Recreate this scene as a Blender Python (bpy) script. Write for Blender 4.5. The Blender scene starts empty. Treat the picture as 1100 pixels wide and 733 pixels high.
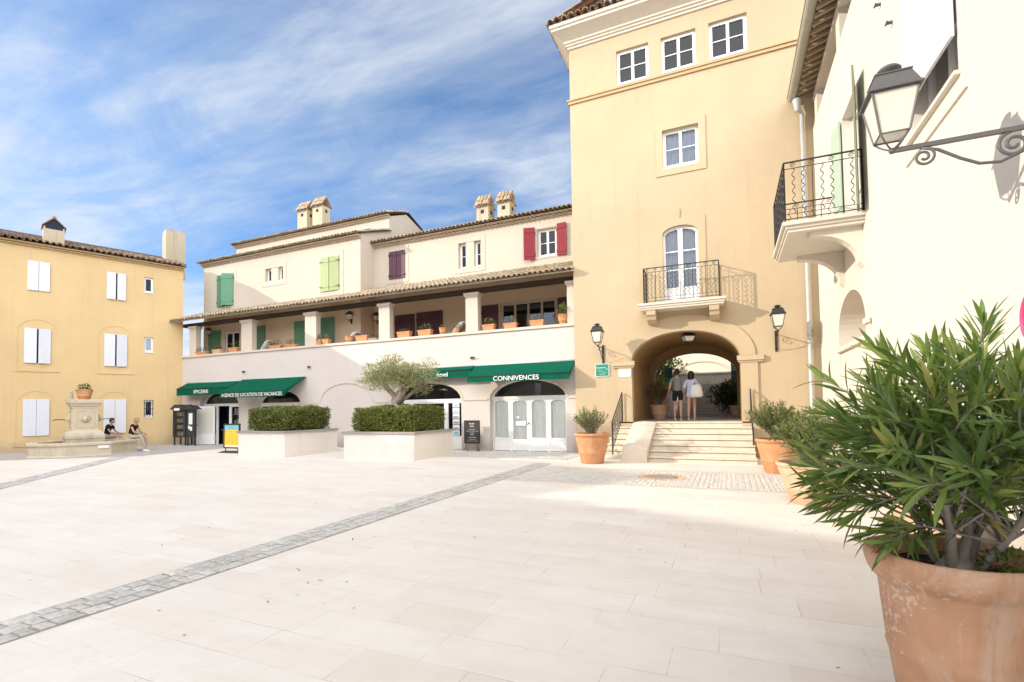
import bpy, bmesh, math, random
from math import sin, cos, pi, radians, sqrt, atan2, hypot, floor
from mathutils import Vector, Matrix
R = random.Random(7)
SC = bpy.context.scene
COL = SC.collection
V = Vector
UZ = V((0, 0, 1))

# ------------------------------------------------------------------ camera
CF, CCY, CP, CR, CA = 534.447, 420.177, .0350831, .0148599, -.4125
EYE = V((0, 0, 1.6))
def _cam():
    cp, sp, cr, sr = cos(CP), sin(CP), cos(CR), sin(CR)
    B = Matrix(((1, 0, 0), (0, sp, -cp), (0, cp, sp)))
    Rz = Matrix(((cr, sr, 0), (-sr, cr, 0), (0, 0, 1)))
    Wm = Matrix(((cos(CA), sin(CA), 0), (-sin(CA), cos(CA), 0), (0, 0, 1)))
    return (Rz @ B) @ Wm.transposed()      # rows: image right, image down, forward in world axes
CM = _cam()
cd = bpy.data.cameras.new('camera'); cam = bpy.data.objects.new('camera', cd); COL.objects.link(cam)
rx, ry, rz_ = CM[0], CM[1], CM[2]
M4 = Matrix(((rx[0], -ry[0], -rz_[0], EYE[0]), (rx[1], -ry[1], -rz_[1], EYE[1]), (rx[2], -ry[2], -rz_[2], EYE[2]), (0, 0, 0, 1)))
cam.matrix_world = M4
cd.sensor_fit = 'HORIZONTAL'; cd.sensor_width = 36; cd.lens = 36 * CF / 1100
cd.shift_y = (CCY - 366.5) / 1100
cd.clip_start = .05; cd.clip_end = 3000
SC.camera = cam

# ------------------------------------------------------------------ mesh builder
class MB:
    def __init__(s): s.v = []; s.f = []; s.sm = []
    def add(s, vs, fs, smooth=False):
        o = len(s.v); s.v += [tuple(p) for p in vs]
        for f in fs: s.f.append([i + o for i in f]); s.sm.append(smooth)
        return s
    def quad(s, a, b, c, d): return s.add([a, b, c, d], [(0, 1, 2, 3)])
    def hexa(s, p):   # p[0..3] bottom ring ccw, p[4..7] top
        return s.add(p, [(3, 2, 1, 0), (4, 5, 6, 7), (0, 1, 5, 4), (1, 2, 6, 5), (2, 3, 7, 6), (3, 0, 4, 7)])
    def box(s, x0, x1, y0, y1, z0, z1):
        return s.hexa([(x0, y0, z0), (x1, y0, z0), (x1, y1, z0), (x0, y1, z0), (x0, y0, z1), (x1, y0, z1), (x1, y1, z1), (x0, y1, z1)])
    def obox(s, c, a, b, h):  # centre, half vectors
        c = V(c); a = V(a); b = V(b); h = V(h)
        return s.hexa([c - a - b - h, c + a - b - h, c + a + b - h, c - a + b - h, c - a - b + h, c + a - b + h, c + a + b + h, c - a + b + h])
    def prism(s, pts, off):   # pts: planar loop, extruded by off
        n = len(pts); pts = [V(p) for p in pts]; off = V(off)
        vs = pts + [p + off for p in pts]
        fs = [tuple(range(n - 1, -1, -1)), tuple(range(n, 2 * n))] + [(i, (i + 1) % n, n + (i + 1) % n, n + i) for i in range(n)]
        return s.add(vs, fs)
    def tube(s, pts, r, n=8, closed=False, smooth=True):
        pts = [V(p) for p in pts]; m = len(pts)
        rs = r if isinstance(r, (list, tuple)) else [r] * m
        vs = []; prev = None
        for i, p in enumerate(pts):
            if closed: t = pts[(i + 1) % m] - pts[i - 1]
            else: t = pts[min(i + 1, m - 1)] - pts[max(i - 1, 0)]
            if t.length < 1e-9: t = V((0, 0, 1))
            t.normalize()
            if prev is None:
                x = t.orthogonal().normalized()
                if abs(t.z) < .9: x = t.cross(UZ).normalized()
            else:
                x = prev - t * prev.dot(t)
                x = x.normalized() if x.length > 1e-6 else t.orthogonal().normalized()
            prev = x; y = t.cross(x)
            a0 = pi / 4 if n == 4 else 0
            for k in range(n):
                a = a0 + 2 * pi * k / n; vs.append(p + (x * cos(a) + y * sin(a)) * rs[i])
        fs = []
        for i in range(m if closed else m - 1):
            j = (i + 1) % m
            for k in range(n): fs.append((i * n + k, i * n + (k + 1) % n, j * n + (k + 1) % n, j * n + k))
        if not closed: fs += [tuple(range(n - 1, -1, -1)), tuple(range((m - 1) * n, m * n))]
        return s.add(vs, fs, smooth and n > 4)
    def lathe(s, prof, c=(0, 0, 0), n=32, smooth=True, sx=1, sy=1, rot=0):
        c = V(c); vs = []; m = len(prof)
        for r, z in prof:
            for k in range(n):
                a = rot + 2 * pi * k / n; vs.append(c + V((r * cos(a) * sx, r * sin(a) * sy, z)))
        fs = []
        for i in range(m - 1):
            for k in range(n): fs.append((i * n + k, i * n + (k + 1) % n, (i + 1) * n + (k + 1) % n, (i + 1) * n + k))
        if prof[0][0] > 1e-4: fs.append(tuple(range(n - 1, -1, -1)))
        if prof[-1][0] > 1e-4: fs.append(tuple(range((m - 1) * n, m * n)))
        return s.add(vs, fs, smooth)
    def ball(s, c, r, n=10, sc=(1, 1, 1)):
        prof = [(max(1e-5, r * sin(pi * i / n)), -r * cos(pi * i / n) * sc[2]) for i in range(n + 1)]
        return s.lathe(prof, c, max(6, n), True, sc[0], sc[1])
    def merge(s, o): return s.add(o.v, o.f)

def mesh_of(name, mb, mat, off=V((0, 0, 0)), rotz=0.):
    me = bpy.data.meshes.new(name)
    if rotz:
        c, q = cos(-rotz), sin(-rotz)
        vs = []
        for x, y, z in mb.v:
            x -= off[0]; y -= off[1]; vs.append((x * c - y * q, x * q + y * c, z - off[2]))
    else: vs = [(x - off[0], y - off[1], z - off[2]) for x, y, z in mb.v]
    me.from_pydata(vs, [], mb.f)
    me.polygons.foreach_set('use_smooth', mb.sm)
    me.validate(); me.update()
    if mat: me.materials.append(mat)
    return me

class Thing:
    def __init__(s, name, label, cat, loc=(0, 0, 0), rotz=0., group=None):
        o = bpy.data.objects.new(name, None); COL.objects.link(o); o.empty_display_size = .3
        o.location = loc; o.rotation_euler = (0, 0, rotz)
        o['label'] = label; o['category'] = cat
        if group: o['group'] = group
        s.o = o; s.off = V(loc); s.rz = rotz
    def part(s, name, mb, mat, parent=None, label=None):
        o = bpy.data.objects.new(name, mesh_of(name, mb, mat, s.off, s.rz)); COL.objects.link(o)
        o.parent = parent or s.o
        if label: o['label'] = label
        return o

def single(name, mb, mat, label, cat, loc, group=None):
    o = bpy.data.objects.new(name, mesh_of(name, mb, mat, V(loc))); COL.objects.link(o); o.location = loc
    o['label'] = label; o['category'] = cat
    if group: o['group'] = group
    return o
def struct(name, mb, mat, kind='structure'):
    o = bpy.data.objects.new(name, mesh_of(name, mb, mat)); COL.objects.link(o); o['kind'] = kind
    return o
def copy_tree(o, parent=None):
    c = o.copy(); COL.objects.link(c)
    if parent: c.parent = parent
    for ch in list(o.children): copy_tree(ch, c)
    return c
def dup(o, loc, rotz, label, scale=1.):
    c = copy_tree(o); c.location = loc; c.rotation_euler = (0, 0, rotz); c['label'] = label
    if scale != 1.: c.scale = (scale,) * 3
    return c

# a wall plane: p(a, b, d) = origin + along * a + up * b + outward * d ; at(x, y) reads the wall coordinates of a spot measured on the photograph
class Frame:
    def __init__(s, P, A, N, B=(0, 0, 1)): s.P = V(P); s.A = V(A).normalized(); s.N = V(N).normalized(); s.B = V(B)
    def p(s, a, b, d=0.): return s.P + s.A * a + s.B * b + s.N * d
    def at(s, x, y, d=0.):
        r = CM.transposed() @ V(((x - 550) / CF, (y - CCY) / CF, 1.))
        q = s.P + s.N * d
        t = s.N.dot(q - EYE) / s.N.dot(r); h = EYE + r * t - s.P
        return h.dot(s.A), h.dot(s.B)
    def rect(s, x0, y0, x1, y1, d=0.):   # mean rectangle from two opposite corners
        a0, b1 = s.at(x0, y0, d); a1, b0 = s.at(x1, y1, d); return min(a0, a1), max(a0, a1), min(b0, b1), max(b0, b1)
def fbox(mb, F, a0, a1, b0, b1, d0, d1):
    q = [F.p(a0, b0, d1), F.p(a1, b0, d1), F.p(a1, b0, d0), F.p(a0, b0, d0), F.p(a0, b1, d1), F.p(a1, b1, d1), F.p(a1, b1, d0), F.p(a0, b1, d0)]
    if F.A.cross(-F.N).dot(F.B) < 0: q = [q[1], q[0], q[3], q[2], q[5], q[4], q[7], q[6]]
    return mb.hexa(q)
def fprism(mb, F, pts, d0, d1): return mb.prism([F.p(a, b, d0) for a, b in pts], F.N * (d1 - d0))
def arch(a0, a1, b0, bs, bt, n=14, closed=True):   # jambs from b0 to the springing bs, crown at bt (half ellipse)
    c, h = (a0 + a1) / 2, (a1 - a0) / 2
    top = [(c + h * cos(pi * k / n), bs + (bt - bs) * sin(pi * k / n)) for k in range(n + 1)]
    return [(a0, b0), (a1, b0)] + top
def rectp(a0, a1, b0, b1): return [(a0, b0), (a1, b0), (a1, b1), (a0, b1)]
def wall(mb, F, outline, holes=(), depth=.2, d=0.):
    bm = bmesh.new()
    for lp in [outline] + list(holes):
        vs = [bm.verts.new((a, b, 0)) for a, b in lp]
        for i in range(len(vs)): bm.edges.new((vs[i], vs[(i + 1) % len(vs)]))
    bmesh.ops.triangle_fill(bm, use_beauty=True, edges=bm.edges[:], normal=(0, 0, 1))
    bm.verts.index_update()
    vs = [F.p(v.co.x, v.co.y, d) for v in bm.verts]; fs = []
    for f in bm.faces:
        ix = [v.index for v in f.verts]
        n = (vs[ix[1]] - vs[ix[0]]).cross(vs[ix[2]] - vs[ix[0]])
        fs.append(ix if n.dot(F.N) > 0 else ix[::-1])
    bm.free(); mb.add(vs, fs)
    for i, lp in enumerate(holes):
        dp = depth[i] if isinstance(depth, (list, tuple)) else depth
        for k in range(len(lp)):
            (a, b), (c, e) = lp[k], lp[(k + 1) % len(lp)]
            mb.quad(F.p(a, b, d), F.p(c, e, d), F.p(c, e, d - dp), F.p(a, b, d - dp))
    return mb
def ring(mb, F, inn, out, d0, d1):   # band between two open paths with the same number of points
    for i in range(len(inn) - 1):
        p = [inn[i], inn[i + 1], out[i + 1], out[i]]
        mb.hexa([F.p(*q, d0) for q in p] + [F.p(*q, d1) for q in p])
    return mb
def strip(mb, F, path, w, d0, d1):   # moulding of width w outside an open path of (a, b)
    n = len(path); o = []
    for i in range(n):
        (a0, b0), (a1, b1) = path[max(0, i - 1)], path[min(n - 1, i + 1)]
        l = hypot(a1 - a0, b1 - b0); o.append((path[i][0] + (b1 - b0) / l * w, path[i][1] - (a1 - a0) / l * w))
    for i in range(n - 1):
        p = [path[i], path[i + 1], o[i + 1], o[i]]
        mb.hexa([F.p(*q, d0) for q in p] + [F.p(*q, d1) for q in p])
    return mb
SUN_E = 2.1; SKY_S = .15; EXPO = 1.15
CLOUD_F = (2.7, 2.85, 3.0); FILL_BACK = (8.6, 8.6, 8.9); FILL_SIDE = (13.5, 13.5, 13.8); CLOUD_A = 1.; CLOUD_OFF = (12.2, 6.1, 0); SKY_MUL = (.64, .68, .73)  # includes radiance of two bright sky lobes added out of view as fill
# ------------------------------------------------------------------ materials
class NT:
    def __init__(s, name):
        s.m = bpy.data.materials.new(name); s.m.use_nodes = True; s.t = s.m.node_tree; s.t.nodes.clear()
        s.out = s.n('ShaderNodeOutputMaterial'); s.x = 0
    def n(s, typ, **kw):
        o = s.t.nodes.new(typ)
        for k, v in kw.items():
            if k[0] == '_': setattr(o, k[1:], v)
            else: s.set(o, k, v)
        return o
    def set(s, node, key, v):
        sk = node.inputs[int(key[1:])] if key[0] == 'i' and key[1:].isdigit() else node.inputs[key.replace('__', ' ')]
        if hasattr(v, 'links') or isinstance(v, bpy.types.NodeSocket): s.t.links.new(v, sk)
        else: sk.default_value = v
    def math(s, op, a, b=None, c=None):
        o = s.n('ShaderNodeMath', _operation=op)
        for i, v in enumerate((a, b, c)):
            if v is not None: s.set(o, 'i%d' % i, v)
        return o.outputs[0]
    def mix(s, f, a, b, bt='MIX'):
        o = s.n('ShaderNodeMix', _data_type='RGBA', _blend_type=bt)
        s.set(o, 'i0', f); s.set(o, 'i6', a); s.set(o, 'i7', b); return o.outputs[2]
    def ramp(s, v, stops, interp='LINEAR'):
        o = s.n('ShaderNodeValToRGB'); s.set(o, 'Fac', v); r = o.color_ramp; r.interpolation = interp
        while len(r.elements) < len(stops): r.elements.new(.5)
        for e, (p, c) in zip(r.elements, stops): e.position = p; e.color = c if len(c) == 4 else (*c, 1)
        return o.outputs['Color']
    def coords(s, kind='Object', scale=(1, 1, 1)):
        c = s.n('ShaderNodeTexCoord'); m = s.n('ShaderNodeMapping'); s.t.links.new(c.outputs[kind], m.inputs['Vector']); m.inputs['Scale'].default_value = scale
        return m.outputs[0]
    def noise(s, vec, scale, detail=3., rough=.5, dist=0.):
        o = s.n('ShaderNodeTexNoise', Scale=scale, Detail=detail, Roughness=rough, Distortion=dist); s.t.links.new(vec, o.inputs['Vector']); return o.outputs['Fac']
    def bsdf(s, col, rough=.8, bump=None, bstr=.2, bdist=.01, spec=.3, metal=0., trans=0., extra=None):
        b = s.n('ShaderNodeBsdfPrincipled'); s.set(b, 'Base Color', col if not isinstance(col, tuple) else (*col[:3], 1)); s.set(b, 'Roughness', rough)
        s.set(b, 'Specular IOR Level', spec); s.set(b, 'Metallic', metal)
        if bump is not None:
            k = s.n('ShaderNodeBump', Strength=bstr, Distance=bdist); s.set(k, 'Height', bump); s.t.links.new(k.outputs[0], b.inputs['Normal'])
        s.t.links.new(b.outputs[0], s.out.inputs[0]); s.b = b
        return s.m
def c4(c, k=1.): return (c[0] * k, c[1] * k, c[2] * k, 1)

def stucco(name, col, dirt=(.45, .36, .26), amt=.10, base_dirt=True, streak=.3):
    t = NT(name); g = t.coords()
    big = t.noise(g, .35, 4, .6); mid = t.noise(g, 2.3, 5, .6)
    c = t.mix(t.ramp(big, [(.3, (0, 0, 0)), (.7, (1, 1, 1))]), c4(col, 1 - amt), c4(col, 1 + amt * .6))
    c = t.mix(t.math('MULTIPLY', t.ramp(mid, [(.42, (0, 0, 0)), (.75, (1, 1, 1))]), .3), c, c4((col[0] * .9, col[1] * .87, col[2] * .84)))
    st = t.noise(t.coords('Object', (3.2, 3.2, .16)), 1.3, 4, .65)
    c = t.mix(t.math('MULTIPLY', t.ramp(st, [(.56, (0, 0, 0)), (.80, (1, 1, 1))]), streak), c, c4(dirt))
    if base_dirt:   # splashed and rising damp stain along the foot of the wall
        sx = t.n('ShaderNodeSeparateXYZ'); t.t.links.new(g, sx.inputs[0])
        h = t.math('ADD', sx.outputs['Z'], t.math('MULTIPLY', t.math('SUBTRACT', mid, .5), 1.1))
        c = t.mix(t.math('MULTIPLY', t.ramp(h, [(.12, (1, 1, 1)), (.62, (0, 0, 0))]), .62), c, c4(dirt, .8))
    fine = t.noise(g, 45, 4, .6); bp = t.math('ADD', t.math('MULTIPLY', fine, .4), mid)
    return t.bsdf(c, .92, bp, .25, .012, .15)

def plain(name, col, rough=.5, spec=.4, var=.08, sc=6., metal=0., bump=0.):
    t = NT(name); g = t.coords(); n = t.noise(g, sc, 4, .6)
    c = t.mix(n, c4(col, 1 - var), c4(col, 1 + var))
    return t.bsdf(c, rough, n if bump else None, bump or .1, .01, spec, metal)

def tiles_mat(name, cols):
    t = NT(name); ge = t.n('ShaderNodeNewGeometry'); g = t.coords()
    n = len(cols)
    c = t.ramp(ge.outputs['Random Per Island'], [(i / n, k) for i, k in enumerate(cols)], 'CONSTANT')
    a = t.noise(g, 9, 5, .65); b = t.noise(g, 1.2, 3, .6)
    c = t.mix(t.math('MULTIPLY', t.ramp(a, [(.45, (0, 0, 0)), (.7, (1, 1, 1))]), .55), c, (.13, .115, .095, 1))
    c = t.mix(t.math('MULTIPLY', t.ramp(b, [(.5, (0, 0, 0)), (.75, (1, 1, 1))]), .35), c, (.36, .33, .26, 1))
    return t.bsdf(c, .9, a, .3, .01, .15)

def terracotta(name, col, worn=.5, scale=1.):
    t = NT(name); g = t.coords(); a = t.noise(g, 3.2 * scale, 6, .62); b = t.noise(g, 13 * scale, 5, .6, .6)
    c = t.mix(a, c4(col, .72), c4(col, 1.22))
    w = t.coords('Object', (1, 1, .35)); s = t.noise(w, 3.5 * scale, 5, .7, .8)
    c = t.mix(t.math('MULTIPLY', t.ramp(s, [(.48, (0, 0, 0)), (.62, (1, 1, 1))]), .75 * worn), c, (.68, .51, .39, 1))
    c = t.mix(t.math('MULTIPLY', t.ramp(t.math('ADD', t.math('MULTIPLY', t.noise(g, 30 * scale, 4, .6, .4), .55), t.math('MULTIPLY', t.noise(g, 2.1 * scale, 2, .5), .45)), [(.575, (0, 0, 0)), (.605, (1, 1, 1))]), .75 * worn), c, (.74, .63, .54, 1))
    c = t.mix(t.math('MULTIPLY', t.ramp(t.noise(w, 1.6, 5, .7), [(.5, (0, 0, 0)), (.8, (1, 1, 1))]), .5 * worn), c, (.20, .10, .06, 1))
    return t.bsdf(c, .82, t.math('ADD', a, t.math('MULTIPLY', b, .5)), .25, .012, .2)

def leafmat(name, stops, rough=.5, trans=.25, spec=.35):
    t = NT(name); ge = t.n('ShaderNodeNewGeometry')
    c = t.ramp(ge.outputs['Random Per Island'], stops)
    b = t.n('ShaderNodeBsdfPrincipled', Roughness=rough); t.set(b, 'Base Color', c); t.set(b, 'Specular IOR Level', spec)
    tr = t.n('ShaderNodeBsdfTranslucent'); t.set(tr, 'Color', t.mix(.5, c, (.30, .38, .04, 1)))
    mx = t.n('ShaderNodeMixShader', Fac=trans); t.t.links.new(b.outputs[0], mx.inputs[1]); t.t.links.new(tr.outputs[0], mx.inputs[2])
    t.t.links.new(mx.outputs[0], t.out.inputs[0]); return t.m

def glassmat(name, tint=(.9, .95, 1), refl=1.0, rough=.0):
    t = NT(name)
    fr = t.n('ShaderNodeFresnel', IOR=1.55); g = t.coords(); w = t.noise(g, 1.1, 2, .5)
    bp = t.n('ShaderNodeBump', Strength=.06, Distance=.05); t.set(bp, 'Height', w)
    gl = t.n('ShaderNodeBsdfGlossy', Roughness=rough); t.t.links.new(bp.outputs[0], gl.inputs['Normal'])
    tr = t.n('ShaderNodeBsdfTransparent'); t.set(tr, 'Color', c4(tint))
    mx = t.n('ShaderNodeMixShader'); t.set(mx, 'Fac', t.math('ADD', t.math('MULTIPLY', fr.outputs[0], refl), .012 * refl))
    t.t.links.new(tr.outputs[0], mx.inputs[1]); t.t.links.new(gl.outputs[0], mx.inputs[2]); t.t.links.new(mx.outputs[0], t.out.inputs[0]); return t.m

def paving_mat():
    t = NT('limestone_slabs'); g = t.coords(); sx = t.n('ShaderNodeSeparateXYZ'); t.t.links.new(g, sx.inputs[0])
    X, Y = sx.outputs['X'], sx.outputs['Y']; RH = .405
    yr = t.math('DIVIDE', t.math('ADD', Y, .12), RH); row = t.math('FLOOR', yr); fy = t.math('FRACT', yr)
    def wn(a, b=0.):
        cb = t.n('ShaderNodeCombineXYZ'); t.set(cb, 'X', a); t.set(cb, 'Y', b); o = t.n('ShaderNodeTexWhiteNoise', _noise_dimensions='2D'); t.t.links.new(cb.outputs[0], o.inputs['Vector']); return o.outputs['Value']
    r1 = wn(row, 3.3); r2 = wn(row, 9.1)
    W = t.math('ADD', .62, t.math('MULTIPLY', r2, .55))
    xr = t.math('ADD', t.math('DIVIDE', X, W), t.math('MULTIPLY', r1, 7.)); cell = t.math('FLOOR', xr); fx = t.math('FRACT', xr)
    rnd = wn(cell, row); rnd2 = wn(row, t.math('ADD', cell, 40.))
    ex = t.math('MULTIPLY', t.math('MINIMUM', fx, t.math('SUBTRACT', 1., fx)), W); ey = t.math('MULTIPLY', t.math('MINIMUM', fy, t.math('SUBTRACT', 1., fy)), RH)
    e = t.math('MINIMUM', ex, ey)
    big = t.noise(g, .5, 4, .6); mid = t.noise(g, 3.1, 6, .65, .6); fine = t.noise(g, 30, 4, .6)
    jn = t.math('ADD', e, t.math('MULTIPLY', t.math('SUBTRACT', fine, .5), .004))
    joint = t.math('MULTIPLY', t.ramp(jn, [(.0012, (1, 1, 1)), (.0038, (0, 0, 0))]), t.ramp(t.noise(g, 1.3, 3, .6), [(.40, (.06,) * 3), (.64, (.85,) * 3)]))
    c = t.ramp(rnd, [(0, (.70, .625, .535)), (.12, (.755, .70, .62)), (.5, (.785, .745, .68)), (.88, (.77, .715, .64)), (1, (.70, .62, .53))])
    c = t.mix(.45, c, t.ramp(r2, [(0, (.74, .68, .60)), (.5, (.81, .77, .70)), (1, (.765, .715, .64))]))
    wv = t.noise(t.coords('Object', (.35, 2.2, 1)), 1.1, 5, .6, .8)
    c = t.mix(t.math('MULTIPLY', t.ramp(wv, [(.42, (0, 0, 0)), (.66, (1, 1, 1))]), .30), c, (.655, .57, .485, 1))
    c = t.mix(t.math('MULTIPLY', t.ramp(mid, [(.40, (0, 0, 0)), (.68, (1, 1, 1))]), .22), c, (.60, .52, .44, 1))
    c = t.mix(t.math('MULTIPLY', t.ramp(big, [(.42, (0, 0, 0)), (.72, (1, 1, 1))]), .30), c, (.62, .57, .52, 1))
    # veins and pits of the stone
    ve = t.noise(t.coords('Object', (1.2, 5, 1)), 2.2, 6, .7, 1.5)
    c = t.mix(t.math('MULTIPLY', t.ramp(ve, [(.58, (0, 0, 0)), (.68, (1, 1, 1))]), .22), c, (.54, .46, .38, 1))
    pit = t.noise(g, 17, 3, .5); pm = t.math('MULTIPLY', t.ramp(pit, [(.70, (0, 0, 0)), (.75, (1, 1, 1))]), t.ramp(mid, [(.50, (0, 0, 0)), (.6, (1, 1, 1))]))
    c = t.mix(t.math('MULTIPLY', pm, .6), c, (.28, .22, .17, 1))
    c = t.mix(joint, c, (.27, .235, .20, 1))
    h = t.math('SUBTRACT', t.math('MULTIPLY', mid, .25), t.math('MULTIPLY', joint, 1.))
    return t.bsdf(c, .72, h, .25, .008, .3)

def stone(name, col, var=.2, sc=3., dark=(.2, .18, .15), stain=.4, rough=.85):
    t = NT(name); g = t.coords(); a = t.noise(g, sc, 6, .65); b = t.noise(g, sc * 5, 4, .6)
    c = t.mix(a, c4(col, 1 - var), c4(col, 1 + var)); s = t.noise(t.coords('Object', (1.6, 1.6, .5)), sc * .8, 5, .7, .5)
    c = t.mix(t.math('MULTIPLY', t.ramp(s, [(.48, (0, 0, 0)), (.72, (1, 1, 1))]), stain), c, c4(dark))
    return t.bsdf(c, rough, t.math('ADD', a, t.math('MULTIPLY', b, .5)), .3, .015, .2)
def cobbles(name, cols):
    t = NT(name); ge = t.n('ShaderNodeNewGeometry'); g = t.coords(); n = len(cols)
    c = t.ramp(ge.outputs['Random Per Island'], [(i / (n - 1), k) for i, k in enumerate(cols)]); a = t.noise(g, 22, 5, .6)
    c = t.mix(t.math('MULTIPLY', t.ramp(a, [(.4, (0, 0, 0)), (.75, (1, 1, 1))]), .5), c, (.16, .15, .13, 1))
    return t.bsdf(c, .8, a, .4, .01, .25)

def setts_mat():
    t = NT('grey_setts'); g = t.coords(); v = t.n('ShaderNodeTexVoronoi', Scale=7.5, Randomness=.55); t.t.links.new(g, v.inputs['Vector'])
    e = t.n('ShaderNodeTexVoronoi', Scale=7.5, Randomness=.55); e.feature = 'DISTANCE_TO_EDGE'; t.t.links.new(g, e.inputs['Vector']); a = t.noise(g, 1.1, 4, .6)
    sp = t.n('ShaderNodeSeparateColor'); t.t.links.new(v.outputs['Color'], sp.inputs[0])
    c = t.mix(sp.outputs[0], (.35, .34, .335, 1), (.48, .47, .46, 1)); c = t.mix(t.math('MULTIPLY', a, .35), c, (.40, .37, .33, 1))
    c = t.mix(t.ramp(e.outputs['Distance'], [(.02, (.7,) * 3), (.06, (0, 0, 0))]), c, (.26, .24, .215, 1)); return t.bsdf(c, .8, e.outputs['Distance'], .5, .01, .25)
M_ = {}
def mats():
    m = M_
    m['yellow'] = stucco('ochre_render', (.66, .49, .26), amt=.09, streak=.40)
    m['tower'] = stucco('pale_yellow_render', (.515, .41, .272), (.38, .28, .18), .09, True, .38)
    m['tower_trim'] = stucco('yellow_trim', (.52, .415, .275), amt=.05, base_dirt=False, streak=.12)
    m['cornice'] = plain('cream_cornice_paint', (.66, .60, .50), .7, .2, .06, 3)
    m['band'] = plain('ochre_band', (.50, .36, .20), .8, .2, .1, 3)
    m['arcade'] = stucco('pale_pink_render', (.61, .555, .515), (.42, .35, .28), .05, True, .14)
    m['upper'] = stucco('cream_render', (.54, .48, .40), (.38, .30, .22), .06, False, .20)
    m['trim'] = stucco('trim_render', (.62, .54, .455), amt=.04, base_dirt=False, streak=.12)
    m['rwall'] = stucco('white_render', (.66, .62, .555), (.45, .40, .33), .03, True, .06)
    m['rtrim'] = stucco('white_trim', (.68, .62, .53), amt=.03, base_dirt=False, streak=.08)
    m['tile'] = tiles_mat('old_roof_tiles', [(.34, .19, .12), (.42, .30, .21), (.24, .16, .12), (.47, .36, .26), (.30, .22, .17), (.38, .24, .16)])
    m['tile3'] = tiles_mat('orange_cap_tiles', [(.50, .33, .20), (.46, .36, .25), (.55, .42, .30), (.40, .27, .17)])
    m['loggiawall'] = stucco('tan_render', (.72, .56, .40), (.5, .38, .25), .05, False, .12)
    m['chimney'] = stucco('weathered_chimney_render', (.50, .43, .31), (.22, .19, .14), .1, False, .70)
    m['roofwood'] = plain('dark_roof_boards', (.10, .075, .055), .9, .1, .3, 6)
    m['passage'] = stucco('shaded_ochre_render', (.36, .235, .115), (.25, .17, .10), .08, True, .25)  # darker copy of the tower render, shade of the vault put into the colour
    m['darkstone'] = stone('dark_garden_stone', (.46, .40, .34), .25, 3, (.16, .135, .11), .4)
    m['shut_olive'] = plain('olive_shutter_paint', (.20, .22, .12), .6, .3, .1, 3)
    m['shut_mint'] = plain('pale_mint_shutter_paint', (.42, .52, .42), .6, .3, .06, 3)
    m['tile2'] = tiles_mat('buff_roof_tiles', [(.46, .37, .26), (.50, .42, .31), (.36, .29, .21), (.52, .40, .27), (.42, .33, .23), (.55, .46, .34)])
    m['genoise'] = cobbles('eave_tiles', [(.58, .47, .34), (.54, .41, .29), (.63, .53, .40), (.60, .49, .37)])
    m['terra_in'] = plain('terracotta_boards', (.36, .27, .19), .85, .1, .25, 8)
    m['white'] = plain('white_paint', (.80, .80, .79), .45, .4, .04, 4)
    m['shut_white'] = plain('white_shutter_paint', (.66, .68, .73), .5, .35, .04, 3)
    m['shut_green'] = plain('green_shutter_paint', (.115, .27, .165), .55, .3, .12, 3)
    m['shut_light'] = plain('light_green_shutter_paint', (.30, .36, .17), .6, .3, .10, 3)
    m['shut_purple'] = plain('plum_shutter_paint', (.105, .045, .065), .5, .35, .15, 3)
    m['shut_red'] = plain('raspberry_shutter_paint', (.24, .022, .038), .55, .3, .12, 3)
    m['awning'] = plain('green_awning_canvas', (.006, .088, .052), .9, .02, .12, 2)
    m['letter'] = plain('white_lettering', (.8, .8, .78), .6, .2, .02)
    m['iron'] = plain('black_iron', (.028, .026, .025), .55, .4, .25, 20)
    m['lampgrey'] = plain('grey_lamp_paint', (.105, .105, .11), .5, .45, .15, 12)
    m['frost'] = plain('frosted_glass', (.72, .69, .60), .25, .5, .05, 3)
    m['glass'] = glassmat('window_glass', (.82, .88, .95), 1.0)
    m['loggiaglass'] = glassmat('loggia_glass', (.7, .75, .8), 2.6)
    m['setts'] = setts_mat()
    m['shopglass'] = glassmat('shop_glass', (.97, .98, .97), .9)
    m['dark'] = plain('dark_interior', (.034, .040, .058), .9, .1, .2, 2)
    m['room'] = plain('room_wall', (.30, .29, .27), .9, .1, .15, 1)
    m['curtain'] = plain('net_curtain', (.62, .64, .68), .9, .1, .06, 10)
    m['limestone'] = paving_mat()
    m['kerbstone'] = stone('pale_kerb_stone', (.62, .56, .49), .1, 3, (.35, .3, .25), .25)
    m['cobble'] = cobbles('grey_cobbles', [(.47, .45, .415), (.60, .575, .535), (.53, .51, .475), (.66, .63, .59), (.56, .535, .50)])
    m['cobble_pale'] = cobbles('pale_cobbles', [(.60, .565, .515), (.67, .63, .57), (.63, .59, .535), (.70, .655, .60)])
    m['joint_pale'] = plain('pale_joint', (.52, .48, .43), .95, .05, .2, 12)
    m['joint'] = plain('cobble_joint', (.33, .31, .28), .95, .05, .3, 12)
    m['step'] = stone('step_limestone', (.70, .62, .51), .10, 2.2, (.36, .29, .22), .30)
    m['nosing'] = stone('step_nosing', (.56, .50, .42), .1, 3, (.3, .25, .2), .2)
    m['fountain'] = stone('fountain_stone', (.56, .48, .36), .16, 2.2, (.24, .21, .17), .42)
    m['planter'] = stucco('planter_render', (.74, .69, .63), (.50, .42, .33), .05, False, .32)
    m['coping'] = stone('coping_stone', (.33, .30, .27), .2, 4, (.16, .14, .12), .4)
    m['pot'] = terracotta('orange_terracotta', (.56, .27, .125), .25)
    m['bigpot'] = terracotta('weathered_terracotta', (.60, .335, .205), .85, 1.3)
    m['palepot'] = terracotta('pale_terracotta', (.60, .39, .25), .5)
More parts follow.
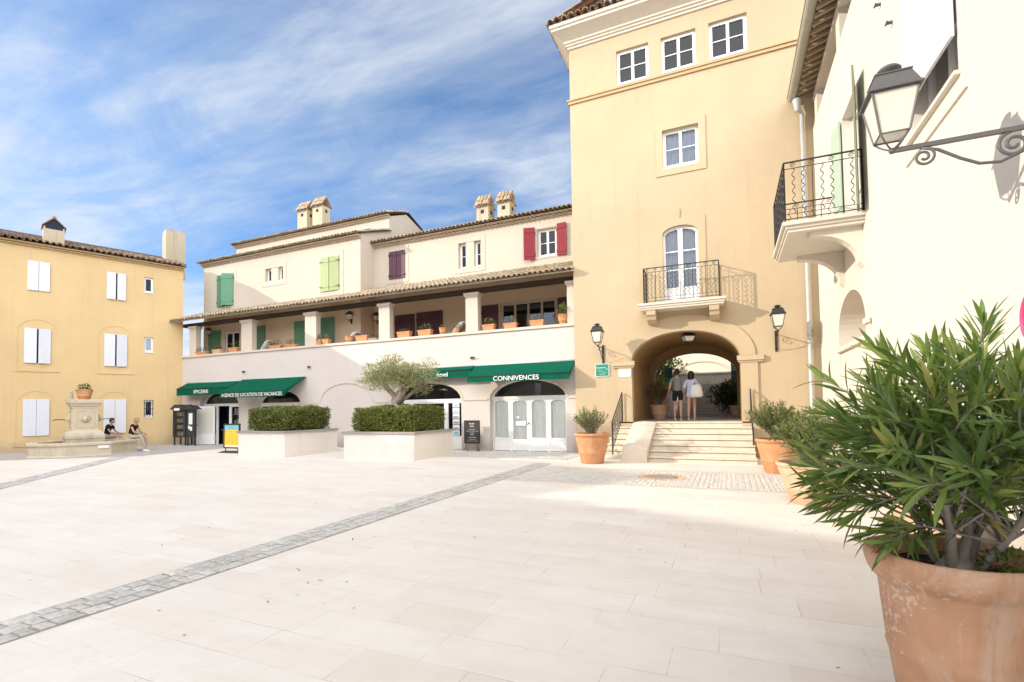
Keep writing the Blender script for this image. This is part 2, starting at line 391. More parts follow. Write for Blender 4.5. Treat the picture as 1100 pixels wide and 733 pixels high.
    m['soil'] = plain('soil', (.055, .042, .03), .95, .1, .4, 25, bump=.6)
    m['bark'] = stone('bark', (.27, .225, .18), .35, 9, (.07, .06, .05), .6, .95)
    m['olbark'] = stone('oleander_bark', (.36, .32, .285), .25, 14, (.10, .085, .075), .5, .9)
    m['hedge'] = leafmat('box_leaves', [(0, (.06, .085, .02)), (.5, (.14, .17, .04)), (.8, (.24, .25, .07)), (1, (.38, .34, .12))], .5, .25)
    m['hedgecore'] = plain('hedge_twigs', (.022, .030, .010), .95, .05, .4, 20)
    m['olive'] = leafmat('olive_leaves', [(0, (.20, .21, .10)), (.5, (.33, .34, .18)), (1, (.48, .46, .28))], .55, .3)
    m['oleander'] = leafmat('oleander_leaves', [(0, (.06, .115, .03)), (.3, (.13, .22, .06)), (.65, (.20, .30, .09)), (.86, (.30, .39, .12)), (.97, (.40, .43, .14)), (1, (.48, .40, .10))], .38, .40, .45)
    m['shrub'] = leafmat('shrub_leaves', [(0, (.06, .10, .025)), (.5, (.12, .17, .045)), (1, (.22, .25, .08))], .5, .3)
    m['treeleaf'] = leafmat('tree_leaves', [(0, (.07, .12, .02)), (.5, (.16, .25, .04)), (1, (.32, .38, .07))], .5, .35)
    m['darkleaf'] = leafmat('dark_leaves', [(0, (.012, .02, .010)), (.6, (.03, .045, .02)), (1, (.06, .075, .03))], .5, .2)
    m['dryleaf'] = leafmat('dry_leaves', [(0, (.13, .07, .035)), (1, (.26, .15, .07))], .8, .2, .1)
    m['petal_red'] = leafmat('red_petals', [(0, (.45, .02, .05)), (1, (.6, .08, .15))], .6, .3)
    m['petal_pink'] = leafmat('pink_petals', [(0, (.5, .10, .18)), (1, (.65, .25, .30))], .6, .3)
    m['petal_yellow'] = leafmat('yellow_flowers', [(0, (.40, .36, .06)), (1, (.55, .45, .10))], .6, .3)
    m['skin'] = plain('skin', (.50, .29, .20), .55, .35, .06, 8)
    m['hair_dark'] = plain('dark_hair', (.020, .013, .010), .5, .4, .3, 40)
    m['hair_blond'] = plain('blond_hair', (.36, .23, .10), .55, .4, .2, 40)
    m['cloth_black'] = plain('black_cloth', (.016, .016, .018), .9, .15, .3, 12)
    m['cloth_grey'] = plain('grey_cloth', (.20, .20, .20), .9, .1, .12, 12)
    m['cloth_blue'] = plain('pale_blue_cloth', (.52, .55, .74), .9, .1, .06, 12)
    m['cloth_white'] = plain('white_cloth', (.74, .73, .71), .9, .1, .05, 12)
    m['cloth_beige'] = plain('beige_cloth', (.42, .37, .29), .9, .1, .1, 12)
    m['cabinet'] = plain('dark_cabinet_paint', (.030, .032, .042), .45, .4, .15, 6)
    m['paper'] = plain('white_paper', (.78, .78, .78), .7, .2, .03, 4)
    m['poster_yellow'] = plain('yellow_poster', (.78, .52, .06), .5, .3, .22, 3)
    m['poster_blue'] = plain('turquoise_poster', (.20, .52, .58), .5, .3, .18, 5)
    m['slate'] = plain('chalkboard', (.055, .055, .055), .8, .2, .2, 9)
    m['chalk'] = plain('chalk', (.55, .55, .53), .9, .1, .1)
    m['signgreen'] = plain('green_enamel', (.02, .25, .19), .35, .5, .15, 4)
    m['zinc'] = plain('zinc_pipe', (.46, .49, .50), .5, .4, .12, 5)
    m['gutter'] = plain('grey_green_gutter', (.36, .35, .28), .6, .3, .2, 4)
    m['wood'] = plain('painted_beam', (.055, .038, .028), .85, .15, .3, 5)
    m['paleblue'] = plain('pale_blue_door_paint', (.85, .88, .86), .55, .3, .05, 3)
    m['pink'] = plain('pink_paint', (.72, .06, .19), .45, .4, .06, 3)
    m['red'] = plain('coral_red_paint', (.72, .13, .08), .45, .4, .06, 3)
    m['stonewall'] = stone('rubble_wall', (.40, .35, .28), .3, 2.5, (.13, .12, .10), .5)
    m['cream_far'] = stucco('far_cream_render', (.72, .64, .50), amt=.05, base_dirt=False)
    m['water'] = plain('water', (.03, .05, .045), .05, .6, .1, 3)
    m['earth'] = plain('earth', (.24, .20, .14), .95, .1, .3, 1)
    m['teal'] = plain('dark_teal_paint', (.02, .085, .085), .5, .3, .15, 3)
    m['cushion'] = plain('pale_cushion', (.62, .60, .57), .9, .1, .08, 5)
    m['book'] = cobbles('book_spines', [(.5, .2, .15), (.6, .55, .45), (.2, .3, .45), (.7, .68, .6), (.3, .35, .2)])
mats()
# ------------------------------------------------------------------ builders
def tile_roof(P, A, S, L, W, pitch=.21, r=.082, tl=.42, seed=1):
    """canal tiles: P eave corner, A unit vector along the eave, S unit vector up the slope"""
    rn = random.Random(seed); P, A, S = V(P), V(A).normalized(), V(S).normalized(); Nn = A.cross(S)
    if Nn.z < 0: Nn = -Nn
    mb = MB(); n = max(1, int(round(L / pitch))); p = L / n; K = 6
    rows = max(1, int(math.ceil(W / (tl * .82)))); st = W / rows
    for i in range(n):
        for j in range(rows):
            jx = rn.uniform(-.012, .012); l0 = j * st - (.03 if j else .05 * rn.random()); l1 = (j + 1) * st + .05
            if j == rows - 1: l1 = W
            lift = .012 + rn.uniform(0, .012); vs = []
            for (l, rr, up) in ((l0, r * 1.06, lift + .02), (l1, r * .86, lift)):
                for k in range(K + 1):
                    a = pi * k / K; vs.append(P + A * ((i + .5) * p + jx + rr * cos(a)) + S * l + Nn * (up + rr * .9 * sin(a)))
            m = K + 1; fs = [(k, k + 1, m + k + 1, m + k) for k in range(K)]
            vs += [q - Nn * .0 for q in vs[:m]]
            # thickness of the visible lip
            lip = [P + A * ((i + .5) * p + jx + r * .82 * cos(pi * k / K)) + S * (l0 + .004) + Nn * (lift + .02 + r * .72 * sin(pi * k / K)) for k in range(m)]
            o = len(vs); vs += lip; fs += [(k, o + k, o + k + 1, k + 1) for k in range(K)]
            mb.add(vs, fs, False)
        # channel tile between two covers
        for j in range(rows):
            l0 = j * st - .03; l1 = (j + 1) * st + .04
            if j == rows - 1: l1 = W
            vs = []
            for l, up in ((l0, .02), (l1, .0)):
                for k in range(4):
                    a = pi * k / 3; vs.append(P + A * (i * p + .07 * cos(a)) + S * l + Nn * (up + .01 - .035 * sin(a)))
            mb.add(vs, [(k, 4 + k, 5 + k, k + 1) for k in range(3)])
    return mb
def roof_deck(P, A, S, L, W, th=.06):
    P, A, S = V(P), V(A).normalized(), V(S).normalized(); Nn = A.cross(S)
    if Nn.z < 0: Nn = -Nn
    q = P + S * min(.13, W * .1)
    return MB().hexa([q - Nn * (th + .02), q + A * L - Nn * (th + .02), P + A * L + S * W - Nn * (th + .02), P + S * W - Nn * (th + .02), q - Nn * .022, q + A * L - Nn * .022, P + A * L + S * W - Nn * .022, P + S * W - Nn * .022])
def genoise(F, a0, a1, b, rows=2, pitch=.2, step=.12, h=.11):
    """eave cornice of half-round tiles, b = underside level"""
    mb = MB()
    for k in range(rows):
        n = max(1, int((a1 - a0) / pitch)); p = (a1 - a0) / n; d = step * (k + 1); z = b + k * h
        for i in range(n):
            c = a0 + (i + .5) * p; vs = []; K = 5; r = p * .47
            for dd in (-.02, d):
                for k2 in range(K + 1):
                    t = pi * k2 / K; vs.append(F.p(c + r * cos(t), z + (h - .03) * sin(t), dd))
            for k2 in range(K + 1):
                t = pi * k2 / K; vs.append(F.p(c + r * .78 * cos(t), z + (h - .03) * .74 * sin(t), d))
            m = K + 1
            mb.add(vs, [(q, q + 1, m + q + 1, m + q) for q in range(K)] + [(m + q, m + q + 1, 2 * m + q + 1, 2 * m + q) for q in range(K)])
        fbox(mb, F, a0, a1, z + h - .032, z + h, -.02, d + .015)
    return mb

def window(T, F, a0, a1, b0, b1, dep=.16, leaves=2, rows=2, fr='white', curtain=False, top=None, sill=True, glass='glass', ft=.055, back=.5, label=None):
    """window set back by dep: frame with casements, glass, dark room behind, optional net curtain"""
    mb = MB(); d0, d1 = -dep - .05, -dep; w = a1 - a0
    for (x0, x1, y0, y1) in ((a0, a0 + ft, b0, b1), (a1 - ft, a1, b0, b1), (a0 + ft, a1 - ft, b1 - ft, b1), (a0 + ft, a1 - ft, b0, b0 + ft * 1.2)): fbox(mb, F, x0, x1, y0, y1, d0, d1)
    iw = (w - 2 * ft) / leaves; g = MB()
    for i in range(leaves):
        x0 = a0 + ft + i * iw; x1 = x0 + iw; s = .045; y0 = b0 + ft * 1.2; y1 = b1 - ft
        for (p0, p1, q0, q1) in ((x0 + .003, x0 + s, y0, y1), (x1 - s, x1 - .003, y0, y1), (x0 + s, x1 - s, y1 - s, y1), (x0 + s, x1 - s, y0, y0 + s * 1.3)): fbox(mb, F, p0, p1, q0, q1, d0 + .005, d1 + .012)
        for k in range(1, rows):
            z = y0 + (y1 - y0) * k / rows; fbox(mb, F, x0 + s, x1 - s, z - .013, z + .013, d0 + .01, d1 + .004)
        g.quad(F.p(x0 + s - .01, y0 + s, d0 + .025), F.p(x1 - s + .01, y0 + s, d0 + .025), F.p(x1 - s + .01, y1 - s + .01, d0 + .025), F.p(x0 + s - .01, y1 - s + .01, d0 + .025))
    if sill: fbox(mb, F, a0 + .002, a1 - .002, b0 - .028, b0 - .001, d0, -.0 + .035)
    o = T.part('window', mb, M_[fr], label=label); T.part('pane', g, M_[glass], o)
    rm = MB(); e = .02   # shallow room
    q = [F.p(a0 - e, b0 - e, d0 - .01), F.p(a1 + e, b0 - e, d0 - .01), F.p(a1 + e, b1 + e, d0 - .01), F.p(a0 - e, b1 + e, d0 - .01)]
    r = [x - F.N * back for x in q]
    for i in range(4): rm.quad(q[i], q[(i + 1) % 4], r[(i + 1) % 4], r[i])
    rm.quad(*r)
    T.part('interior', rm, M_['dark'], o)
    if curtain:
        cb = MB(); n = 40
        for (x0, x1) in ((a0 + .06, a0 + w * .5 - .03), (a0 + w * .5 + .03, a1 - .06)):
            vs = []
            for k in range(n + 1):
                x = x0 + (x1 - x0) * k / n; d = d0 - .07 - .02 * sin(k * 1.7) - .012 * sin(k * .63)
                vs += [F.p(x, b0 + .03, d), F.p(x, b1 - .05, d)]
            cb.add(vs, [(2 * k, 2 * k + 2, 2 * k + 3, 2 * k + 1) for k in range(n)], True)
        T.part('curtain', cb, M_['curtain'], o)
    return o

def shutter_mb(F, a0, a1, b0, b1, d=.02, th=.035, boards=4, hinge='l', ang=0., batten=True):
    """planked leaf; ang opens it outwards about its hinge side"""
    h = a0 if hinge == 'l' else a1; sg = 1 if hinge == 'l' else -1
    A2 = F.A * (cos(ang) * sg) + F.N * sin(ang); N2 = F.N * cos(ang) - F.A * (sin(ang) * sg)
    G = Frame(F.p(h, 0, d), A2, N2, F.B); mb = MB(); w = a1 - a0; bw = w / boards
    for i in range(boards): fbox(mb, G, i * bw + .003, (i + 1) * bw - .003, b0, b1, 0, th)
    fbox(mb, G, .004, w - .004, b0 + .004, b1 - .004, .006, th - .008)
    if batten and '%s' % batten != 'none':
        hh = b1 - b0
        for z in (b0 + .13 * hh, b1 - .13 * hh): fbox(mb, G, .02, w - .02, z - .045, z + .045, th, th + .018)
    return mb
def add_hinges(T, F, a, b0, b1, side, par, d=.06):
    hh = b1 - b0
    for z in (b0 + .13 * hh, b1 - .13 * hh):
        mb = MB(); fbox(mb, F, a - .03, a + .03, z - .03, z + .03, 0, d); fbox(mb, F, min(a, a + side * .26), max(a, a + side * .26), z - .014, z + .014, d, d + .01)
        T.part('hinge', mb, M_['iron'], par)
def shutters(T, F, a0, a1, b0, b1, mat, gap=.0, d=.02, label=None, ang=(0, 0), plainleaf=False):
    """pair of closed leaves over an opening"""
    m = (a0 + a1) / 2
    l = T.part('shutter', shutter_mb(F, a0, m - gap / 2, b0, b1, d, hinge='l', ang=ang[0], batten=not plainleaf), M_[mat], label=label)
    r = T.part('shutter', shutter_mb(F, m + gap / 2, a1, b0, b1, d, hinge='r', ang=ang[1], batten=not plainleaf), M_[mat], label=label)
    if not plainleaf: add_hinges(T, F, a0, b0, b1, 1, l, d + .055); add_hinges(T, F, a1, b0, b1, -1, r, d + .055)
    if gap > .015 or d < 0: 
        rm = MB(); fbox(rm, F, a0 + .02, a1 - .02, b0 + .02, b1 - .02, -.002 if d > 0 else d - .12, .004 if d > 0 else d - .03); T.part('dark_opening', rm, M_['dark'])
    return l, r

def chimney(T, x, y, z0, z1, wx, wy, axis, mat, tmat, cap='tiles', rot=0.):
    c, s = cos(rot), sin(rot); ax, ay = V((c, s, 0)), V((-s, c, 0)); o = V((x, y, 0))
    mb = MB(); mb.obox(o + UZ * (z0 + z1) / 2, ax * wx / 2, ay * wy / 2, UZ * (z1 - z0) / 2)
    fz = z1 - .26
    p = T.part('chimney', mb, mat)
    if cap == 'tiles':
        T.part('flue_opening', MB().obox(o - ay * (wy / 2) + UZ * fz, ax * .085, ay * .006, UZ * .085), M_['dark'], p)
        for sg in (-1, 1): T.part('flue_opening', MB().obox(o + ax * sg * (wx / 2) + UZ * fz, ax * .006, ay * .085, UZ * .085), M_['dark'], p)
        tm = MB(); h = .58
        for sg in (-1, 1):   # two little tiled slopes leaning together, ridge along ax
            P = o + ay * (sg * (wy / 2 + .06)) - ax * (wx / 2 + .05) + UZ * z1
            S = (-ay * sg * (wy / 2 + .06) + UZ * h)
            W = S.length; tm.merge(tile_roof(P, ax, S / W, wx + .1, W, .17, .075, .5, 3)); tm.merge(roof_deck(P, ax, S / W, wx + .1, W, .01))
        T.part('chimney_cap', tm, tmat, p)
    return p

def wavy(F, a, b0, b1, d, amp=.028, n=26, waves=5.5):
    return [F.p(a + amp * sin(2 * pi * waves * k / n), b0 + (b1 - b0) * k / n, d) for k in range(n + 1)]
def railing_panel(mb, F, a0, a1, b0, b1, d, nbar, r=.008):
    """wrought iron panel: rails, alternating straight and wavy bars, small scrolls in the frieze"""
    mb.tube([F.p(a0, b1, d), F.p(a1, b1, d)], .019, 4); mb.tube([F.p(a0, b1 - .13, d), F.p(a1, b1 - .13, d)], .009, 4); mb.tube([F.p(a0, b0 + .06, d), F.p(a1, b0 + .06, d)], .011, 4); mb.tube([F.p(a0, b0 + .16, d), F.p(a1, b0 + .16, d)], .007, 4)
    for i in range(nbar + 1):
        a = a0 + (a1 - a0) * i / nbar
        if i in (0, nbar): mb.tube([F.p(a, b0, d), F.p(a, b1, d)], .017, 4)
        elif i % 3 == 0: mb.tube([F.p(a, b0 + .06, d), F.p(a, b1 - .13, d)], r, 4)
        else: mb.tube(wavy(F, a, b0 + .16, b1 - .13, d), r, 4)
        if i < nbar and i % 2 == 0:
            c = a + (a1 - a0) / nbar; pts = []
            for k in range(15):
                t = k / 14 * 3.6 * pi; q = .055 * (1 - k / 18); pts.append(F.p(c - .01 + q * cos(t), b1 - .066 + q * sin(t) * .9, d))
            mb.tube(pts, .006, 4)
    return mb

def spiral(F, a, b, d, r0, r1, t0, t1, n=24):
    return [F.p(a + (r0 + (r1 - r0) * k / n) * cos(t0 + (t1 - t0) * k / n), b + (r0 + (r1 - r0) * k / n) * sin(t0 + (t1 - t0) * k / n), d) for k in range(n + 1)]

def lantern(T, c, w, h, mat, rot=0., bracket=None, post=None):
    """four sided street lantern: c = foot hub, tapering cage, hipped lid, finial"""
    c = V(c); ax = V((cos(rot), sin(rot), 0)); ay = V((-sin(rot), cos(rot), 0))
    zb, zt = .16 * h, .61 * h; wb, wt = w * .29, w * .455
    ring = lambda q, z: [c + ax * q * sx + ay * q * sy + UZ * z for sx, sy in ((-1, -1), (1, -1), (1, 1), (-1, 1))]
    B, Tt = ring(wb, zb), ring(wt, zt)
    fr = MB()
    for i in range(4):
        j = (i + 1) % 4
        fr.tube([B[i], Tt[i]], w * .026, 4); fr.tube([B[i], B[j]], w * .022, 4); fr.tube([Tt[i], Tt[j]], w * .03, 4)
        m = c + UZ * 0.0; b = B[i]
        fr.tube([b, b.lerp(m, .35) - UZ * h * .015, b.lerp(m, .72) - UZ * h * .012 + (b - m).normalized() * w * .03, m], w * .022, 6)
    fr.ball(c, w * .075, 8)
    cage = T.part('lantern_frame', fr, mat)
    gp = MB()
    for i in range(4):
        j = (i + 1) % 4; k = .965
        q = [c + (x - c) * 1 for x in (B[i], B[j], Tt[j], Tt[i])]
        ce = (q[0] + q[1] + q[2] + q[3]) / 4; inn = (c + UZ * ce.z - UZ * c.z - ce); inn.z = 0
        q = [x + inn * .02 for x in q]; gp.quad(*q)
    gp.quad(*[x + UZ * .004 for x in B])
    T.part('pane', gp, M_['frost'], cage)
    lid = MB(); e = w * .54; prof = [(e, zt + .004), (e, zt + .022 * h), (e * .90, zt + .045 * h), (e * .66, zt + .205 * h), (e * .70, zt + .21 * h), (e * .70, zt + .225 * h), (e * .56, zt + .235 * h), (e * .36, zt + .265 * h)]
    rings = [ring(q, z) for q, z in prof]; vs = [p for r in rings for p in r]; n = len(rings)
    lid.add(vs, [(3, 2, 1, 0)] + [(4 * i + k, 4 * i + (k + 1) % 4, 4 * i + 4 + (k + 1) % 4, 4 * i + 4 + k) for i in range(n - 1) for k in range(4)] + [tuple(range(4 * n - 4, 4 * n))])
    lid.lathe([(w * .15, zt + .25 * h), (w * .13, zt + .295 * h), (w * .25, zt + .31 * h), (w * .255, zt + .325 * h), (w * .20, zt + .355 * h), (w * .10, zt + .375 * h), (w * .03, zt + .38 * h)], c, 18)
    T.part('lantern_lid', lid, mat)

# ------------------------------------------------------------------ plants
def rvec(rn):
    while True:
        p = V((rn.uniform(-1, 1), rn.uniform(-1, 1), rn.uniform(-1, 1)))
        if .05 < p.length < 1: return p
def leaf(mb, p, d, up, L, w, bend=.25, seg=1):
    d = d.normalized(); s = d.cross(up)
    s = s.normalized() if s.length > 1e-4 else d.orthogonal().normalized(); n = s.cross(d)
    if seg == 1:
        mb.add([p, p + d * L * .5 + s * w / 2 - n * w * .12, p + d * L - n * L * bend * .5, p + d * L * .5 - s * w / 2 - n * w * .12, ], [(0, 1, 2, 3)])
        return
    vs = [p]; fs = []
    prof = [.55, 1., .95, .6] if seg >= 4 else [.8, .9]
    m = len(prof)
    for k, q in enumerate(prof):
        t = (k + 1) / (m + 1); c = p + d * L * t - n * (L * bend * t * t)
        vs += [c + s * w / 2 * q + n * w * .10, c - n * w * .06, c - s * w / 2 * q + n * w * .10]
    vs.append(p + d * L - n * L * bend); e = len(vs) - 1
    fs += [(0, 1, 2), (0, 2, 3)]
    for k in range(m - 1):
        b = 1 + 3 * k; fs += [(b, b + 3, b + 4, b + 1), (b + 1, b + 4, b + 5, b + 2)]
    b = 1 + 3 * (m - 1); fs += [(b, e, b + 1), (b + 1, e, b + 2)]
    mb.add(vs, fs, True)
def leaf_cloud(mb, c, rad, n, L, w, rn, sc=(1, 1, 1), shell=.35, up=.3):
    c = V(c)
    for _ in range(n):
        q = rvec(rn); q = q.normalized() * (shell + (1 - shell) * q.length); p = c + V((q.x * sc[0], q.y * sc[1], q.z * sc[2])) * rad
        d = (q + rvec(rn) * .9 + UZ * up); leaf(mb, p, d, rvec(rn) + UZ * .8, L * rn.uniform(.7, 1.25), w * rn.uniform(.8, 1.2), .25)
def hedge_mb(x0, x1, y0, y1, z0, z1, rn, dens=2300, L=.062):
    """clipped hedge: leaves on short twigs over an uneven box, thin in places"""
    mb = MB(); faces = [((x0, y0, z0), (x1 - x0, 0, 0), (0, 0, z1 - z0), (0, -1, 0)), ((x0, y1, z0), (x1 - x0, 0, 0), (0, 0, z1 - z0), (0, 1, 0)), ((x0, y0, z0), (0, y1 - y0, 0), (0, 0, z1 - z0), (-1, 0, 0)), ((x1, y0, z0), (0, y1 - y0, 0), (0, 0, z1 - z0), (1, 0, 0)), ((x0, y0, z1), (x1 - x0, 0, 0), (0, y1 - y0, 0), (0, 0, 1))]
    for P, a, b, n in faces:
        P, a, b, n = V(P), V(a), V(b), V(n); cnt = int(a.length * b.length * dens)
        for _ in range(cnt):
            u, v = rn.random(), rn.random(); p = P + a * u + b * v
            bump = .035 * sin(p.x * 5.1 + p.z * 4) + .03 * sin(p.y * 6.3 + p.x * 2.2) + .02 * sin(p.z * 9 + p.y * 3)
            p += n * (bump + rn.uniform(-.11, .02) + (rn.random() ** 8) * .06)
            leaf(mb, p, n * .7 + rvec(rn) + UZ * .35, rvec(rn), L * rn.uniform(.7, 1.3), L * .62, .2)
    return mb
def pot_prof(r, h, base=.62, rim=.09, inner=True, band=True):
    p = [(r * base * .97, 0), (r * base, .01), (r * (base + (1 - base) * .30), h * .30)]
    if band: p += [(r * (base + (1 - base) * .36) + .012, h * .345), (r * (base + (1 - base) * .40) + .014, h * .37), (r * (base + (1 - base) * .42), h * .40)]
    p += [(r * (base + (1 - base) * .68), h * .68), (r * (base + (1 - base) * .86), h - rim * 1.5), (r * .93, h - rim), (r * .985, h - rim * .92), (r, h - rim * .6), (r * 1.0, h - .012), (r * .985, h), (r * .90, h), (r * .885, h - .01), (r * .84, h * .80)]
    return p
def flower_pot(name, c, r, h, mat, label, group=None, plant=None, rnd=None, n=48, box=None, cat='flower pot'):
    """terracotta pot (lathe) or window box with soil; the plant is its own thing"""
    c = V(c); T = Thing(name, label, cat, c, 0, group)
    mb = MB()
    if box:
        w, d = box; e = .025
        lo = [(-w / 2 + e, -d / 2 + e), (w / 2 - e, -d / 2 + e), (w / 2 - e, d / 2 - e), (-w / 2 + e, d / 2 - e)]; hi = [(-w / 2, -d / 2), (w / 2, -d / 2), (w / 2, d / 2), (-w / 2, d / 2)]
        rings = [(lo, 0, 1), (hi, h - .04, 1), (hi, h - .04, 1.06), (hi, h, 1.06), (hi, h, .9), (lo, h * .75, .9)]
        vs = [c + V((x * k, y * k, z)) for lp, z, k in rings for x, y in lp]
        mb.add(vs, [(3, 2, 1, 0)] + [(4 * i + k, 4 * i + (k + 1) % 4, 4 * i + 4 + (k + 1) % 4, 4 * i + 4 + k) for i in range(len(rings) - 1) for k in range(4)])
        sb = MB().box(c.x - w * .42, c.x + w * .42, c.y - d * .4, c.y + d * .4, c.z + h * .74, c.z + h * .80)
    else:
        mb.lathe(pot_prof(r, h, rim=max(.02, h * .10)), c, n)
        sb = MB().lathe([(.0001, h * .84), (r * .5, h * .835), (r * .86, h * .82)], c, 24)
    T.part('pot', mb, M_[mat]); T.part('soil', sb, M_['soil'])
    return T
# ------------------------------------------------------------------ people
def skin_mesh(name, pts, edges, root=0, sub=2, smooth=True):
    """grow one continuous surface round a skeleton of (position, radius)"""
    me = bpy.data.meshes.new(name + '_rig'); me.from_pydata([tuple(p) for p, r in pts], edges, []); me.update()
    ob = bpy.data.objects.new(name + '_rig', me); COL.objects.link(ob)
    ob.modifiers.new('s', 'SKIN'); sb = ob.modifiers.new('ss', 'SUBSURF'); sb.levels = sub; sb.render_levels = sub
    for i, (p, r) in enumerate(pts):
        d = me.skin_vertices[0].data[i]; d.radius = r if isinstance(r, tuple) else (r, r); d.use_root = (i == root)
    bpy.context.view_layer.update()
    dg = bpy.context.evaluated_depsgraph_get(); ev = ob.evaluated_get(dg); m2 = bpy.data.meshes.new_from_object(ev)
    mb = MB(); mb.v = [tuple(v.co) for v in m2.vertices]; mb.f = [list(p.vertices) for p in m2.polygons]; mb.sm = [smooth] * len(mb.f)
    bpy.data.objects.remove(ob); bpy.data.meshes.remove(me); bpy.data.meshes.remove(m2)
    return mb
def chain(pts, lst, start):   # append points after index start, return edges
    e = []; prev = start
    for q in lst: pts.append(q); e.append((prev, len(pts) - 1)); prev = len(pts) - 1
    return e
def hand(pts, edges, wrist, d, side, s=1.):
    """palm with four fingers and a thumb, rooted at the wrist point index; d = direction of the hand"""
    w = V(pts[wrist][0]); d = V(d).normalized(); side = V(side).normalized(); n = d.cross(side).normalized()
    pts.append((w + d * .045 * s, (.026 * s, .018 * s))); palm = len(pts) - 1; edges.append((wrist, palm))
    pts.append((w + d * .085 * s, (.028 * s, .015 * s))); kn = len(pts) - 1; edges.append((palm, kn))
    for k, (o, l) in enumerate(((-.028, .066), (-.010, .078), (.009, .073), (.027, .056))):
        b = w + d * .092 * s + side * o * s
        edges += chain(pts, [(b, .0085 * s), (b + d * l * .55 * s + n * .010 * s, .008 * s), (b + d * l * .95 * s + n * .03 * s, .0065 * s)], kn)
    t = w + d * .035 * s - side * .03 * s
    edges += chain(pts, [(t, .011 * s), (t + d * .03 * s - side * .018 * s, .010 * s), (t + d * .062 * s - side * .02 * s + n * .012 * s, .008 * s)], palm)
def head_mb(c, fwd, r=.105):
    """skull with jaw, nose, brow, eyes and ears facing fwd"""
    c = V(c); f = V(fwd).normalized(); up = UZ.copy(); sd = f.cross(up).normalized(); mb = MB(); n, m = 20, 16; vs = []
    for i in range(m + 1):
        th = pi * i / m
        for k in range(n):
            a = 2 * pi * k / n; x, y, z = sin(th) * cos(a), sin(th) * sin(a), cos(th)   # x forward, y side
            wy = .78; fx = .98
            if z < 0: wy *= 1 + .38 * z; fx *= 1 + (.10 if x > 0 else .30) * z
            X = x * fx; Y = y * wy; Z = z * 1.18
            if x > .55 and abs(y) < .22 and -.45 < z < .12: X += .20 * (1 - abs(y) / .22) * (1 - abs(z + .18) / .34 if abs(z + .18) < .34 else 0)
            if x > .6 and .08 < z < .30: X += .03
            if x > .6 and .0 < z < .14 and .15 < abs(y) < .5: X -= .05
            if x > .6 and -.62 < z < -.46 and abs(y) < .3: X += .04
            vs.append(c + f * X * r + sd * Y * r + up * Z * r)
    fs = []
    for i in range(m):
        for k in range(n): fs.append((i * n + k, (i + 1) * n + k, (i + 1) * n + (k + 1) % n, i * n + (k + 1) % n))
    mb.add(vs, fs, True)
    for s in (-1, 1):
        e = c + sd * s * r * .78 - UZ * r * .05; mb.obox(e, f * r * .16, sd * s * r * .05, UZ * r * .27)
    return mb
def hair_mb(c, fwd, r, length=.0, vol=1.12, front=.25):
    """cap of hair over the skull, falling to length below the head centre at the back"""
    c = V(c); f = V(fwd).normalized(); sd = f.cross(UZ).normalized(); mb = MB(); n, m = 24, 14; vs = []; rn = random.Random(5)
    for i in range(m + 1):
        for k in range(n):
            a = 2 * pi * k / n; x, y = cos(a), sin(a)
            th_max = (pi * (.34 if x > .55 else .40 + .28 * (1 - (x + 1) / 1.55))) if length <= 0 else pi * (.33 if x > .6 else .62)
            th = th_max * i / m; z = cos(th); q = sin(th); v = vol * (1 + .035 * sin(9 * a + 4 * th) + rn.uniform(-.012, .012))
            p = c + f * (q * x * r * v * .98) + sd * (q * y * r * v * .86) + UZ * (z * r * 1.2 * v)
            if length > 0 and x < .35 and i > m * .55:
                t = (i - m * .55) / (m * .45); p -= UZ * (length * t); p += f * (.12 * r * t) 
            vs.append(p)
    fs = []
    for i in range(m):
        for k in range(n): fs.append((i * n + k, (i + 1) * n + k, (i + 1) * n + (k + 1) % n, i * n + (k + 1) % n))
    return mb.add(vs, fs, True)

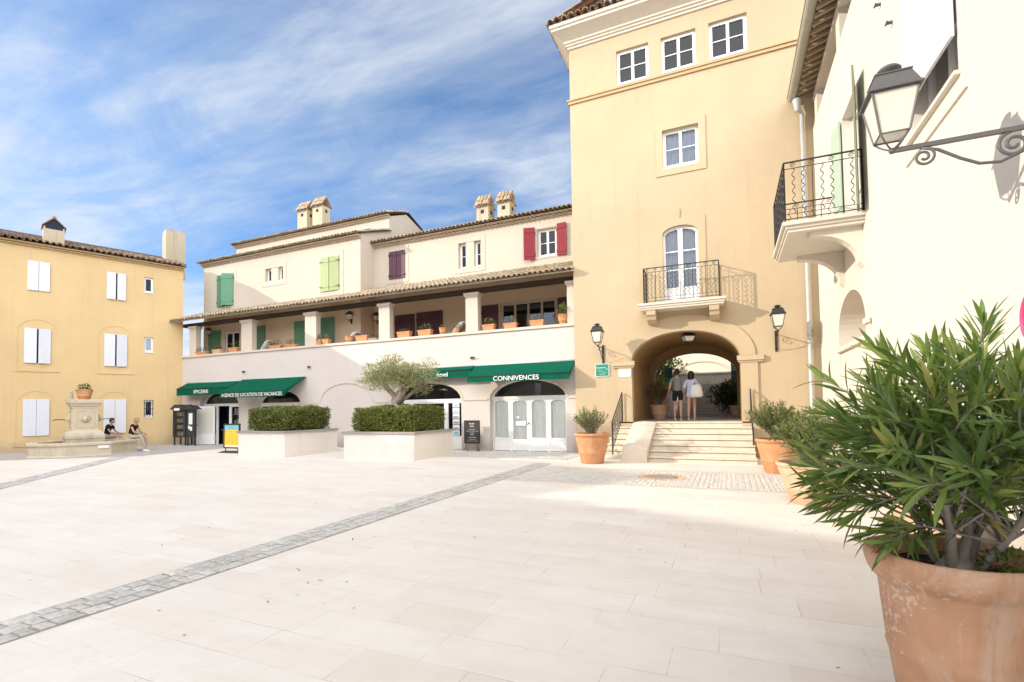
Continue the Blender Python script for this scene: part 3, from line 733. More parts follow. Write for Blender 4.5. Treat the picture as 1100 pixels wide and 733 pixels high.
def person(loc, face, joints, label, clothes, hair, s=1., extra=None):
    """joints: dict of local positions (x forward, y left, z up) for one continuous body; clothes: list of (name, mat, keys, radii)"""
    T = Thing('person', label, 'person', loc); L = V(loc); f = V((cos(face), sin(face), 0)); l = V((-sin(face), cos(face), 0))
    W = lambda p: L + f * p[0] * s + l * p[1] * s + UZ * p[2] * s
    J = {k: W(p) for k, p in joints.items()}; jr = dict(pelvis=(.125, .105), waist=(.115, .09), chest=(.135, .10), collar=(.075, .065), neck=.052, hip=.088, knee=.056, calf=.05, ankle=.036, heel=.034, toe=.03, shoulder=.055, elbow=.038, wrist=.026)
    rs = lambda k: (tuple(q * s for q in jr[k]) if isinstance(jr[k], tuple) else jr[k] * s)
    pts = [(J['pelvis'], rs('pelvis')), (J['waist'], rs('waist')), (J['chest'], rs('chest')), (J['collar'], rs('collar')), (J['neck'], rs('neck')), (J['headbase'], .05 * s)]
    ed = [(0, 1), (1, 2), (2, 3), (3, 4), (4, 5)]; wr = {}
    for q in 'LR':
        ed += chain(pts, [(J['shoulder' + q], rs('shoulder')), (J['elbow' + q], rs('elbow')), (J['wrist' + q], rs('wrist'))], 3); wr[q] = len(pts) - 1
        ed += chain(pts, [(J['hip' + q], rs('hip')), (J['knee' + q], rs('knee')), (J['calf' + q], rs('calf')), (J['ankle' + q], rs('ankle')), (J['toe' + q], rs('toe'))], 0)
    for q in 'LR':
        d = J['wrist' + q] - J['elbow' + q]; hand(pts, ed, wr[q], d + V((0, 0, -.05)), f.cross(d) if f.cross(d).length > .05 else l, s)
    body = skin_mesh('body', pts, ed, 0, 2)
    hf = W((joints['headfwd'][0], joints['headfwd'][1], joints['headfwd'][2])) - L
    body.merge(head_mb(J['head'], hf, .105 * s))
    body.sm = [True] * len(body.f)
    b = T.part('body', body, M_['skin'])
    T.part('hair', hair_mb(J['head'] + UZ * .004, hf, .105 * s, *hair[1]), M_[hair[0]])
    for nm, mat, ch in clothes:
        cp = []; ce = []; idx = {}
        for a, b2 in ch['edges']:
            for k in (a, b2):
                if k not in idx:
                    key = k; pos = J[k] if k in J else W(ch['pos'][k]); r = ch['r'][k]
                    idx[k] = len(cp); cp.append((pos, tuple(x * s for x in r) if isinstance(r, tuple) else r * s))
            ce.append((idx[a], idx[b2]))
        T.part(nm, skin_mesh(nm, cp, ce, 0, 2), M_[mat])
    return T, J, f, l
# ------------------------------------------------------------------ yellow house at the left
AL = V((.3515, .9362, 0)).normalized(); NL = V((AL.y, -AL.x, 0)); PL = V((-26.35, 17., 0)); RL = atan2(AL.y, AL.x)
FL = Frame(PL, AL, NL)
def yellow_house():
    T = Thing('yellow_house', 'long yellow ochre house with white shutters on its three floors', 'house', PL, RL)
    cols = [(-5.98, -5.12), (-3.23, -2.36)]; hs = []
    smalls = [(-1.70, -1.31, 7.74, 8.52), (-1.67, -1.28, 4.71, 5.48), (-1.65, -1.25, 1.44, 2.29)]
    for q in smalls: hs.append(rectp(*q))
    mb = MB(); wall(mb, FL, rectp(-17.5, 0, 0, 9.32), hs, .18)
    D = 9.0
    for s in (0, -17.5):
        mb.add([FL.p(s, 0, 0), FL.p(s, 0, -D), FL.p(s, 9.32, -D), FL.p(s, 9.32 + 1.5, -D / 2), FL.p(s, 9.32, 0)], [(0, 1, 2, 3, 4)])
    mb.quad(FL.p(-17.5, 0, -D), FL.p(0, 0, -D), FL.p(0, 9.32, -D), FL.p(-17.5, 9.32, -D))
    T.part('wall', mb, M_['yellow'])
    T.part('eave_cornice', genoise(FL, -17.5, .02, 9.12, 2, .22, .09, .085), M_['yellow'])
    sl = V((-NL.x, -NL.y, .333)).normalized(); P = FL.p(-17.55, 9.33, .28); W = (D / 2 + .28) * sqrt(1 + .333 ** 2)
    rb = tile_roof(P, AL, sl, 17.65, 2.2, .22, .085, .45, 2); dk = roof_deck(P, AL, sl, 17.65, W)
    s2 = V((NL.x, NL.y, .333)).normalized(); dk.merge(roof_deck(FL.p(-17.55, 9.32, -D - .3), AL, s2, 17.65, W))
    ro = T.part('roof', rb, M_['tile']); T.part('roof_deck', dk, M_['roofwood'], ro)
    a = FL.p(-5.05, 0, -.75); chimney(T, a.x, a.y, 9.1, 10.30, .72, .8, 0, M_['chimney'], M_['tile'], 'none', RL)
    ch = T.o.children[-1]
    cap = MB(); o = FL.p(-5.05, 10.30, -.75)   # two leaning slabs over the flue
    for sg in (-1, 1):
        p0 = o + AL * sg * .42; p1 = o + UZ * .40 + AL * sg * .02
        for q in range(3):
            n0 = NL * (-.46 + .32 * q); cap.hexa([p0 + n0, p0 + n0 + NL * .29, p0 + n0 + NL * .29 + UZ * .05, p0 + n0 + UZ * .05, p1 + n0, p1 + n0 + NL * .29, p1 + n0 + NL * .29 + UZ * .05, p1 + n0 + UZ * .05])
    cap.tube([o + UZ * .45 - NL * .46, o + UZ * .45 + NL * .44], .075, 8)
    T.part('chimney_cap', cap, M_['tile'], ch)
    hole = MB(); hole.add([o + NL * .405 + AL * -.30 - UZ * .10, o + NL * .405 + AL * .30 - UZ * .10, o + NL * .405 + AL * .30 + UZ * .04, o + NL * .405 + UZ * .33, o + NL * .405 - AL * .30 + UZ * .04], [(0, 1, 2, 3, 4)])
    T.part('flue_opening', hole, M_['dark'], ch)
    d2 = -3.0; q0 = FL.at(178.2, 270, d2)[0]; q1 = FL.at(199, 270, d2)[0]; zt = FL.at(185, 246.5, d2)[1]; c0 = (q0 + q1) / 2; hw = (q1 - q0) / 2; b = FL.p(c0, 0, d2 - .45); chimney(T, b.x, b.y, 9.4, zt - .14, 2 * hw, .9, 0, M_['chimney'], M_['tile'], 'none', RL)
    ch = T.o.children[-1]; c2 = MB(); o = FL.p(c0, zt - .14, d2 - .45)
    c2.hexa([o + AL * sx * hw + NL * sy * .45 for sx, sy in ((-1, -1), (1, -1), (1, 1), (-1, 1))] + [o + AL * sx * k + NL * sy * .41 + UZ * .14 for sx, sy, k in ((-1, -1, hw * .95), (1, -1, hw * .66), (1, 1, hw * .66), (-1, 1, hw * .95))])
    T.part('chimney_cap', c2, M_['stonewall'], ch)
    for (a0, a1) in cols:
        w = (a1 - a0); c = (a0 + a1) / 2
        shutters(T, FL, c - .37, c + .37, 7.19, 8.51, 'shut_white', .012 if a0 < -4 else .05, ang=(0, 0) if a0 < -4 else (radians(7), radians(4)), plainleaf=True)
        shutters(T, FL, a0, a1, 3.93, 5.49, 'shut_white', .045, ang=(radians(5), radians(8)), plainleaf=True)
        shutters(T, FL, a0, a1, .70, 2.33, 'shut_white', .008, plainleaf=True)
        for z0, zs, zt in ((3.62, 5.35, 5.92), (.30, 2.1, 2.72)):
            sb = MB(); strip(sb, FL, [q for q in arch(a0 - .24, a1 + .24, z0, zs, zt)][2:] + [(a0 - .24, z0)], -.035, 0, .016); fbox(sb, FL, a0 - .30, a1 + .30, z0 - .07, z0, 0, .03)
            T.part('window_surround', sb, M_['yellow'])
    for i, q in enumerate(smalls):
        o = window(T, FL, *q, dep=.08, leaves=1, rows=1, ft=.04, glass='glass', back=.3)
        if i == 2:
            g = MB()
            for k in range(4): g.tube([FL.p(q[0] + .03 + k * .11, q[2], -.02), FL.p(q[0] + .03 + k * .11, q[3], -.02)], .012, 6)
            for k in range(3): g.tube([FL.p(q[0], q[2] + .15 + k * .27, -.02), FL.p(q[1], q[2] + .15 + k * .27, -.02)], .010, 6)
            T.part('window_grille', g, M_['iron'], o)
        if i == 1:   # a pale blind fills the middle one
            pb = MB(); fbox(pb, FL, q[0] + .05, q[1] - .05, q[2] + .05, q[3] - .05, -.125, -.115); T.part('blind', pb, M_['paper'], o)
yellow_house()

# ------------------------------------------------------------------ arcade house with the loggia
FM = Frame((0, 17, 0), (1, 0, 0), (0, -1, 0)); FB1 = Frame((0, 18.5, 0), (1, 0, 0), (0, -1, 0)); FB2 = Frame((0, 19.5, 0), (1, 0, 0), (0, -1, 0)); FB3 = Frame((0, 20.8, 0), (1, 0, 0), (0, -1, 0))
def shopfront(T, a0, a1, bs, bt, n, dep=.24, base=.48, bar=None, door=(), skip=(), glass='shopglass', back=1.2, inner='dark', arched=False, name='shopfront'):
    """white timber shopfront in an arch: transom bar, fanlight, n bays of glass over panelled bases"""
    bar = bar or bs; F = FM; mb = MB(); g = MB(); d1, d0 = -dep, -dep - .07; w = (a1 - a0) / n
    fbox(mb, F, a0, a1, bar - .06, bar + .06, d0 - .01, d1 + .02)
    for i in range(n + 1):
        x = a0 + i * w; h = .05 if 0 < i < n else .035
        fbox(mb, F, max(a0, x - h), min(a1, x + h), .0, bar - .06, d0, d1)
    for i in range(n):
        x0, x1 = a0 + i * w + .05, a0 + (i + 1) * w - .05
        if i in skip: continue
        z0 = base - (.06 if i in door else 0)
        fbox(mb, F, x0, x1, .02, z0 - .04, d0 + .015, d1 - .02); fbox(mb, F, x0, x1, z0 - .04, z0 + .04, d0, d1 - .004)
        fbox(mb, F, x0 + .07, x1 - .07, .12, z0 - .13, d1 - .02, d1 - .008)
        for q in (x0, x1 - .045): fbox(mb, F, q, q + .045, z0 + .04, bar - .06, d0 + .01, d1 - .008)
        if arched:
            top = [(x0 + .045, bar - .06)] + [((x0 + x1) / 2 - (x1 - x0 - .09) / 2 * cos(pi * k / 10), bar - .22 + .12 * sin(pi * k / 10)) for k in range(11)] + [(x1 - .045, bar - .06)]
            for k in range(len(top) - 1):
                (p, q), (r, s) = top[k], top[k + 1]
                if abs(r - p) > 1e-4: mb.hexa([F.p(p, q, d1 - .01), F.p(r, s, d1 - .01), F.p(r, s, d0 + .01), F.p(p, q, d0 + .01), F.p(p, bar - .059, d1 - .01), F.p(r, bar - .059, d1 - .01), F.p(r, bar - .059, d0 + .01), F.p(p, bar - .059, d0 + .01)])
        else: fbox(mb, F, x0 + .045, x1 - .045, bar - .11, bar - .06, d0 + .01, d1 - .008)
        g.quad(F.p(x0 + .02, z0, d0 + .03), F.p(x1 - .02, z0, d0 + .03), F.p(x1 - .02, bar - .06, d0 + .03), F.p(x0 + .02, bar - .06, d0 + .03))
    tp = arch(a0, a1, bar + .06, bs, bt)[2:]; tp = [q for q in tp if q[1] >= bar + .05]
    g.add([F.p(a, b, d0 + .03) for a, b in [(tp[-1][0], bar + .05), (tp[0][0], bar + .05)] + tp], [tuple(range(len(tp) + 2))])
    st = arch(a0, a1, bar, bs, bt)[2:]; strip(mb, F, st, -.05, d0, d1)
    o = T.part(name, mb, M_['white']); T.part('pane', g, M_[glass], o)
    rm = MB(); e = .3; zt = bt + .1
    q = [F.p(a0 - e, .012, d0 - .06), F.p(a1 + e, .012, d0 - .06), F.p(a1 + e, zt, d0 - .06), F.p(a0 - e, zt, d0 - .06)]; r = [x - F.N * back for x in q]
    for i in range(4): rm.quad(q[i], q[(i + 1) % 4], r[(i + 1) % 4], r[i])
    rm.quad(*r); T.part('interior', rm, M_[inner], o)
    return o, w
def arcade_house():
    T = Thing('arcade_house', 'long pale house with arched shops under an open tiled loggia', 'house', (-15.6, 17, 0))
    A1 = (FM.at(214.7, 455)[0], FM.at(256.5, 455)[0]); A2 = (FM.at(275.5, 455)[0], FM.at(323, 455)[0]); Bx = (-12.95, FM.at(495.7, 455)[0]); Cx = (FM.at(526.5, 455)[0], FM.at(608.4, 455)[0])
    shops = [(A1, 1.98, 2.72), (A2, 1.98, 2.62), (Bx, 1.98, 2.72), (Cx, 1.98, 2.70)]
    holes = [arch(a[0], a[1], .0, s, t) for a, s, t in shops]
    # keep the openings on the wall foot: outline follows the jambs
    out = [(-26.45, 0)]
    arcs = []
    for a, s, t in shops:
        h = arch(a[0], a[1], 0, s, t); out += [h[0]] + list(reversed(h[2:])) + [h[1]] if False else [(a[0], 0)] + list(reversed(h[2:])) + [(a[1], 0)]
        arcs.append(h)
    out += [(-4.85, 0), (-4.85, 4.5), (-26.45, 4.5)]
    mb = MB(); wall(mb, FM, out)
    for h in arcs:
        lp = [h[1]] + h[2:] + [h[0]]
        for k in range(len(lp) - 1):
            (a, b), (c, e) = lp[k], lp[k + 1]; mb.quad(FM.p(a, b, 0), FM.p(c, e, 0), FM.p(c, e, -.36), FM.p(a, b, -.36))
    mb.quad(FM.p(-26.45, 4.5, 0), FM.p(-4.85, 4.5, 0), FM.p(-4.85, 4.5, -.28), FM.p(-26.45, 4.5, -.28)); mb.quad(FM.p(-26.45, 3.5, -.28), FM.p(-4.85, 3.5, -.28), FM.p(-4.85, 4.5, -.28), FM.p(-26.45, 4.5, -.28))
    T.part('wall', mb, M_['arcade'])
    fl = MB(); fl.box(-26.45, -4.85, 17.28, 19.6, 3.38, 3.52); T.part('loggia_floor', fl, M_['step'])
    cp = MB(); fbox(cp, FM, -26.45, -4.86, 4.503, 4.60, -.34, .06); T.part('parapet_coping', cp, M_['trim'])
    # string moulding between the arches at springing level
    sm = MB(); xs = [-26.4, A1[0] - .12, A1[1] + .12, A2[0] - .1, A2[1] + .12, -16.95, -13.75, Bx[0] - .12, Bx[1] + .1, Cx[0] - .1, Cx[1] + .08, -4.87]
    for k in range(0, len(xs), 2):
        if xs[k + 1] - xs[k] > .12: sm = MB(); fbox(sm, FM, xs[k], xs[k + 1], 1.93, 2.0, 0, .035); T.part('string_course', sm, M_['trim'])
    for a, s, t, w, th in [((-16.8, -13.9), 2.0, 2.80, .05, .03)] + [(a, s, t, .10, .018) for a, s, t in shops]:
        ba = MB(); ring(ba, FM, arch(a[0], a[1], 0, s, t)[2:], arch(a[0] - w, a[1] + w, 0, s, t + w)[2:], .001, th); T.part('arch_moulding', ba, M_['trim'])
    for x, y in ((262, 399.5), (332, 394.5), (507, 384.5)):
        hk = MB(); a, b = FM.at(x, y); fbox(hk, FM, a - .04, a + .04, b - .04, b + .04, 0, .07); fbox(hk, FM, a - .02, a + .16, b - .02, b + .02, .05, .09); T.part('awning_hook', hk, M_['iron'])
    # shops
    o, w = shopfront(T, A1[0], A1[1], 1.98, 2.72, 3, door=(), skip=(1,), inner='dark', bar=2.0)
    leaf = MB(); G = Frame(FM.p(A1[0] + w + .02, 0, -.12), V((-.90, -.43, 0)), V((.43, -.90, 0)))
    for q in ((0, .08, .02, 1.94), (.84, .92, .02, 1.94), (.08, .84, 1.84, 1.94), (.08, .84, .02, .55)): fbox(leaf, G, *q, -.02, .02)
    lf = T.part('door', leaf, M_['white']); pn = MB(); fbox(pn, G, .08, .84, .55, 1.84, -.006, .006); T.part('door_panel', pn, M_['frost'], lf)
    hd = MB(); hd.tube([G.p(.88, 1.0, .02), G.p(.88, 1.0, .07), G.p(.78, 1.0, .07)], .011, 6); T.part('door_handle', hd, M_['iron'], lf)
    st = MB(); rn = random.Random(3)   # things on display in the lit bay
    bx = A1[0] + 2 * w
    for k in range(3):
        for j in range(4): fbox(st, FM, bx + .1 + j * w * .2, bx + .1 + j * w * .2 + rn.uniform(.06, .13), .55 + k * .48, .55 + k * .48 + rn.uniform(.15, .33), -.52, -.42)
        fbox(st, FM, bx + .06, bx + w - .06, .52 + k * .48, .548 + k * .48, -.6, -.38)
    T.part('shop_display', st, M_['book'], o)
    tb = MB(); fbox(tb, FM, A1[0] + w + .1, A1[0] + 2 * w - .1, .0, .7, -.9, -.5); fbox(tb, FM, A1[0] + w + .05, A1[0] + 2 * w - .05, .7, .75, -.95, -.45); T.part('counter', tb, M_['cloth_grey'], o)
    shopfront(T, A2[0], A2[1], 1.98, 2.62, 3, door=(1,), bar=1.98)
    ob, wb = shopfront(T, Bx[0], Bx[1], 1.98, 2.72, 4, base=.5, bar=1.96)
    ca = Bx[0] + 3.52 * wb
    for k in range(6):
        z = .56 + k * .225; cards = MB(); fbox(cards, FM, ca - .15, ca + .16, z, z + .20, -.278, -.271); T.part('window_card', cards, M_['paper'], ob)
        c2 = MB(); fbox(c2, FM, ca - .11, ca + .12, z + .03, z + (.15 if k == 0 else .08), -.2705, -.269); T.part('card_picture', c2, M_['poster_blue' if k in (0, 4, 5) else 'cloth_grey'], ob)
    c3 = MB(); fbox(c3, FM, Bx[0] + 2.4 * wb, Bx[0] + 2.62 * wb, 1.0, 1.25, -.278, -.271); T.part('window_notice', c3, M_['paper'], ob)
    oc, wc = shopfront(T, Cx[0], Cx[1], 1.98, 2.70, 4, base=.46, door=(1,), bar=2.0, inner='room', arched=True)
    cur = MB(); vs = []; n = 160   # pale blinds drawn behind the glass
    for k in range(n + 1):
        x = Cx[0] + .06 + (Cx[1] - Cx[0] - .12) * k / n; d = -.335 - .010 * sin(k * 1.1); vs += [FM.p(x, .3, d), FM.p(x, 1.93, d)]
    cur.add(vs, [(2 * k, 2 * k + 2, 2 * k + 3, 2 * k + 1) for k in range(n)], True); T.part('blind', cur, M_['paleblue'], oc)
    for q in ((Cx[0] + 1.30 * wc, Cx[0] + 1.44 * wc, 1.22, 1.30), (Cx[0] + 1.25 * wc, Cx[0] + 1.80 * wc, .95, 1.12)): nt = MB(); fbox(nt, FM, *q, -.278, -.274); T.part('window_notice', nt, M_['paper'], oc)
    hd = MB(); hd.tube([FM.p(Cx[0] + 1.93 * wc, 1.0, -.24), FM.p(Cx[0] + 1.93 * wc, 1.0, -.18), FM.p(Cx[0] + 1.82 * wc, 1.0, -.18)], .012, 6); hd.ball(FM.p(Cx[0] + 1.97 * wc, 1.05, -.22), .03, 8); T.part('door_handle', hd, M_['iron'], oc)
    # loggia columns
    for (x0, x1) in ((203, 210), (258.5, 270), (327, 339), (406.5, 418), (500, 513), (611.5, 617.5)):
        a = FM.at(x0, 360, .0)[0]; b = FM.at(x1, 360)[0]; c = (a + b) / 2; h = max(.2, (b - a) / 2)
        if x0 > 600: c, h = -5.06, .19
        if x0 < 210: c = max(c, -26.2); 
        cb = MB(); cb.box(c - h, c + h, 17.0 + .03, 17.3, 4.60, 5.98); T_ = .05
        cb.box(c - h - .03, c + h + .03, 17.0, 17.33, 5.982, 6.03); cb.box(c - h - .06, c + h + .06, 16.97, 17.36, 6.032, 6.13)
        T.part('column', cb, M_['trim'])
    bm_ = MB(); bm_.box(-26.45, -4.86, 17.04, 17.30, 6.133, 6.30); T.part('beam', bm_, M_['wood'])
    # loggia roof in its two depths
    S = V((0, 1, .37)).normalized(); k = sqrt(1 + .37 ** 2)
    rb = tile_roof((-26.5, 16.42, 6.36), (1, 0, 0), S, 10.68, 2.08 * k, .205, .086, .42, 4); lo = T.part('loggia_roof', rb, M_['tile2']); T.part('roof_deck', roof_deck((-26.5, 16.42, 6.36), (1, 0, 0), S, 10.68, 2.08 * k, .05), M_['trim'], lo)
    rb = tile_roof((-15.82, 16.42, 6.36), (1, 0, 0), S, 10.96, 3.08 * k, .205, .086, .42, 5); lo = T.part('loggia_roof', rb, M_['tile2']); T.part('roof_deck', roof_deck((-15.82, 16.42, 6.36), (1, 0, 0), S, 10.96, 3.08 * k, .05), M_['trim'], lo)
    fl = MB()   # lead flashing where the roof meets the walls
    fl.quad((-26.9, 18.47, 7.10), (-15.8, 18.47, 7.10), (-15.8, 18.47, 7.20), (-26.9, 18.47, 7.20)); fl.quad((-15.8, 19.47, 7.47), (-4.86, 19.47, 7.47), (-4.86, 19.47, 7.57), (-15.8, 19.47, 7.57))
    fl.quad((-26.9, 18.32, 7.08), (-15.8, 18.32, 7.08), (-15.8, 18.468, 7.14), (-26.9, 18.468, 7.14)); fl.quad((-15.8, 19.3, 7.44), (-4.86, 19.3, 7.44), (-4.86, 19.468, 7.51), (-15.8, 19.468, 7.51)); T.part('flashing', fl, M_['zinc'])
    # back walls: left wing and right wing
    def R1(x0, y0, x1, y1): return FB1.rect(x0, y0, x1, y1)
    def R2(x0, y0, x1, y1): return FB2.rect(x0, y0, x1, y1)
    sw = [R1(285.3, 289.5, 291.3, 303), R1(298.8, 287, 304.3, 301)]; z0 = (sw[0][2] + sw[1][2]) / 2; z1 = (sw[0][3] + sw[1][3]) / 2; sw = [(q[0], q[1], z0, z1) for q in sw]
    lw = R1(241, 357, 257, 380); lw = (lw[0], lw[1], 3.56, lw[3])
    lwm = MB(); wall(lwm, FB1, rectp(-26.9, -15.82, 3.5, 7.0), [rectp(*lw)], .2); lwm.quad((-15.82, 18.5, 3.5), (-15.82, 19.5, 3.5), (-15.82, 19.5, 7.0), (-15.82, 18.5, 7.0))
    w1 = MB(); wall(w1, FB1, rectp(-26.9, -15.82, 7.0, 9.98), [rectp(*q) for q in sw], .2)
    w1.quad((-15.82, 18.5, 7.0), (-15.82, 20.9, 7.0), (-15.82, 20.9, 10.90), (-15.82, 18.5, 10.02)); w1.quad((-26.9, 18.5, 0), (-26.9, 26, 0), (-26.9, 26, 9.76), (-26.9, 18.5, 9.76))
    w1.box(-26.85, -15.9, 19.6, 26, 0, 9.7)
    T.part('wall', w1, M_['upper'])
    sl2 = [R2(492.5, 262, 501, 288.5), R2(509, 259, 517, 286)]; z0 = sum(q[2] for q in sl2) / 2; z1 = sum(q[3] for q in sl2) / 2; sl2 = [(q[0], q[1], z0, z1) for q in sl2]
    rw = R2(577, 247, 598, 274); lg = R2(537, 326, 598, 352); lg = (lg[0], lg[1], 3.60, lg[3] - .0)
    wall(lwm, FB2, rectp(-15.82, -4.86, 3.5, 7.2), [rectp(*lg)], .22); T.part('loggia_wall', lwm, M_['loggiawall'])
    w2 = MB(); wall(w2, FB2, rectp(-15.82, -4.86, 7.2, 9.78), [rectp(*q) for q in sl2] + [rectp(*rw)], .22)
    w2.box(-15.7, -4.95, 20.6, 26, 0, 9.5)
    T.part('wall', w2, M_['upper'])
    w3 = MB(); wall(w3, FB3, rectp(-27.3, -15.9, 9.5, 11.60), [rectp(*FB3.rect(269, 265, 289, 270)), rectp(*FB3.rect(377, 243.5, 399, 249))] if False else [], .2)
    w3.add([(-15.9, 20.8, 9.5), (-15.9, 25, 9.5), (-15.9, 25, 11.5), (-15.9, 22.3, 12.25), (-15.9, 20.8, 11.64)], [(0, 1, 2, 3, 4)]); w3.quad((-27.3, 20.8, 9.5), (-27.3, 25, 9.5), (-27.3, 25, 11.6), (-27.3, 20.8, 11.6))
    T.part('wall', w3, M_['upper'])
    for (x0, x1) in ((269, 289), (377, 399)):   # the strip windows under the top eave
        a0, b0 = FB3.at(x0, 266 if x0 < 300 else 246.5); a1, b1 = FB3.at(x1, 263 if x0 < 300 else 243); fm = MB(); fbox(fm, FB3, a0, a1, 10.72, 11.28, 0, .03)
        o = T.part('window', fm, M_['zinc']); gp = MB(); fbox(gp, FB3, a0 + .07, a1 - .07, 10.79, 11.21, .03, .036); T.part('pane', gp, M_['teal'], o)
    # eaves and roofs
    T.part('eave_cornice', genoise(FB1, -26.95, -15.78, 9.76, 2, .2, .09, .08), M_['genoise']); T.part('eave_cornice', genoise(FB2, -15.82, -4.87, 9.53, 2, .2, .10, .09), M_['genoise']); T.part('eave_cornice', genoise(FB3, -27.35, -15.85, 11.56, 2, .2, .08, .075), M_['genoise'])
    def roof(x0, x1, y, z, run, sl, seed, back=0):
        S = V((0, 1, sl)).normalized(); kk = sqrt(1 + sl * sl); rb = tile_roof((x0, y, z), (1, 0, 0), S, x1 - x0, run * kk, .2, .085, .42, seed); dk = roof_deck((x0, y, z), (1, 0, 0), S, x1 - x0, run * kk, .03)
        if back: dk.merge(roof_deck((x0, y + run + back, z + run * sl - back * sl), (1, 0, 0), V((0, -1, sl)).normalized(), x1 - x0, back * kk, .05))
        ro = T.part('roof', rb, M_['tile2']); T.part('roof_deck', dk, M_['roofwood'], ro)
    roof(-27.1, -15.74, 18.22, 9.95, 2.60, .37, 11); roof(-15.80, -4.86, 19.20, 9.74, 3.2, .37, 12, 3.); roof(-27.5, -15.84, 20.54, 11.75, 1.9, .36, 13, 2.6)
    # chimneys
    for (x0, x1, yt, yb, vv) in ((319, 329, 225, 246, 21.3), (335, 345.5, 220, 243, 21.3), (511.5, 524, 220, 238, 20.4), (534, 547, 215.5, 233, 20.4)):
        F = Frame((0, vv, 0), (1, 0, 0), (0, -1, 0)); a0, zb = F.at(x0, yb); a1, zt = F.at(x1, yt)
        chimney(T, (a0 + a1) / 2, vv + .35, zb - .6, zt, a1 - a0, .62, 0, M_['chimney'], M_['tile3'])
    # upper windows and shutters, left wing
    def surround(F, a0, a1, b0, b1, mat, w=.16, t=.02):
        sb = MB(); 
        for q in ((a0 - w, a0, b0 - w, b1 + w), (a1, a1 + w, b0 - w, b1 + w), (a0, a1, b1, b1 + w), (a0, a1, b0 - w, b0)): fbox(sb, F, *q, 0, t)
        return T.part('window_surround', sb, M_[mat])
    for q in sw: window(T, FB1, *q, dep=.14, leaves=1, rows=1, back=.35, ft=.045)
    surround(FB1, sw[0][0], sw[1][1], z0 - 0 if False else sw[0][2], sw[0][3], 'upper', .22, .018)
    a0, b1 = FB1.at(234, 297); a1, b0 = FB1.at(251, 328)
    l, r = shutters(T, FB1, a0, a1, b0, b1 + .0, 'shut_green', .05, ang=(radians(12), radians(28)))
    surround(FB1, a0, a1, b0, b1, 'upper', .2, .016)
    a0, b1 = FB1.at(344.8, 278); a1, b0 = FB1.at(364.5, 311.5); shutters(T, FB1, a0, a1, b0, b1, 'shut_light', .03, ang=(radians(3), radians(3))); surround(FB1, a0, a1, b0, b1, 'upper', .26, .02)
    # right wing
    a0, b1 = FB2.at(418.4, 271.5); a1, b0 = FB2.at(435.3, 298.5); shutters(T, FB2, a0, a1, b0, b1, 'shut_purple', .02); surround(FB2, a0, a1, b0, b1, 'upper', .2, .02)
    for q in sl2: window(T, FB2, *q, dep=.16, leaves=1, rows=2, back=.4)
    surround(FB2, sl2[0][0], sl2[1][1], sl2[0][2], sl2[0][3], 'upper', .2, .018)
    window(T, FB2, *rw, dep=.14, leaves=2, rows=2, back=.5)
    a0 = FB2.at(563.5, 262)[0]; l = T.part('shutter', shutter_mb(FB2, a0, rw[0] - .1, rw[2] - .08, rw[3] + .1, .03, hinge='r', ang=radians(14)), M_['shut_red']); add_hinges(T, FB2, rw[0] - .1, rw[2], rw[3], -1, l)
    a1 = FB2.at(609, 258)[0]; l = T.part('shutter', shutter_mb(FB2, rw[1] + .04, a1, rw[2] - .04, rw[3] + .1, .03, hinge='l', ang=radians(4)), M_['shut_red']); add_hinges(T, FB2, rw[1] + .04, rw[2], rw[3], 1, l)
    surround(FB2, rw[0] - .02, rw[1] + .02, rw[2] - .02, rw[3] + .02, 'upper', .06, .015)
    # loggia doors and shutters
    window(T, FB1, *lw, dep=.1, leaves=2, rows=2, back=.5, sill=False)
    for (x0, x1, y0, y1) in ((225, 237.5, 356.5, 378), (272, 285, 351, 374), (317, 328.5, 346, 370), (339.5, 359.8, 343, 367)):
        a0, b1 = FB1.at(x0, y0); a1, _ = FB1.at(x1, y0); l = T.part('shutter', shutter_mb(FB1, a0, a1, 3.58, b1, .03, boards=5), M_['shut_green']); add_hinges(T, FB1, a0, 3.6, b1, 1, l)
    for (x0, x1, y0) in ((425, 446, 339.5), (448, 476, 336.5), (518, 535.5, 329), (599, 612, 320.5)):
        a0, b1 = FB2.at(x0, y0); a1, _ = FB2.at(x1, y0); l = T.part('shutter', shutter_mb(FB2, a0, a1, 3.58, b1, .03, boards=5), M_['shut_purple']); add_hinges(T, FB2, a0, 3.6, b1, 1, l)
    window(T, FB2, *lg, dep=.1, leaves=4, rows=1, fr='trim', back=.9, sill=False, ft=.06, glass='loggiaglass')
arcade_house()

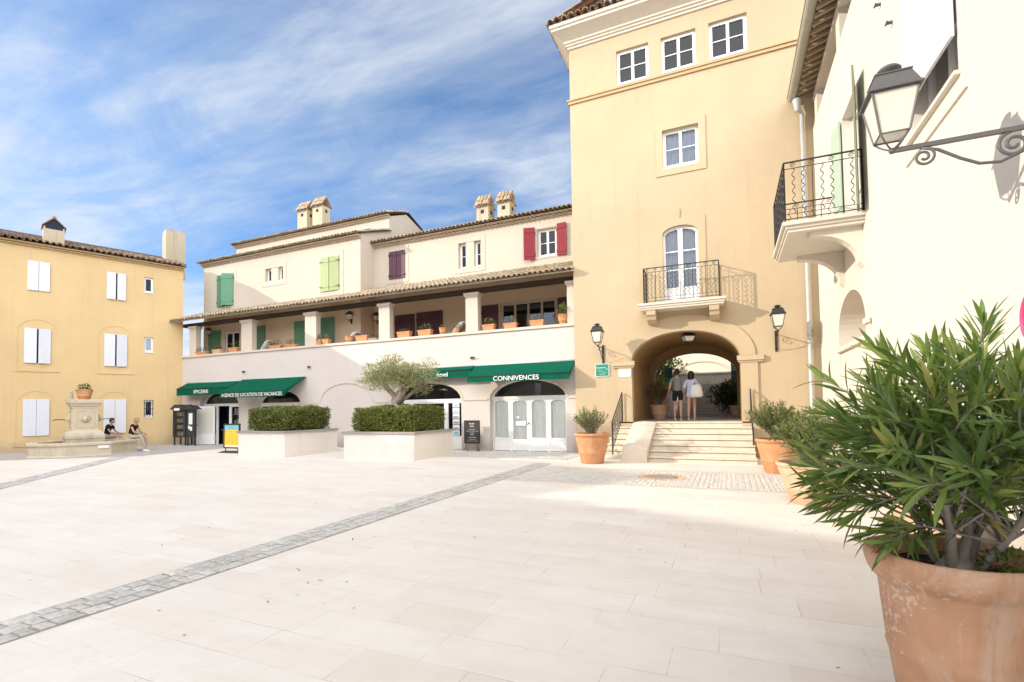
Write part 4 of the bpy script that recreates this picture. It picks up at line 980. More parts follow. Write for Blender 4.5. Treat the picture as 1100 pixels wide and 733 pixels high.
# ------------------------------------------------------------------ tower house with the passage
FT = Frame((0, 16.7, 0), (1, 0, 0), (0, -1, 0))
def tower_house():
    T = Thing('tower_house', 'tall yellow house with a balcony over an arched passage', 'house', (-1.3, 16.7, 0))
    PA = (-2.95, .33, 3.06, 4.0)
    ws = [(-3.24, -2.17, 12.54, 13.74), (-1.77, -.69, 12.54, 13.74), (-.30, .80, 12.54, 13.76)]; sq = (-1.80, -.69, 9.35, 10.62); dr = (-1.87, -.79, 4.86, 7.17, 7.42)
    out = [(-4.9, 0), (PA[0], 0)] + list(reversed(arch(PA[0], PA[1], 0, PA[2], PA[3], 28)[2:])) + [(PA[1], 0), (6.2, 0), (6.2, 14.6), (-4.9, 14.6)]
    mb = MB(); wall(mb, FT, out, [rectp(*q) for q in ws] + [rectp(*sq), arch(dr[0], dr[1], dr[2], dr[3], dr[4])], [.22] * 3 + [.2, .24])
    ar = arch(PA[0], PA[1], 0, PA[2], PA[3], 28); lp = [ar[1]] + ar[2:] + [ar[0]]
    pv = MB()
    for k in range(len(lp) - 1):
        (a, b), (c, e) = lp[k], lp[k + 1]; mb.quad(FT.p(a, b, 0), FT.p(c, e, 0), FT.p(c, e, -.3), FT.p(a, b, -.3)); pv.quad(FT.p(a, b, -.3), FT.p(c, e, -.3), FT.p(c, e, -4.0), FT.p(a, b, -4.0))
    F2 = Frame((0, 20.7, 0), (1, 0, 0), (0, -1, 0)); ia = (-2.78, .27, 2.86, 3.70); ih = arch(ia[0], ia[1], 0, ia[2], ia[3], 28)
    o2 = [(-4.9, 0), (ia[0], 0)] + list(reversed(ih[2:])) + [(ia[1], 0), (6.2, 0), (6.2, 6), (-4.9, 6)]
    wall(pv, F2, o2); lp = [ih[1]] + ih[2:] + [ih[0]]
    for k in range(len(lp) - 1):
        (a, b), (c, e) = lp[k], lp[k + 1]; pv.quad(F2.p(a, b, 0), F2.p(c, e, 0), F2.p(c, e, -.6), F2.p(a, b, -.6))
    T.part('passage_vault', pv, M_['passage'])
    F3 = Frame((0, 21.3, 0), (1, 0, 0), (0, 1, 0)); o3 = o2[:-2] + [(6.2, 14.6), (-4.9, 14.6)]; wall(mb, F3, o3)
    mb.quad((-4.9, 16.7, 0), (-4.9, 21.3, 0), (-4.9, 21.3, 14.6), (-4.9, 16.7, 14.6)); mb.quad((6.2, 16.7, 0), (6.2, 21.3, 0), (6.2, 21.3, 14.6), (6.2, 16.7, 14.6))
    mb.quad((-4.9, 16.7, 14.55), (6.2, 16.7, 14.55), (6.2, 21.3, 14.55), (-4.9, 21.3, 14.55))
    T.part('wall', mb, M_['tower'])
    # cornice: stepped mouldings, coved soffit, fascia, carried round the corner
    prof = [(.002, 14.28), (.05, 14.29), (.05, 14.36), (.10, 14.38), (.10, 14.44), (.15, 14.46), (.15, 14.53), (.24, 14.60), (.42, 14.72), (.50, 14.76), (.50, 14.84), (.55, 14.86), (.55, 14.98), (.0, 14.98)]
    cb = MB(); vs = []
    for d, z in prof: vs += [(6.2, 16.7 - d, z), (-4.9 - d, 16.7 - d, z), (-4.9 - d, 21.3 + d, z)]
    cb.add(vs, [(3 * i + k, 3 * i + k + 1, 3 * i + 3 + k + 1, 3 * i + 3 + k) for i in range(len(prof) - 1) for k in range(2)]); T.part('cornice', cb, M_['cornice'])
    S = V((0, 1, .33)).normalized(); rb = tile_roof((-5.5, 16.1, 15.0), (1, 0, 0), S, 11.7, 2.9, .25, .10, .45, 21); rb.merge(roof_deck((-5.5, 16.1, 15.01), (1, 0, 0), S, 11.7, 3.1))
    rb.merge(tile_roof((-5.5, 21.9, 15.0), (0, -1, 0), V((1, 0, .33)).normalized(), 5.8, 2.0, .25, .10, .45, 22)); rb.merge(roof_deck((-5.5, 21.9, 14.995), (1, 0, 0), V((0, -1, .33)).normalized(), 11.7, 3.1))
    T.part('roof', rb, M_['tile'])
    F = Frame((0, 18.2, 0), (1, 0, 0), (0, -1, 0)); a0 = F.at(660, 10)[0]; a1 = F.at(679.5, 8)[0]; chimney(T, (a0 + a1) / 2, 18.5, 15.1, 17.6, a1 - a0, .7, 0, M_['tower'], M_['tile'])
    sc = MB(); fbox(sc, FT, -4.96, 2.44, 12.30, 12.40, 0, .05); fbox(sc, FT, -4.99, 2.44, 12.403, 12.455, 0, .085); sc.box(-4.96, -4.902, 16.7, 21.2, 12.30, 12.40); T.part('string_course', sc, M_['band'])
    for i, q in enumerate(ws):
        o = window(T, FT, *q, dep=.10, leaves=2, rows=2, back=.6, ft=.06, curtain=False)
        if i == 1:
            pl = MB(); leaf_cloud(pl, FT.p(q[1] - .32, q[2] + .16, -.27), .13, 60, .07, .03, random.Random(4)); T.part('plant_inside', pl, M_['shrub'], o)
    window(T, FT, *sq, dep=.12, leaves=2, rows=2, back=.6, ft=.06, curtain=True)
    sb = MB()
    for q in ((sq[0] - .21, sq[0], sq[2] - .24, sq[3] + .22), (sq[1], sq[1] + .21, sq[2] - .24, sq[3] + .22), (sq[0], sq[1], sq[3], sq[3] + .22), (sq[0], sq[1], sq[2] - .24, sq[2])): fbox(sb, FT, *q, 0, .03)
    T.part('window_surround', sb, M_['tower_trim'])
    # balcony door with an arched head
    mb = MB(); g = MB(); d0, d1 = -.16, -.10; m = (dr[0] + dr[1]) / 2; ah = arch(dr[0] + .002, dr[1] - .002, dr[2], dr[3], dr[4])
    strip(mb, FT, ah[2:], -.001, d0, d1)
    ins = arch(dr[0] + .08, dr[1] - .08, dr[2], dr[3] - .02, dr[4] - .09)
    for k in range(2, len(ah) - 1): mb.hexa([FT.p(*ah[k], d0), FT.p(*ah[k + 1], d0), FT.p(*ins[k + 1], d0), FT.p(*ins[k], d0), FT.p(*ah[k], d1), FT.p(*ah[k + 1], d1), FT.p(*ins[k + 1], d1), FT.p(*ins[k], d1)])
    for q in ((dr[0], dr[0] + .08), (dr[1] - .08, dr[1]), (m - .075, m - .004), (m + .004, m + .075)): fbox(mb, FT, *q, dr[2], dr[3] + (.2 if abs(q[0] - m) < .1 else 0), d0, d1 + (.012 if abs(q[0] - m) < .1 else 0))
    for x0, x1 in ((dr[0] + .08, m - .075), (m + .075, dr[1] - .08)):
        fbox(mb, FT, x0, x1, dr[2], dr[2] + .55, d0, d1 - .01)
        for z in (dr[2] + .55, dr[2] + 1.15, dr[2] + 1.75): fbox(mb, FT, x0, x1, z - .02, z + .02, d0 + .01, d1)
    g.add([FT.p(a, b, d0 + .03) for a, b in ins], [tuple(range(len(ins)))])
    o = T.part('balcony_door', mb, M_['white']); T.part('pane', g, M_['glass'], o)
    cu = MB(); n = 60; vs = []
    for k in range(n + 1):
        x = dr[0] + .03 + (dr[1] - dr[0] - .06) * k / n; dd = -.25 - .018 * sin(k * 1.35); vs += [FT.p(x, dr[2] + .05, dd), FT.p(x, dr[4] - .02, dd)]
    cu.add(vs, [(2 * k, 2 * k + 2, 2 * k + 3, 2 * k + 1) for k in range(n)], True); T.part('curtain', cu, M_['curtain'], o)
    rm = MB(); rm.add([FT.p(dr[0] - .1, dr[2] - .05, -.25 - .35), FT.p(dr[1] + .1, dr[2] - .05, -.6), FT.p(dr[1] + .1, 7.6, -.6), FT.p(dr[0] - .1, 7.6, -.6)], [(0, 1, 2, 3)]); T.part('interior', rm, M_['dark'], o)
    ds = MB(); w_ = .23; i_ = [(dr[1], 4.87)] + arch(dr[0], dr[1], 0, dr[3], dr[4])[2:] + [(dr[0], 4.87)]; o_ = [(dr[1] + w_, 4.87)] + [(dr[1] + w_, dr[4] + w_)] + [(dr[1] + w_ - (dr[1] - dr[0] + 2 * w_) * k / 12, dr[4] + w_) for k in range(1, 12)] + [(dr[0] - w_, dr[4] + w_), (dr[0] - w_, dr[4] + w_)][:1] + [(dr[0] - w_, dr[4] + w_)] + [(dr[0] - w_, 4.87)]
    o_ = o_[:1] + [o_[1]] + [(dr[1] + w_ - (dr[1] - dr[0] + 2 * w_) * k / 14, dr[4] + w_) for k in range(1, 14)] + [(dr[0] - w_, dr[4] + w_), (dr[0] - w_, 4.87)]
    ring(ds, FT, i_, o_, .001, .02); fbox(ds, FT, m - .012, m + .012, 7.66, 7.95, 0, .03); T.part('door_surround', ds, M_['tower_trim'])
    # balcony
    b = MB(); b.box(-2.55, -.09, 16.10, 16.698, 4.66, 4.72); b.box(-2.58, -.06, 16.07, 16.698, 4.722, 4.79); b.box(-2.62, -.02, 16.03, 16.698, 4.792, 4.862)
    bo = T.part('balcony', b, M_['cornice'])
    for x0, x1 in ((-2.36, -2.08), (-.50, -.22)):
        cb = MB(); cb.prism([(x0, 16.13, 4.657), (x0, 16.13, 4.50), (x0, 16.20, 4.45), (x0, 16.24, 4.36), (x0, 16.40, 4.28), (x0, 16.698, 4.24), (x0, 16.698, 4.657)], (x1 - x0, 0, 0)); T.part('corbel', cb, M_['tower_trim'], bo)
    rl = MB(); G = Frame((0, 16.12, 0), (1, 0, 0), (0, -1, 0)); railing_panel(rl, G, -2.42, -.20, 4.865, 5.98, 0, 18, .0085)
    for x in (-2.42, -.20): railing_panel(rl, Frame((x, 16.14, 0), (0, 1, 0), (1, 0, 0)), 0, .54, 4.865, 5.98, 0, 4, .0085)
    T.part('balcony_railing', rl, M_['iron'], bo)
    # archivolt, pilasters and imposts of the passage
    av = MB(); ring(av, FT, arch(PA[0], PA[1], 0, PA[2] + .06, PA[3], 28)[2:], arch(PA[0] - .42, PA[1] + .42, 0, PA[2] + .06, PA[3] + .5, 28)[2:], .001, .04); T.part('archivolt', av, M_['tower_trim'])
    for x0, x1, q0, q1 in ((-3.42, PA[0] - .001, -3.56, PA[0] + .07), (PA[1] + .001, .80, PA[1] - .07, .94)):
        pb = MB(); fbox(pb, FT, x0, x1, .6, 2.90, -.0, .045); fbox(pb, FT, q0, q1, 2.902, 2.96, -.0, .07); fbox(pb, FT, q0 - .03, q1 + .03, 2.962, 3.11, 0, .11); T.part('pilaster', pb, M_['tower_trim'])
    # drain pipe in the corner
    dp = MB(); dp.tube([(2.02, 16.42, 10.45), (2.06, 16.50, 10.30), (2.16, 16.58, 10.12), (2.16, 16.58, .25), (2.16, 16.50, .12)], .055, 10); dp.lathe([(.06, 0), (.075, .05), (.12, .30), (.12, .36)], (2.04, 16.45, 10.15), 12)
    for z in (1.2, 3.6, 6., 8.4): dp.lathe([(.072, 0), (.072, .05)], (2.16, 16.58, z), 10)
    T.part('drain_pipe', dp, M_['zinc'])
    ln = MB()
tower_house()

# ------------------------------------------------------------------ white house at the right
FR = Frame((2.45, 0, 0), (0, 1, 0), (-1, 0, 0))
def white_house():
    T = Thing('white_house', 'sunlit white house with a corner balcony and a roof loggia', 'house', (2.45, 8, 0))
    ni = (11.35, 13.9, 2.90, 3.20, 4.0); bd = (11.52, 12.92, 5.24, 7.9); wn = (7.02, 8.58, 5.30, 8.0)
    mb = MB(); wall(mb, FR, rectp(-3.2, 16.7, 0, 9.66), [arch(*ni, 20), rectp(*bd), rectp(*wn)], [1.1, .28, .28])
    nb = MB(); nb.quad(FR.p(ni[0] - .2, 2.7, -1.09), FR.p(ni[1] + .2, 2.7, -1.09), FR.p(ni[1] + .2, 4.1, -1.09), FR.p(ni[0] - .2, 4.1, -1.09)); fbox(nb, FR, ni[0] + .01, ni[1] - .01, 2.905, 3.35, -1.08, -.75); T.part('niche_back', nb, M_['loggiawall'])
    mb.quad((2.45, -3.2, 0), (9, -3.2, 0), (9, -3.2, 9.66), (2.45, -3.2, 9.66)); mb.quad((9, -3.2, 0), (9, 16.7, 0), (9, 16.7, 9.66), (9, -3.2, 9.66))
    mb.quad((2.45, -3.2, 9.66), (2.75, -3.2, 9.66), (2.75, 16.7, 9.66), (2.45, 16.7, 9.66)); mb.quad((2.75, -3.2, 8.7), (2.75, 16.7, 8.7), (2.75, 16.7, 9.66), (2.75, -3.2, 9.66)); mb.quad((2.75, -3.2, 8.7), (9, -3.2, 8.7), (9, 16.7, 8.7), (2.75, 16.7, 8.7))
    mb.quad((5.0, -3.2, 8.7), (5.0, 16.7, 8.7), (5.0, 16.7, 12), (5.0, -3.2, 12))
    T.part('wall', mb, M_['rwall'])
    for v in (16.25, 13.1, 9.6, 6.1, 2.6, -.9, -2.9): T.part('loggia_post', MB().box(2.47, 2.80, v - .19, v + .19, 9.662, 10.45), M_['rtrim'])
    T.part('loggia_beam', MB().box(2.47, 2.80, -3.2, 16.69, 10.452, 10.66), M_['rtrim'])
    S = V((1, 0, .30)).normalized(); rb = tile_roof((1.98, 16.66, 10.72), (0, -1, 0), S, 19.9, 2.6, .22, .09, .45, 31); ro = T.part('roof', rb, M_['tile']); T.part('roof_deck', roof_deck((1.98, 16.66, 10.72), (0, -1, 0), S, 19.9, 5.2, .04), M_['terra_in'], ro)
    n = 70   # the rafters under the eave
    for k in range(n):
        v = -3.1 + 19.7 * k / (n - 1); T.part('rafter', MB().obox((2.5, v, 10.735), (.46, 0, .138), (0, .045, 0), (-.012, 0, .04)), M_['terra_in'])
    gt = MB(); K = 8; vs = []
    for v in (-3.2, 16.62):
        for k in range(K + 1): t = pi + pi * k / K; vs.append((1.93 + .12 * cos(t), v, 10.68 + .12 * sin(t)))
    gt.add(vs, [(k, k + 1, K + 2 + k, K + 1 + k) for k in range(K)], True); gt.tube([(1.81, -3.2, 10.68), (1.81, 16.62, 10.68)], .018, 6); gt.box(1.83, 2.03, 16.62, 16.63, 10.57, 10.68); T.part('gutter', gt, M_['gutter'])
    ns = MB(); ring(ns, FR, arch(ni[0], ni[1], 0, ni[3], ni[4], 20)[2:], arch(ni[0] - .24, ni[1] + .24, 0, ni[3], ni[4] + .24, 20)[2:], .001, .04); fbox(ns, FR, ni[0] - .24, ni[0] - .002, 0, ni[3] - .002, 0, .04); fbox(ns, FR, ni[1] + .002, ni[1] + .24, 0, ni[3] - .002, 0, .04); fbox(ns, FR, ni[0] - .30, ni[0] + .02, 3.10, 3.20, .041, .085); fbox(ns, FR, ni[0] - .1, ni[1] + .1, 2.80, 2.90, .0, .09); T.part('niche_surround', ns, M_['rtrim'])
    # balcony with curved corbels
    b = MB(); b.box(1.16, 2.447, 11.30, 13.62, 5.05, 5.11); b.box(1.12, 2.447, 11.26, 13.66, 5.112, 5.17); b.box(1.06, 2.447, 11.20, 13.72, 5.172, 5.245); bo = T.part('balcony', b, M_['rtrim'])
    for v in (11.45, 13.22):
        pr = [(2.447, v, 5.047), (1.55, v, 5.047), (1.55, v, 4.97)] + [(1.62 + .75 * sin(t * pi / 2 / 8) , v, 4.95 - .60 * (1 - cos(t * pi / 2 / 8))) for t in range(9)] + [(2.447, v, 4.25)]
        cb = MB(); cb.prism(pr, (0, .26, 0)); T.part('corbel', cb, M_['rtrim'], bo)
    rl = MB(); railing_panel(rl, Frame((1.12, 11.28, 0), (1, 0, 0), (0, -1, 0)), 0, 1.32, 5.25, 6.46, 0, 8, .009); railing_panel(rl, Frame((1.12, 11.28, 0), (0, 1, 0), (-1, 0, 0)), 0, 2.36, 5.25, 6.46, 0, 17, .009); railing_panel(rl, Frame((1.12, 13.64, 0), (1, 0, 0), (0, -1, 0)), 0, 1.32, 5.25, 6.46, 0, 8, .009); T.part('balcony_railing', rl, M_['iron'], bo)
    window(T, FR, *bd, dep=.2, leaves=2, rows=3, back=.5, sill=False)
    l = T.part('shutter', shutter_mb(FR, 10.84, 11.50, 5.26, 7.9, .03, hinge='r', ang=radians(13), batten=False), M_['shut_olive']); pass
    l = T.part('shutter', shutter_mb(FR, 12.94, 13.60, 5.26, 7.9, .03, hinge='l', ang=radians(4), batten=False), M_['shut_mint']); pass
    window(T, FR, *wn, dep=.2, leaves=2, rows=3, back=.6, sill=False)
    m = (wn[0] + wn[1]) / 2
    for q, h in (((wn[0] - .04, m - .006), 'l'), ((m + .006, wn[1] + .04), 'r')):
        l = T.part('shutter', shutter_mb(FR, *q, 5.70, 8.0, .035, boards=5, hinge=h, ang=radians(1.5), batten=False), M_['shut_white'])
    ss = MB(); fbox(ss, FR, wn[0] - .22, wn[1] + .22, wn[2] - .30, wn[2] - .24, 0, .03); fbox(ss, FR, wn[0] - .05, wn[1] + .05, wn[2] - .05, wn[2] - .002, -.0, .06); fbox(ss, FR, wn[0] - .22, wn[0] - .20, wn[2] - .24, 8.2, 0, .02); fbox(ss, FR, wn[1] + .2, wn[1] + .22, wn[2] - .24, 8.2, 0, .02); T.part('window_surround', ss, M_['rtrim'])
    for v, z in ((9.75, 8.15), (9.2, 7.45)): hk = MB(); fbox(hk, FR, v - .015, v + .015, z - .02, z + .02, 0, .08); fbox(hk, FR, v - .05, v + .05, z - .012, z + .012, .07, .09); T.part('shutter_catch', hk, M_['lampgrey'])
white_house()

# ------------------------------------------------------------------ houses round the rest of the square (left of and behind the photographer): they shade the paving
def far_house(name, label, P, rot, w, d, h, ridge, mat, ov=.35):
    T = Thing(name, label, 'house', P, rot); c, s = cos(rot), sin(rot); A = V((c, s, 0)); B = V((-s, c, 0)); O = V(P)
    W = lambda x, y, z: O + A * x + B * y + UZ * z
    mb = MB(); F = Frame(O, A, -B); hs = [rectp(1.2 + 2.6 * i, 2.2 + 2.6 * i, 1 + 3 * k, 2.5 + 3 * k) for i in range(int((w - 2) / 2.6)) for k in range(int(h / 3))]
    G = Frame(W(0, d, 0), A, B); wall(mb, F, rectp(0, w, 0, h)); wall(mb, G, rectp(0, w, 0, h), hs, .2)
    for x in (0, w): mb.add([W(x, 0, 0), W(x, d, 0), W(x, d, h), W(x, d / 2, h + ridge), W(x, 0, h)], [(0, 1, 2, 3, 4)])
    T.part('wall', mb, M_[mat]); rb = MB(); k = ridge / (d / 2); L = (d / 2 + ov) * sqrt(1 + k * k)
    rb.merge(tile_roof(W(-.1, d + ov, h - ov * k + .05), A, (-B + UZ * k).normalized(), w + .2, L, .24, .1, .6, 40)); rb.merge(roof_deck(W(-.1, d + ov, h - ov * k + .05), A, (-B + UZ * k).normalized(), w + .2, L)); rb.merge(roof_deck(W(-.1, -ov, h - ov * k + .05), A, (B + UZ * k).normalized(), w + .2, L)); T.part('roof', rb, M_['tile'])
    for q in hs:
        a0, b0 = q[0]; a1, b1 = q[2]; T.part('shutter', shutter_mb(G, a0, a1, b0, b1, -.12, boards=6), M_['shut_white'])
far_house('tall_house', 'tall ochre house with a gable beyond the yellow house', (-45, -10.9, 0), 0, 11.3, 8.2, 11.45, 1.25, 'yellow')
far_house('low_house', 'cream house with white shutters across the square', (-33.5, -14, 0), 0, 8.7, 9, 8.95, .6, 'upper')
far_house('long_house', 'pale house facing the tower across the square', (-27.4, -12.9, 0), radians(-21), 8.6, 8, 9.05, .5, 'arcade')
far_house('corner_house', 'pale tall house closing the square behind the photographer', (-19.0, -16.9, 0), radians(-21), 16, 8.5, 11.2, .6, 'upper')
# ------------------------------------------------------------------ ground
g = MB(); g.quad((-60, -30, 0), (9, -30, 0), (9, 23, 0), (-60, 23, 0)); struct('paving', g, M_['limestone'])
g = MB(); g.quad((-1500, -1500, -.06), (1500, -1500, -.06), (1500, 1500, -.06), (-1500, 1500, -.06)); struct('ground', g, M_['earth'])
def stone_at(mb, c, a, l, w, h, rn):
    ca, sa = cos(a), sin(a); jit = lambda q: q * rn.uniform(.93, 1.04); vs = []
    for z, k in ((.002, 1.), (h * .55, 1.), (h, .72)):
        for x, y in ((-l / 2, -w / 2), (l / 2, -w / 2), (l / 2, w / 2), (-l / 2, w / 2)):
            x, y = jit(x) * k, jit(y) * k; vs.append((c[0] + x * ca - y * sa, c[1] + x * sa + y * ca, z + (rn.uniform(-.002, .003) if z > .002 else 0)))
    mb.add(vs, [(k, (k + 1) % 4, 4 + (k + 1) % 4, 4 + k) for k in range(4)] + [(4 + k, 4 + (k + 1) % 4, 8 + (k + 1) % 4, 8 + k) for k in range(4)] + [(8, 9, 10, 11)])
def cobble_strip(p0, p1, w, rows, seed):
    rn = random.Random(seed); p0, p1 = V((*p0, 0)), V((*p1, 0)); d = (p1 - p0); L = d.length; d /= L; n = V((-d.y, d.x, 0)); a = atan2(d.y, d.x); mb = MB(); rw = w / rows
    for r in range(rows):
        x = rn.uniform(-.1, 0)
        while x < L:
            l = rn.uniform(.09, .22); c = p0 + d * (x + l / 2) + n * ((r + .5) * rw - w / 2); stone_at(mb, c, a + rn.uniform(-.05, .05), l - rn.uniform(.010, .026), rw - rn.uniform(.008, .028), rn.uniform(.008, .020), rn); x += l
    b = MB(); q = n * (w / 2 + .01); b.quad(*[v + UZ * .004 for v in (p0 - q, p1 - q, p1 + q, p0 + q)])
    return mb, b
sa, ja = cobble_strip((-4.97, -4), (-4.99, 13.5), .50, 3, 1); sb_, jb = cobble_strip((-11.5, 2.1), (-20.9, 11.2), .52, 3, 2)
sa.merge(sb_); ja.merge(jb); struct('cobble_gutter', sa, M_['cobble']); struct('gutter_bed', ja, M_['joint'])
def fan(u0, u1, v0, v1, seed, colw=1.15, sz=.105):
    rn = random.Random(seed); mb = MB(); R0 = colw * .62; n = int(math.ceil((u1 - u0) / colw)); cw = (u1 - u0) / n
    for i in range(n):
        uc = u0 + (i + .5) * cw; half = math.asin(min(.98, cw / 2 / R0)); j = -2
        while True:
            vb = v0 + j * sz - R0 * cos(half)
            if vb + R0 * cos(half) > v1: break
            m = max(3, int(2 * half * R0 / sz))
            for k in range(m):
                t = -half + 2 * half * (k + .5) / m; x, y = uc + R0 * sin(t), vb + R0 * cos(t)
                if u0 < x < u1 and v0 + .05 < y < v1 - .05: stone_at(mb, (x, y), -t, 2 * half * R0 / m - .012, sz - .012, rn.uniform(.010, .018), rn)
            j += 1
    b = MB().quad((u0, v0, .004), (u1, v0, .004), (u1, v1, .004), (u0, v1, .004)); return mb, b
g = MB(); g.add([(-60, -2, .003), (-29.5, -2, .003), (-24.6, 8.7, .003), (-20.6, 11.7, .003), (-20.9, 17.0, .003), (-26.4, 17.0, .003), (-60, 17, .003)], [tuple(range(7))]); struct('cobbled_lane', g, M_['setts'])
fa, fb = fan(-4.55, 1.9, 10.35, 12.7, 5); struct('cobble_apron', fa, M_['cobble_pale']); struct('apron_bed', fb, M_['joint_pale'])
fa, fb = fan(-9.0, -4.62, 14.75, 16.95, 6); struct('cobble_path', fa, M_['cobble']); struct('path_bed', fb, M_['joint'])
kb = MB()
for q in ((-4.71, 2.0, 10.15, 10.34), (-4.71, 2.0, 12.71, 12.9), (-9.2, -4.6, 14.5, 14.74), (-4.71, -4.56, 10.35, 12.7)):
    x0, x1, y0, y1 = q
    if x1 - x0 > .5:
        x = x0
        while x < x1 - .05: l = min(R.uniform(.6, 1.1), x1 - x); kb.box(x, x + l - .006, y0, y1, -.02, .008); x += l
    else: kb.box(x0, x1, y0, y1, -.02, .008)
struct('kerb_line', kb, M_['kerbstone'])
lv = MB(); rn = random.Random(88)
for k in range(70): leaf(lv, V((rn.uniform(-7, 2.2), rn.uniform(2.2, 10), .006)), V((rn.uniform(-1, 1), rn.uniform(-1, 1), .06)), UZ, rn.uniform(.025, .055), rn.uniform(.010, .02), -.12)
struct('leaf_litter', lv, M_['dryleaf'], 'stuff')
# round drain set in the cobbles
T = Thing('drain_cover', 'round iron drain cover ringed with reddish stones before the steps', 'drain', (-1.45, 11.6, 0)); rn = random.Random(9)
dm = MB().lathe([(.36, .0), (.36, .021), (.30, .024), (.0001, .024)], (-1.45, 11.6, 0), 28); T.part('cover', dm, M_['coping'])
rg = MB()
for k in range(24): t = 2 * pi * k / 24; stone_at(rg, (-1.45 + .45 * cos(t), 11.6 + .45 * sin(t)), t + pi / 2, .105, .15, .026, rn)
T.part('stone_ring', rg, M_['palepot'])

# ------------------------------------------------------------------ steps, ramp and rails before the passage
T = Thing('stone_steps', 'wide pale stone steps rising to the arched passage', 'steps', (-.8, 14.75, 0)); RISE, TR = .157, .32
for k in range(7):
    v0 = 14.75 + TR * k; z0, z1 = RISE * k, RISE * (k + 1); x1 = .60 if k else .62
    sm = MB(); sm.box(-2.21, x1, v0 + .02, 16.695, max(z0 - .0, .0), z1 - .062); sm.box(-2.20, x1 - .01, v0 + .07, 16.69, z1 - .063, z1 - .040); sm.box(-2.205, x1 + .005, v0 - .015, 16.69, z1 - .041, z1); st = T.part('step', sm, M_['step'])
    if k: 
        s2 = MB(); s2.box(-3.52, -2.96, v0 + .02, 16.695, z0, z1 - .062); s2.box(-3.51, -2.965, v0 + .07, 16.69, z1 - .063, z1 - .040); s2.box(-3.53, -2.955, v0 - .015, 16.69, z1 - .041, z1); T.part('side_step', s2, M_['step'])
T2 = Thing('stone_ramp', 'rounded stone ramp running up beside the steps', 'ramp', (-2.58, 14.6, 0)); rm = MB(); nu, nv = 10, 24; rn = random.Random(12)
for j in range(nv + 1):
    v = 14.58 + (16.69 - 14.58) * j / nv; base = .30 + (1.075 - .30) * j / nv
    for i in range(nu + 1):
        x = -1 + 2 * i / nu; rm.v.append((-2.945 + .73 * i / nu, v, base + .105 * (1 - x * x) * (1 - .6 * j / nv) + rn.uniform(-.006, .006)))
for j in range(nv):
    for i in range(nu): rm.f.append([j * (nu + 1) + i, j * (nu + 1) + i + 1, (j + 1) * (nu + 1) + i + 1, (j + 1) * (nu + 1) + i]); rm.sm.append(True)
o = len(rm.v); fr = [rm.v[i] for i in range(nu + 1)]; rm.add(fr + [(p[0], p[1], 0) for p in fr], [(i + 1, i, nu + 1 + i, nu + 2 + i) for i in range(nu)])
for i in (0, nu):
    e = [rm.v[j * (nu + 1) + i] for j in range(nv + 1)]; rm.add(e + [(p[0], p[1], 0) for p in e], [(j, j + 1, nv + 2 + j, nv + 1 + j) for j in range(nv)])
T2.part('ramp_body', rm, M_['stonewall'] if False else M_['step'])
def stair_rail(name, label, u, v0, z0, v1, z1, h, hb):
    T = Thing(name, label, 'railing', (u, v0, z0), 0, 'iron railings of the steps'); F = Frame((u, 0, 0), (0, 1, 0), (-1, 0, 0)); mb = MB(); sl = (z1 - z0) / (v1 - v0)
    mb.tube([F.p(v0, z0, 0), F.p(v0, z0 + hb, 0)], .02, 4); mb.tube([F.p(v1, z1, 0), F.p(v1, z1 + h, 0)], .02, 4); p = T.part('post', mb, M_['iron'])
    hr = MB(); hr.tube([F.p(v0, z0 + hb, 0), F.p(v1, z1 + h, 0)], .022, 4); T.part('handrail', hr, M_['iron'])
    inf = MB(); inf.tube([F.p(v0, z0 + .14, 0), F.p(v1, z1 + .14, 0)], .010, 4); inf.tube([F.p(v0, z0 + hb - .13, 0), F.p(v1, z1 + h - .13, 0)], .008, 4)
    n = max(4, int((v1 - v0) / .13))
    for k in range(1, n):
        v = v0 + (v1 - v0) * k / n; zb = z0 + sl * (v - v0); hh = hb + (h - hb) * k / n
        if k % 3 == 0: inf.tube([F.p(v, zb + .14, 0), F.p(v, zb + hh - .13, 0)], .009, 4)
        else: inf.tube(wavy(F, v, zb + .14, zb + hh - .13, 0, .03), .009, 4)
    T.part('infill', inf, M_['iron'])
stair_rail('stair_railing', 'black wrought iron railing between terracotta pot and ramp', -3.28, 15.0, .16, 16.6, 1.09, .98, .98)
stair_rail('stair_railing', 'black wrought iron railing on the planter side of the steps', .57, 15.45, .40, 16.6, 1.10, .98, .52)

# ------------------------------------------------------------------ the upper garden seen through the passage
g = MB(); g.box(-4.86, 6.1, 16.705, 21.3, .9, 1.099); g.box(-14, 12, 21.305, 60, .9, 1.099); struct('upper_terrace', g, M_['stonewall'])
T = Thing('garden_shade_block', 'unseen pale house block with a tiled roof added to darken the garden', 'house', (5.2, 30, 1.1)); T.part('wall', MB().box(4.6, 9, 24, 36, 1.1, 6.0), M_['cream_far']); T.part('roof', tile_roof((4.4, 36, 6.0), (0, -1, 0), V((1, 0, .3)).normalized(), 12, 3, .24, .1, .5, 61), M_['tile'])  # added out of view to block light from the garden behind the passage
T = Thing('garden_steps', 'long flight of grey garden steps beyond the passage', 'steps', (-.6, 23.2, 1.1))
for k in range(12):
    v0 = 23.2 + .40 * k; s = MB(); s.box(-2.0, 1.05, v0, 30, 1.101 + .135 * k, 1.10 + .135 * k + .09); o = T.part('step', s, M_['darkstone']); s = MB(); s.box(-2.02, 1.07, v0 - .03, 30, 1.10 + .135 * k + .092, 1.10 + .135 * (k + 1)); T.part('step_edge', s, M_['coping'], o)
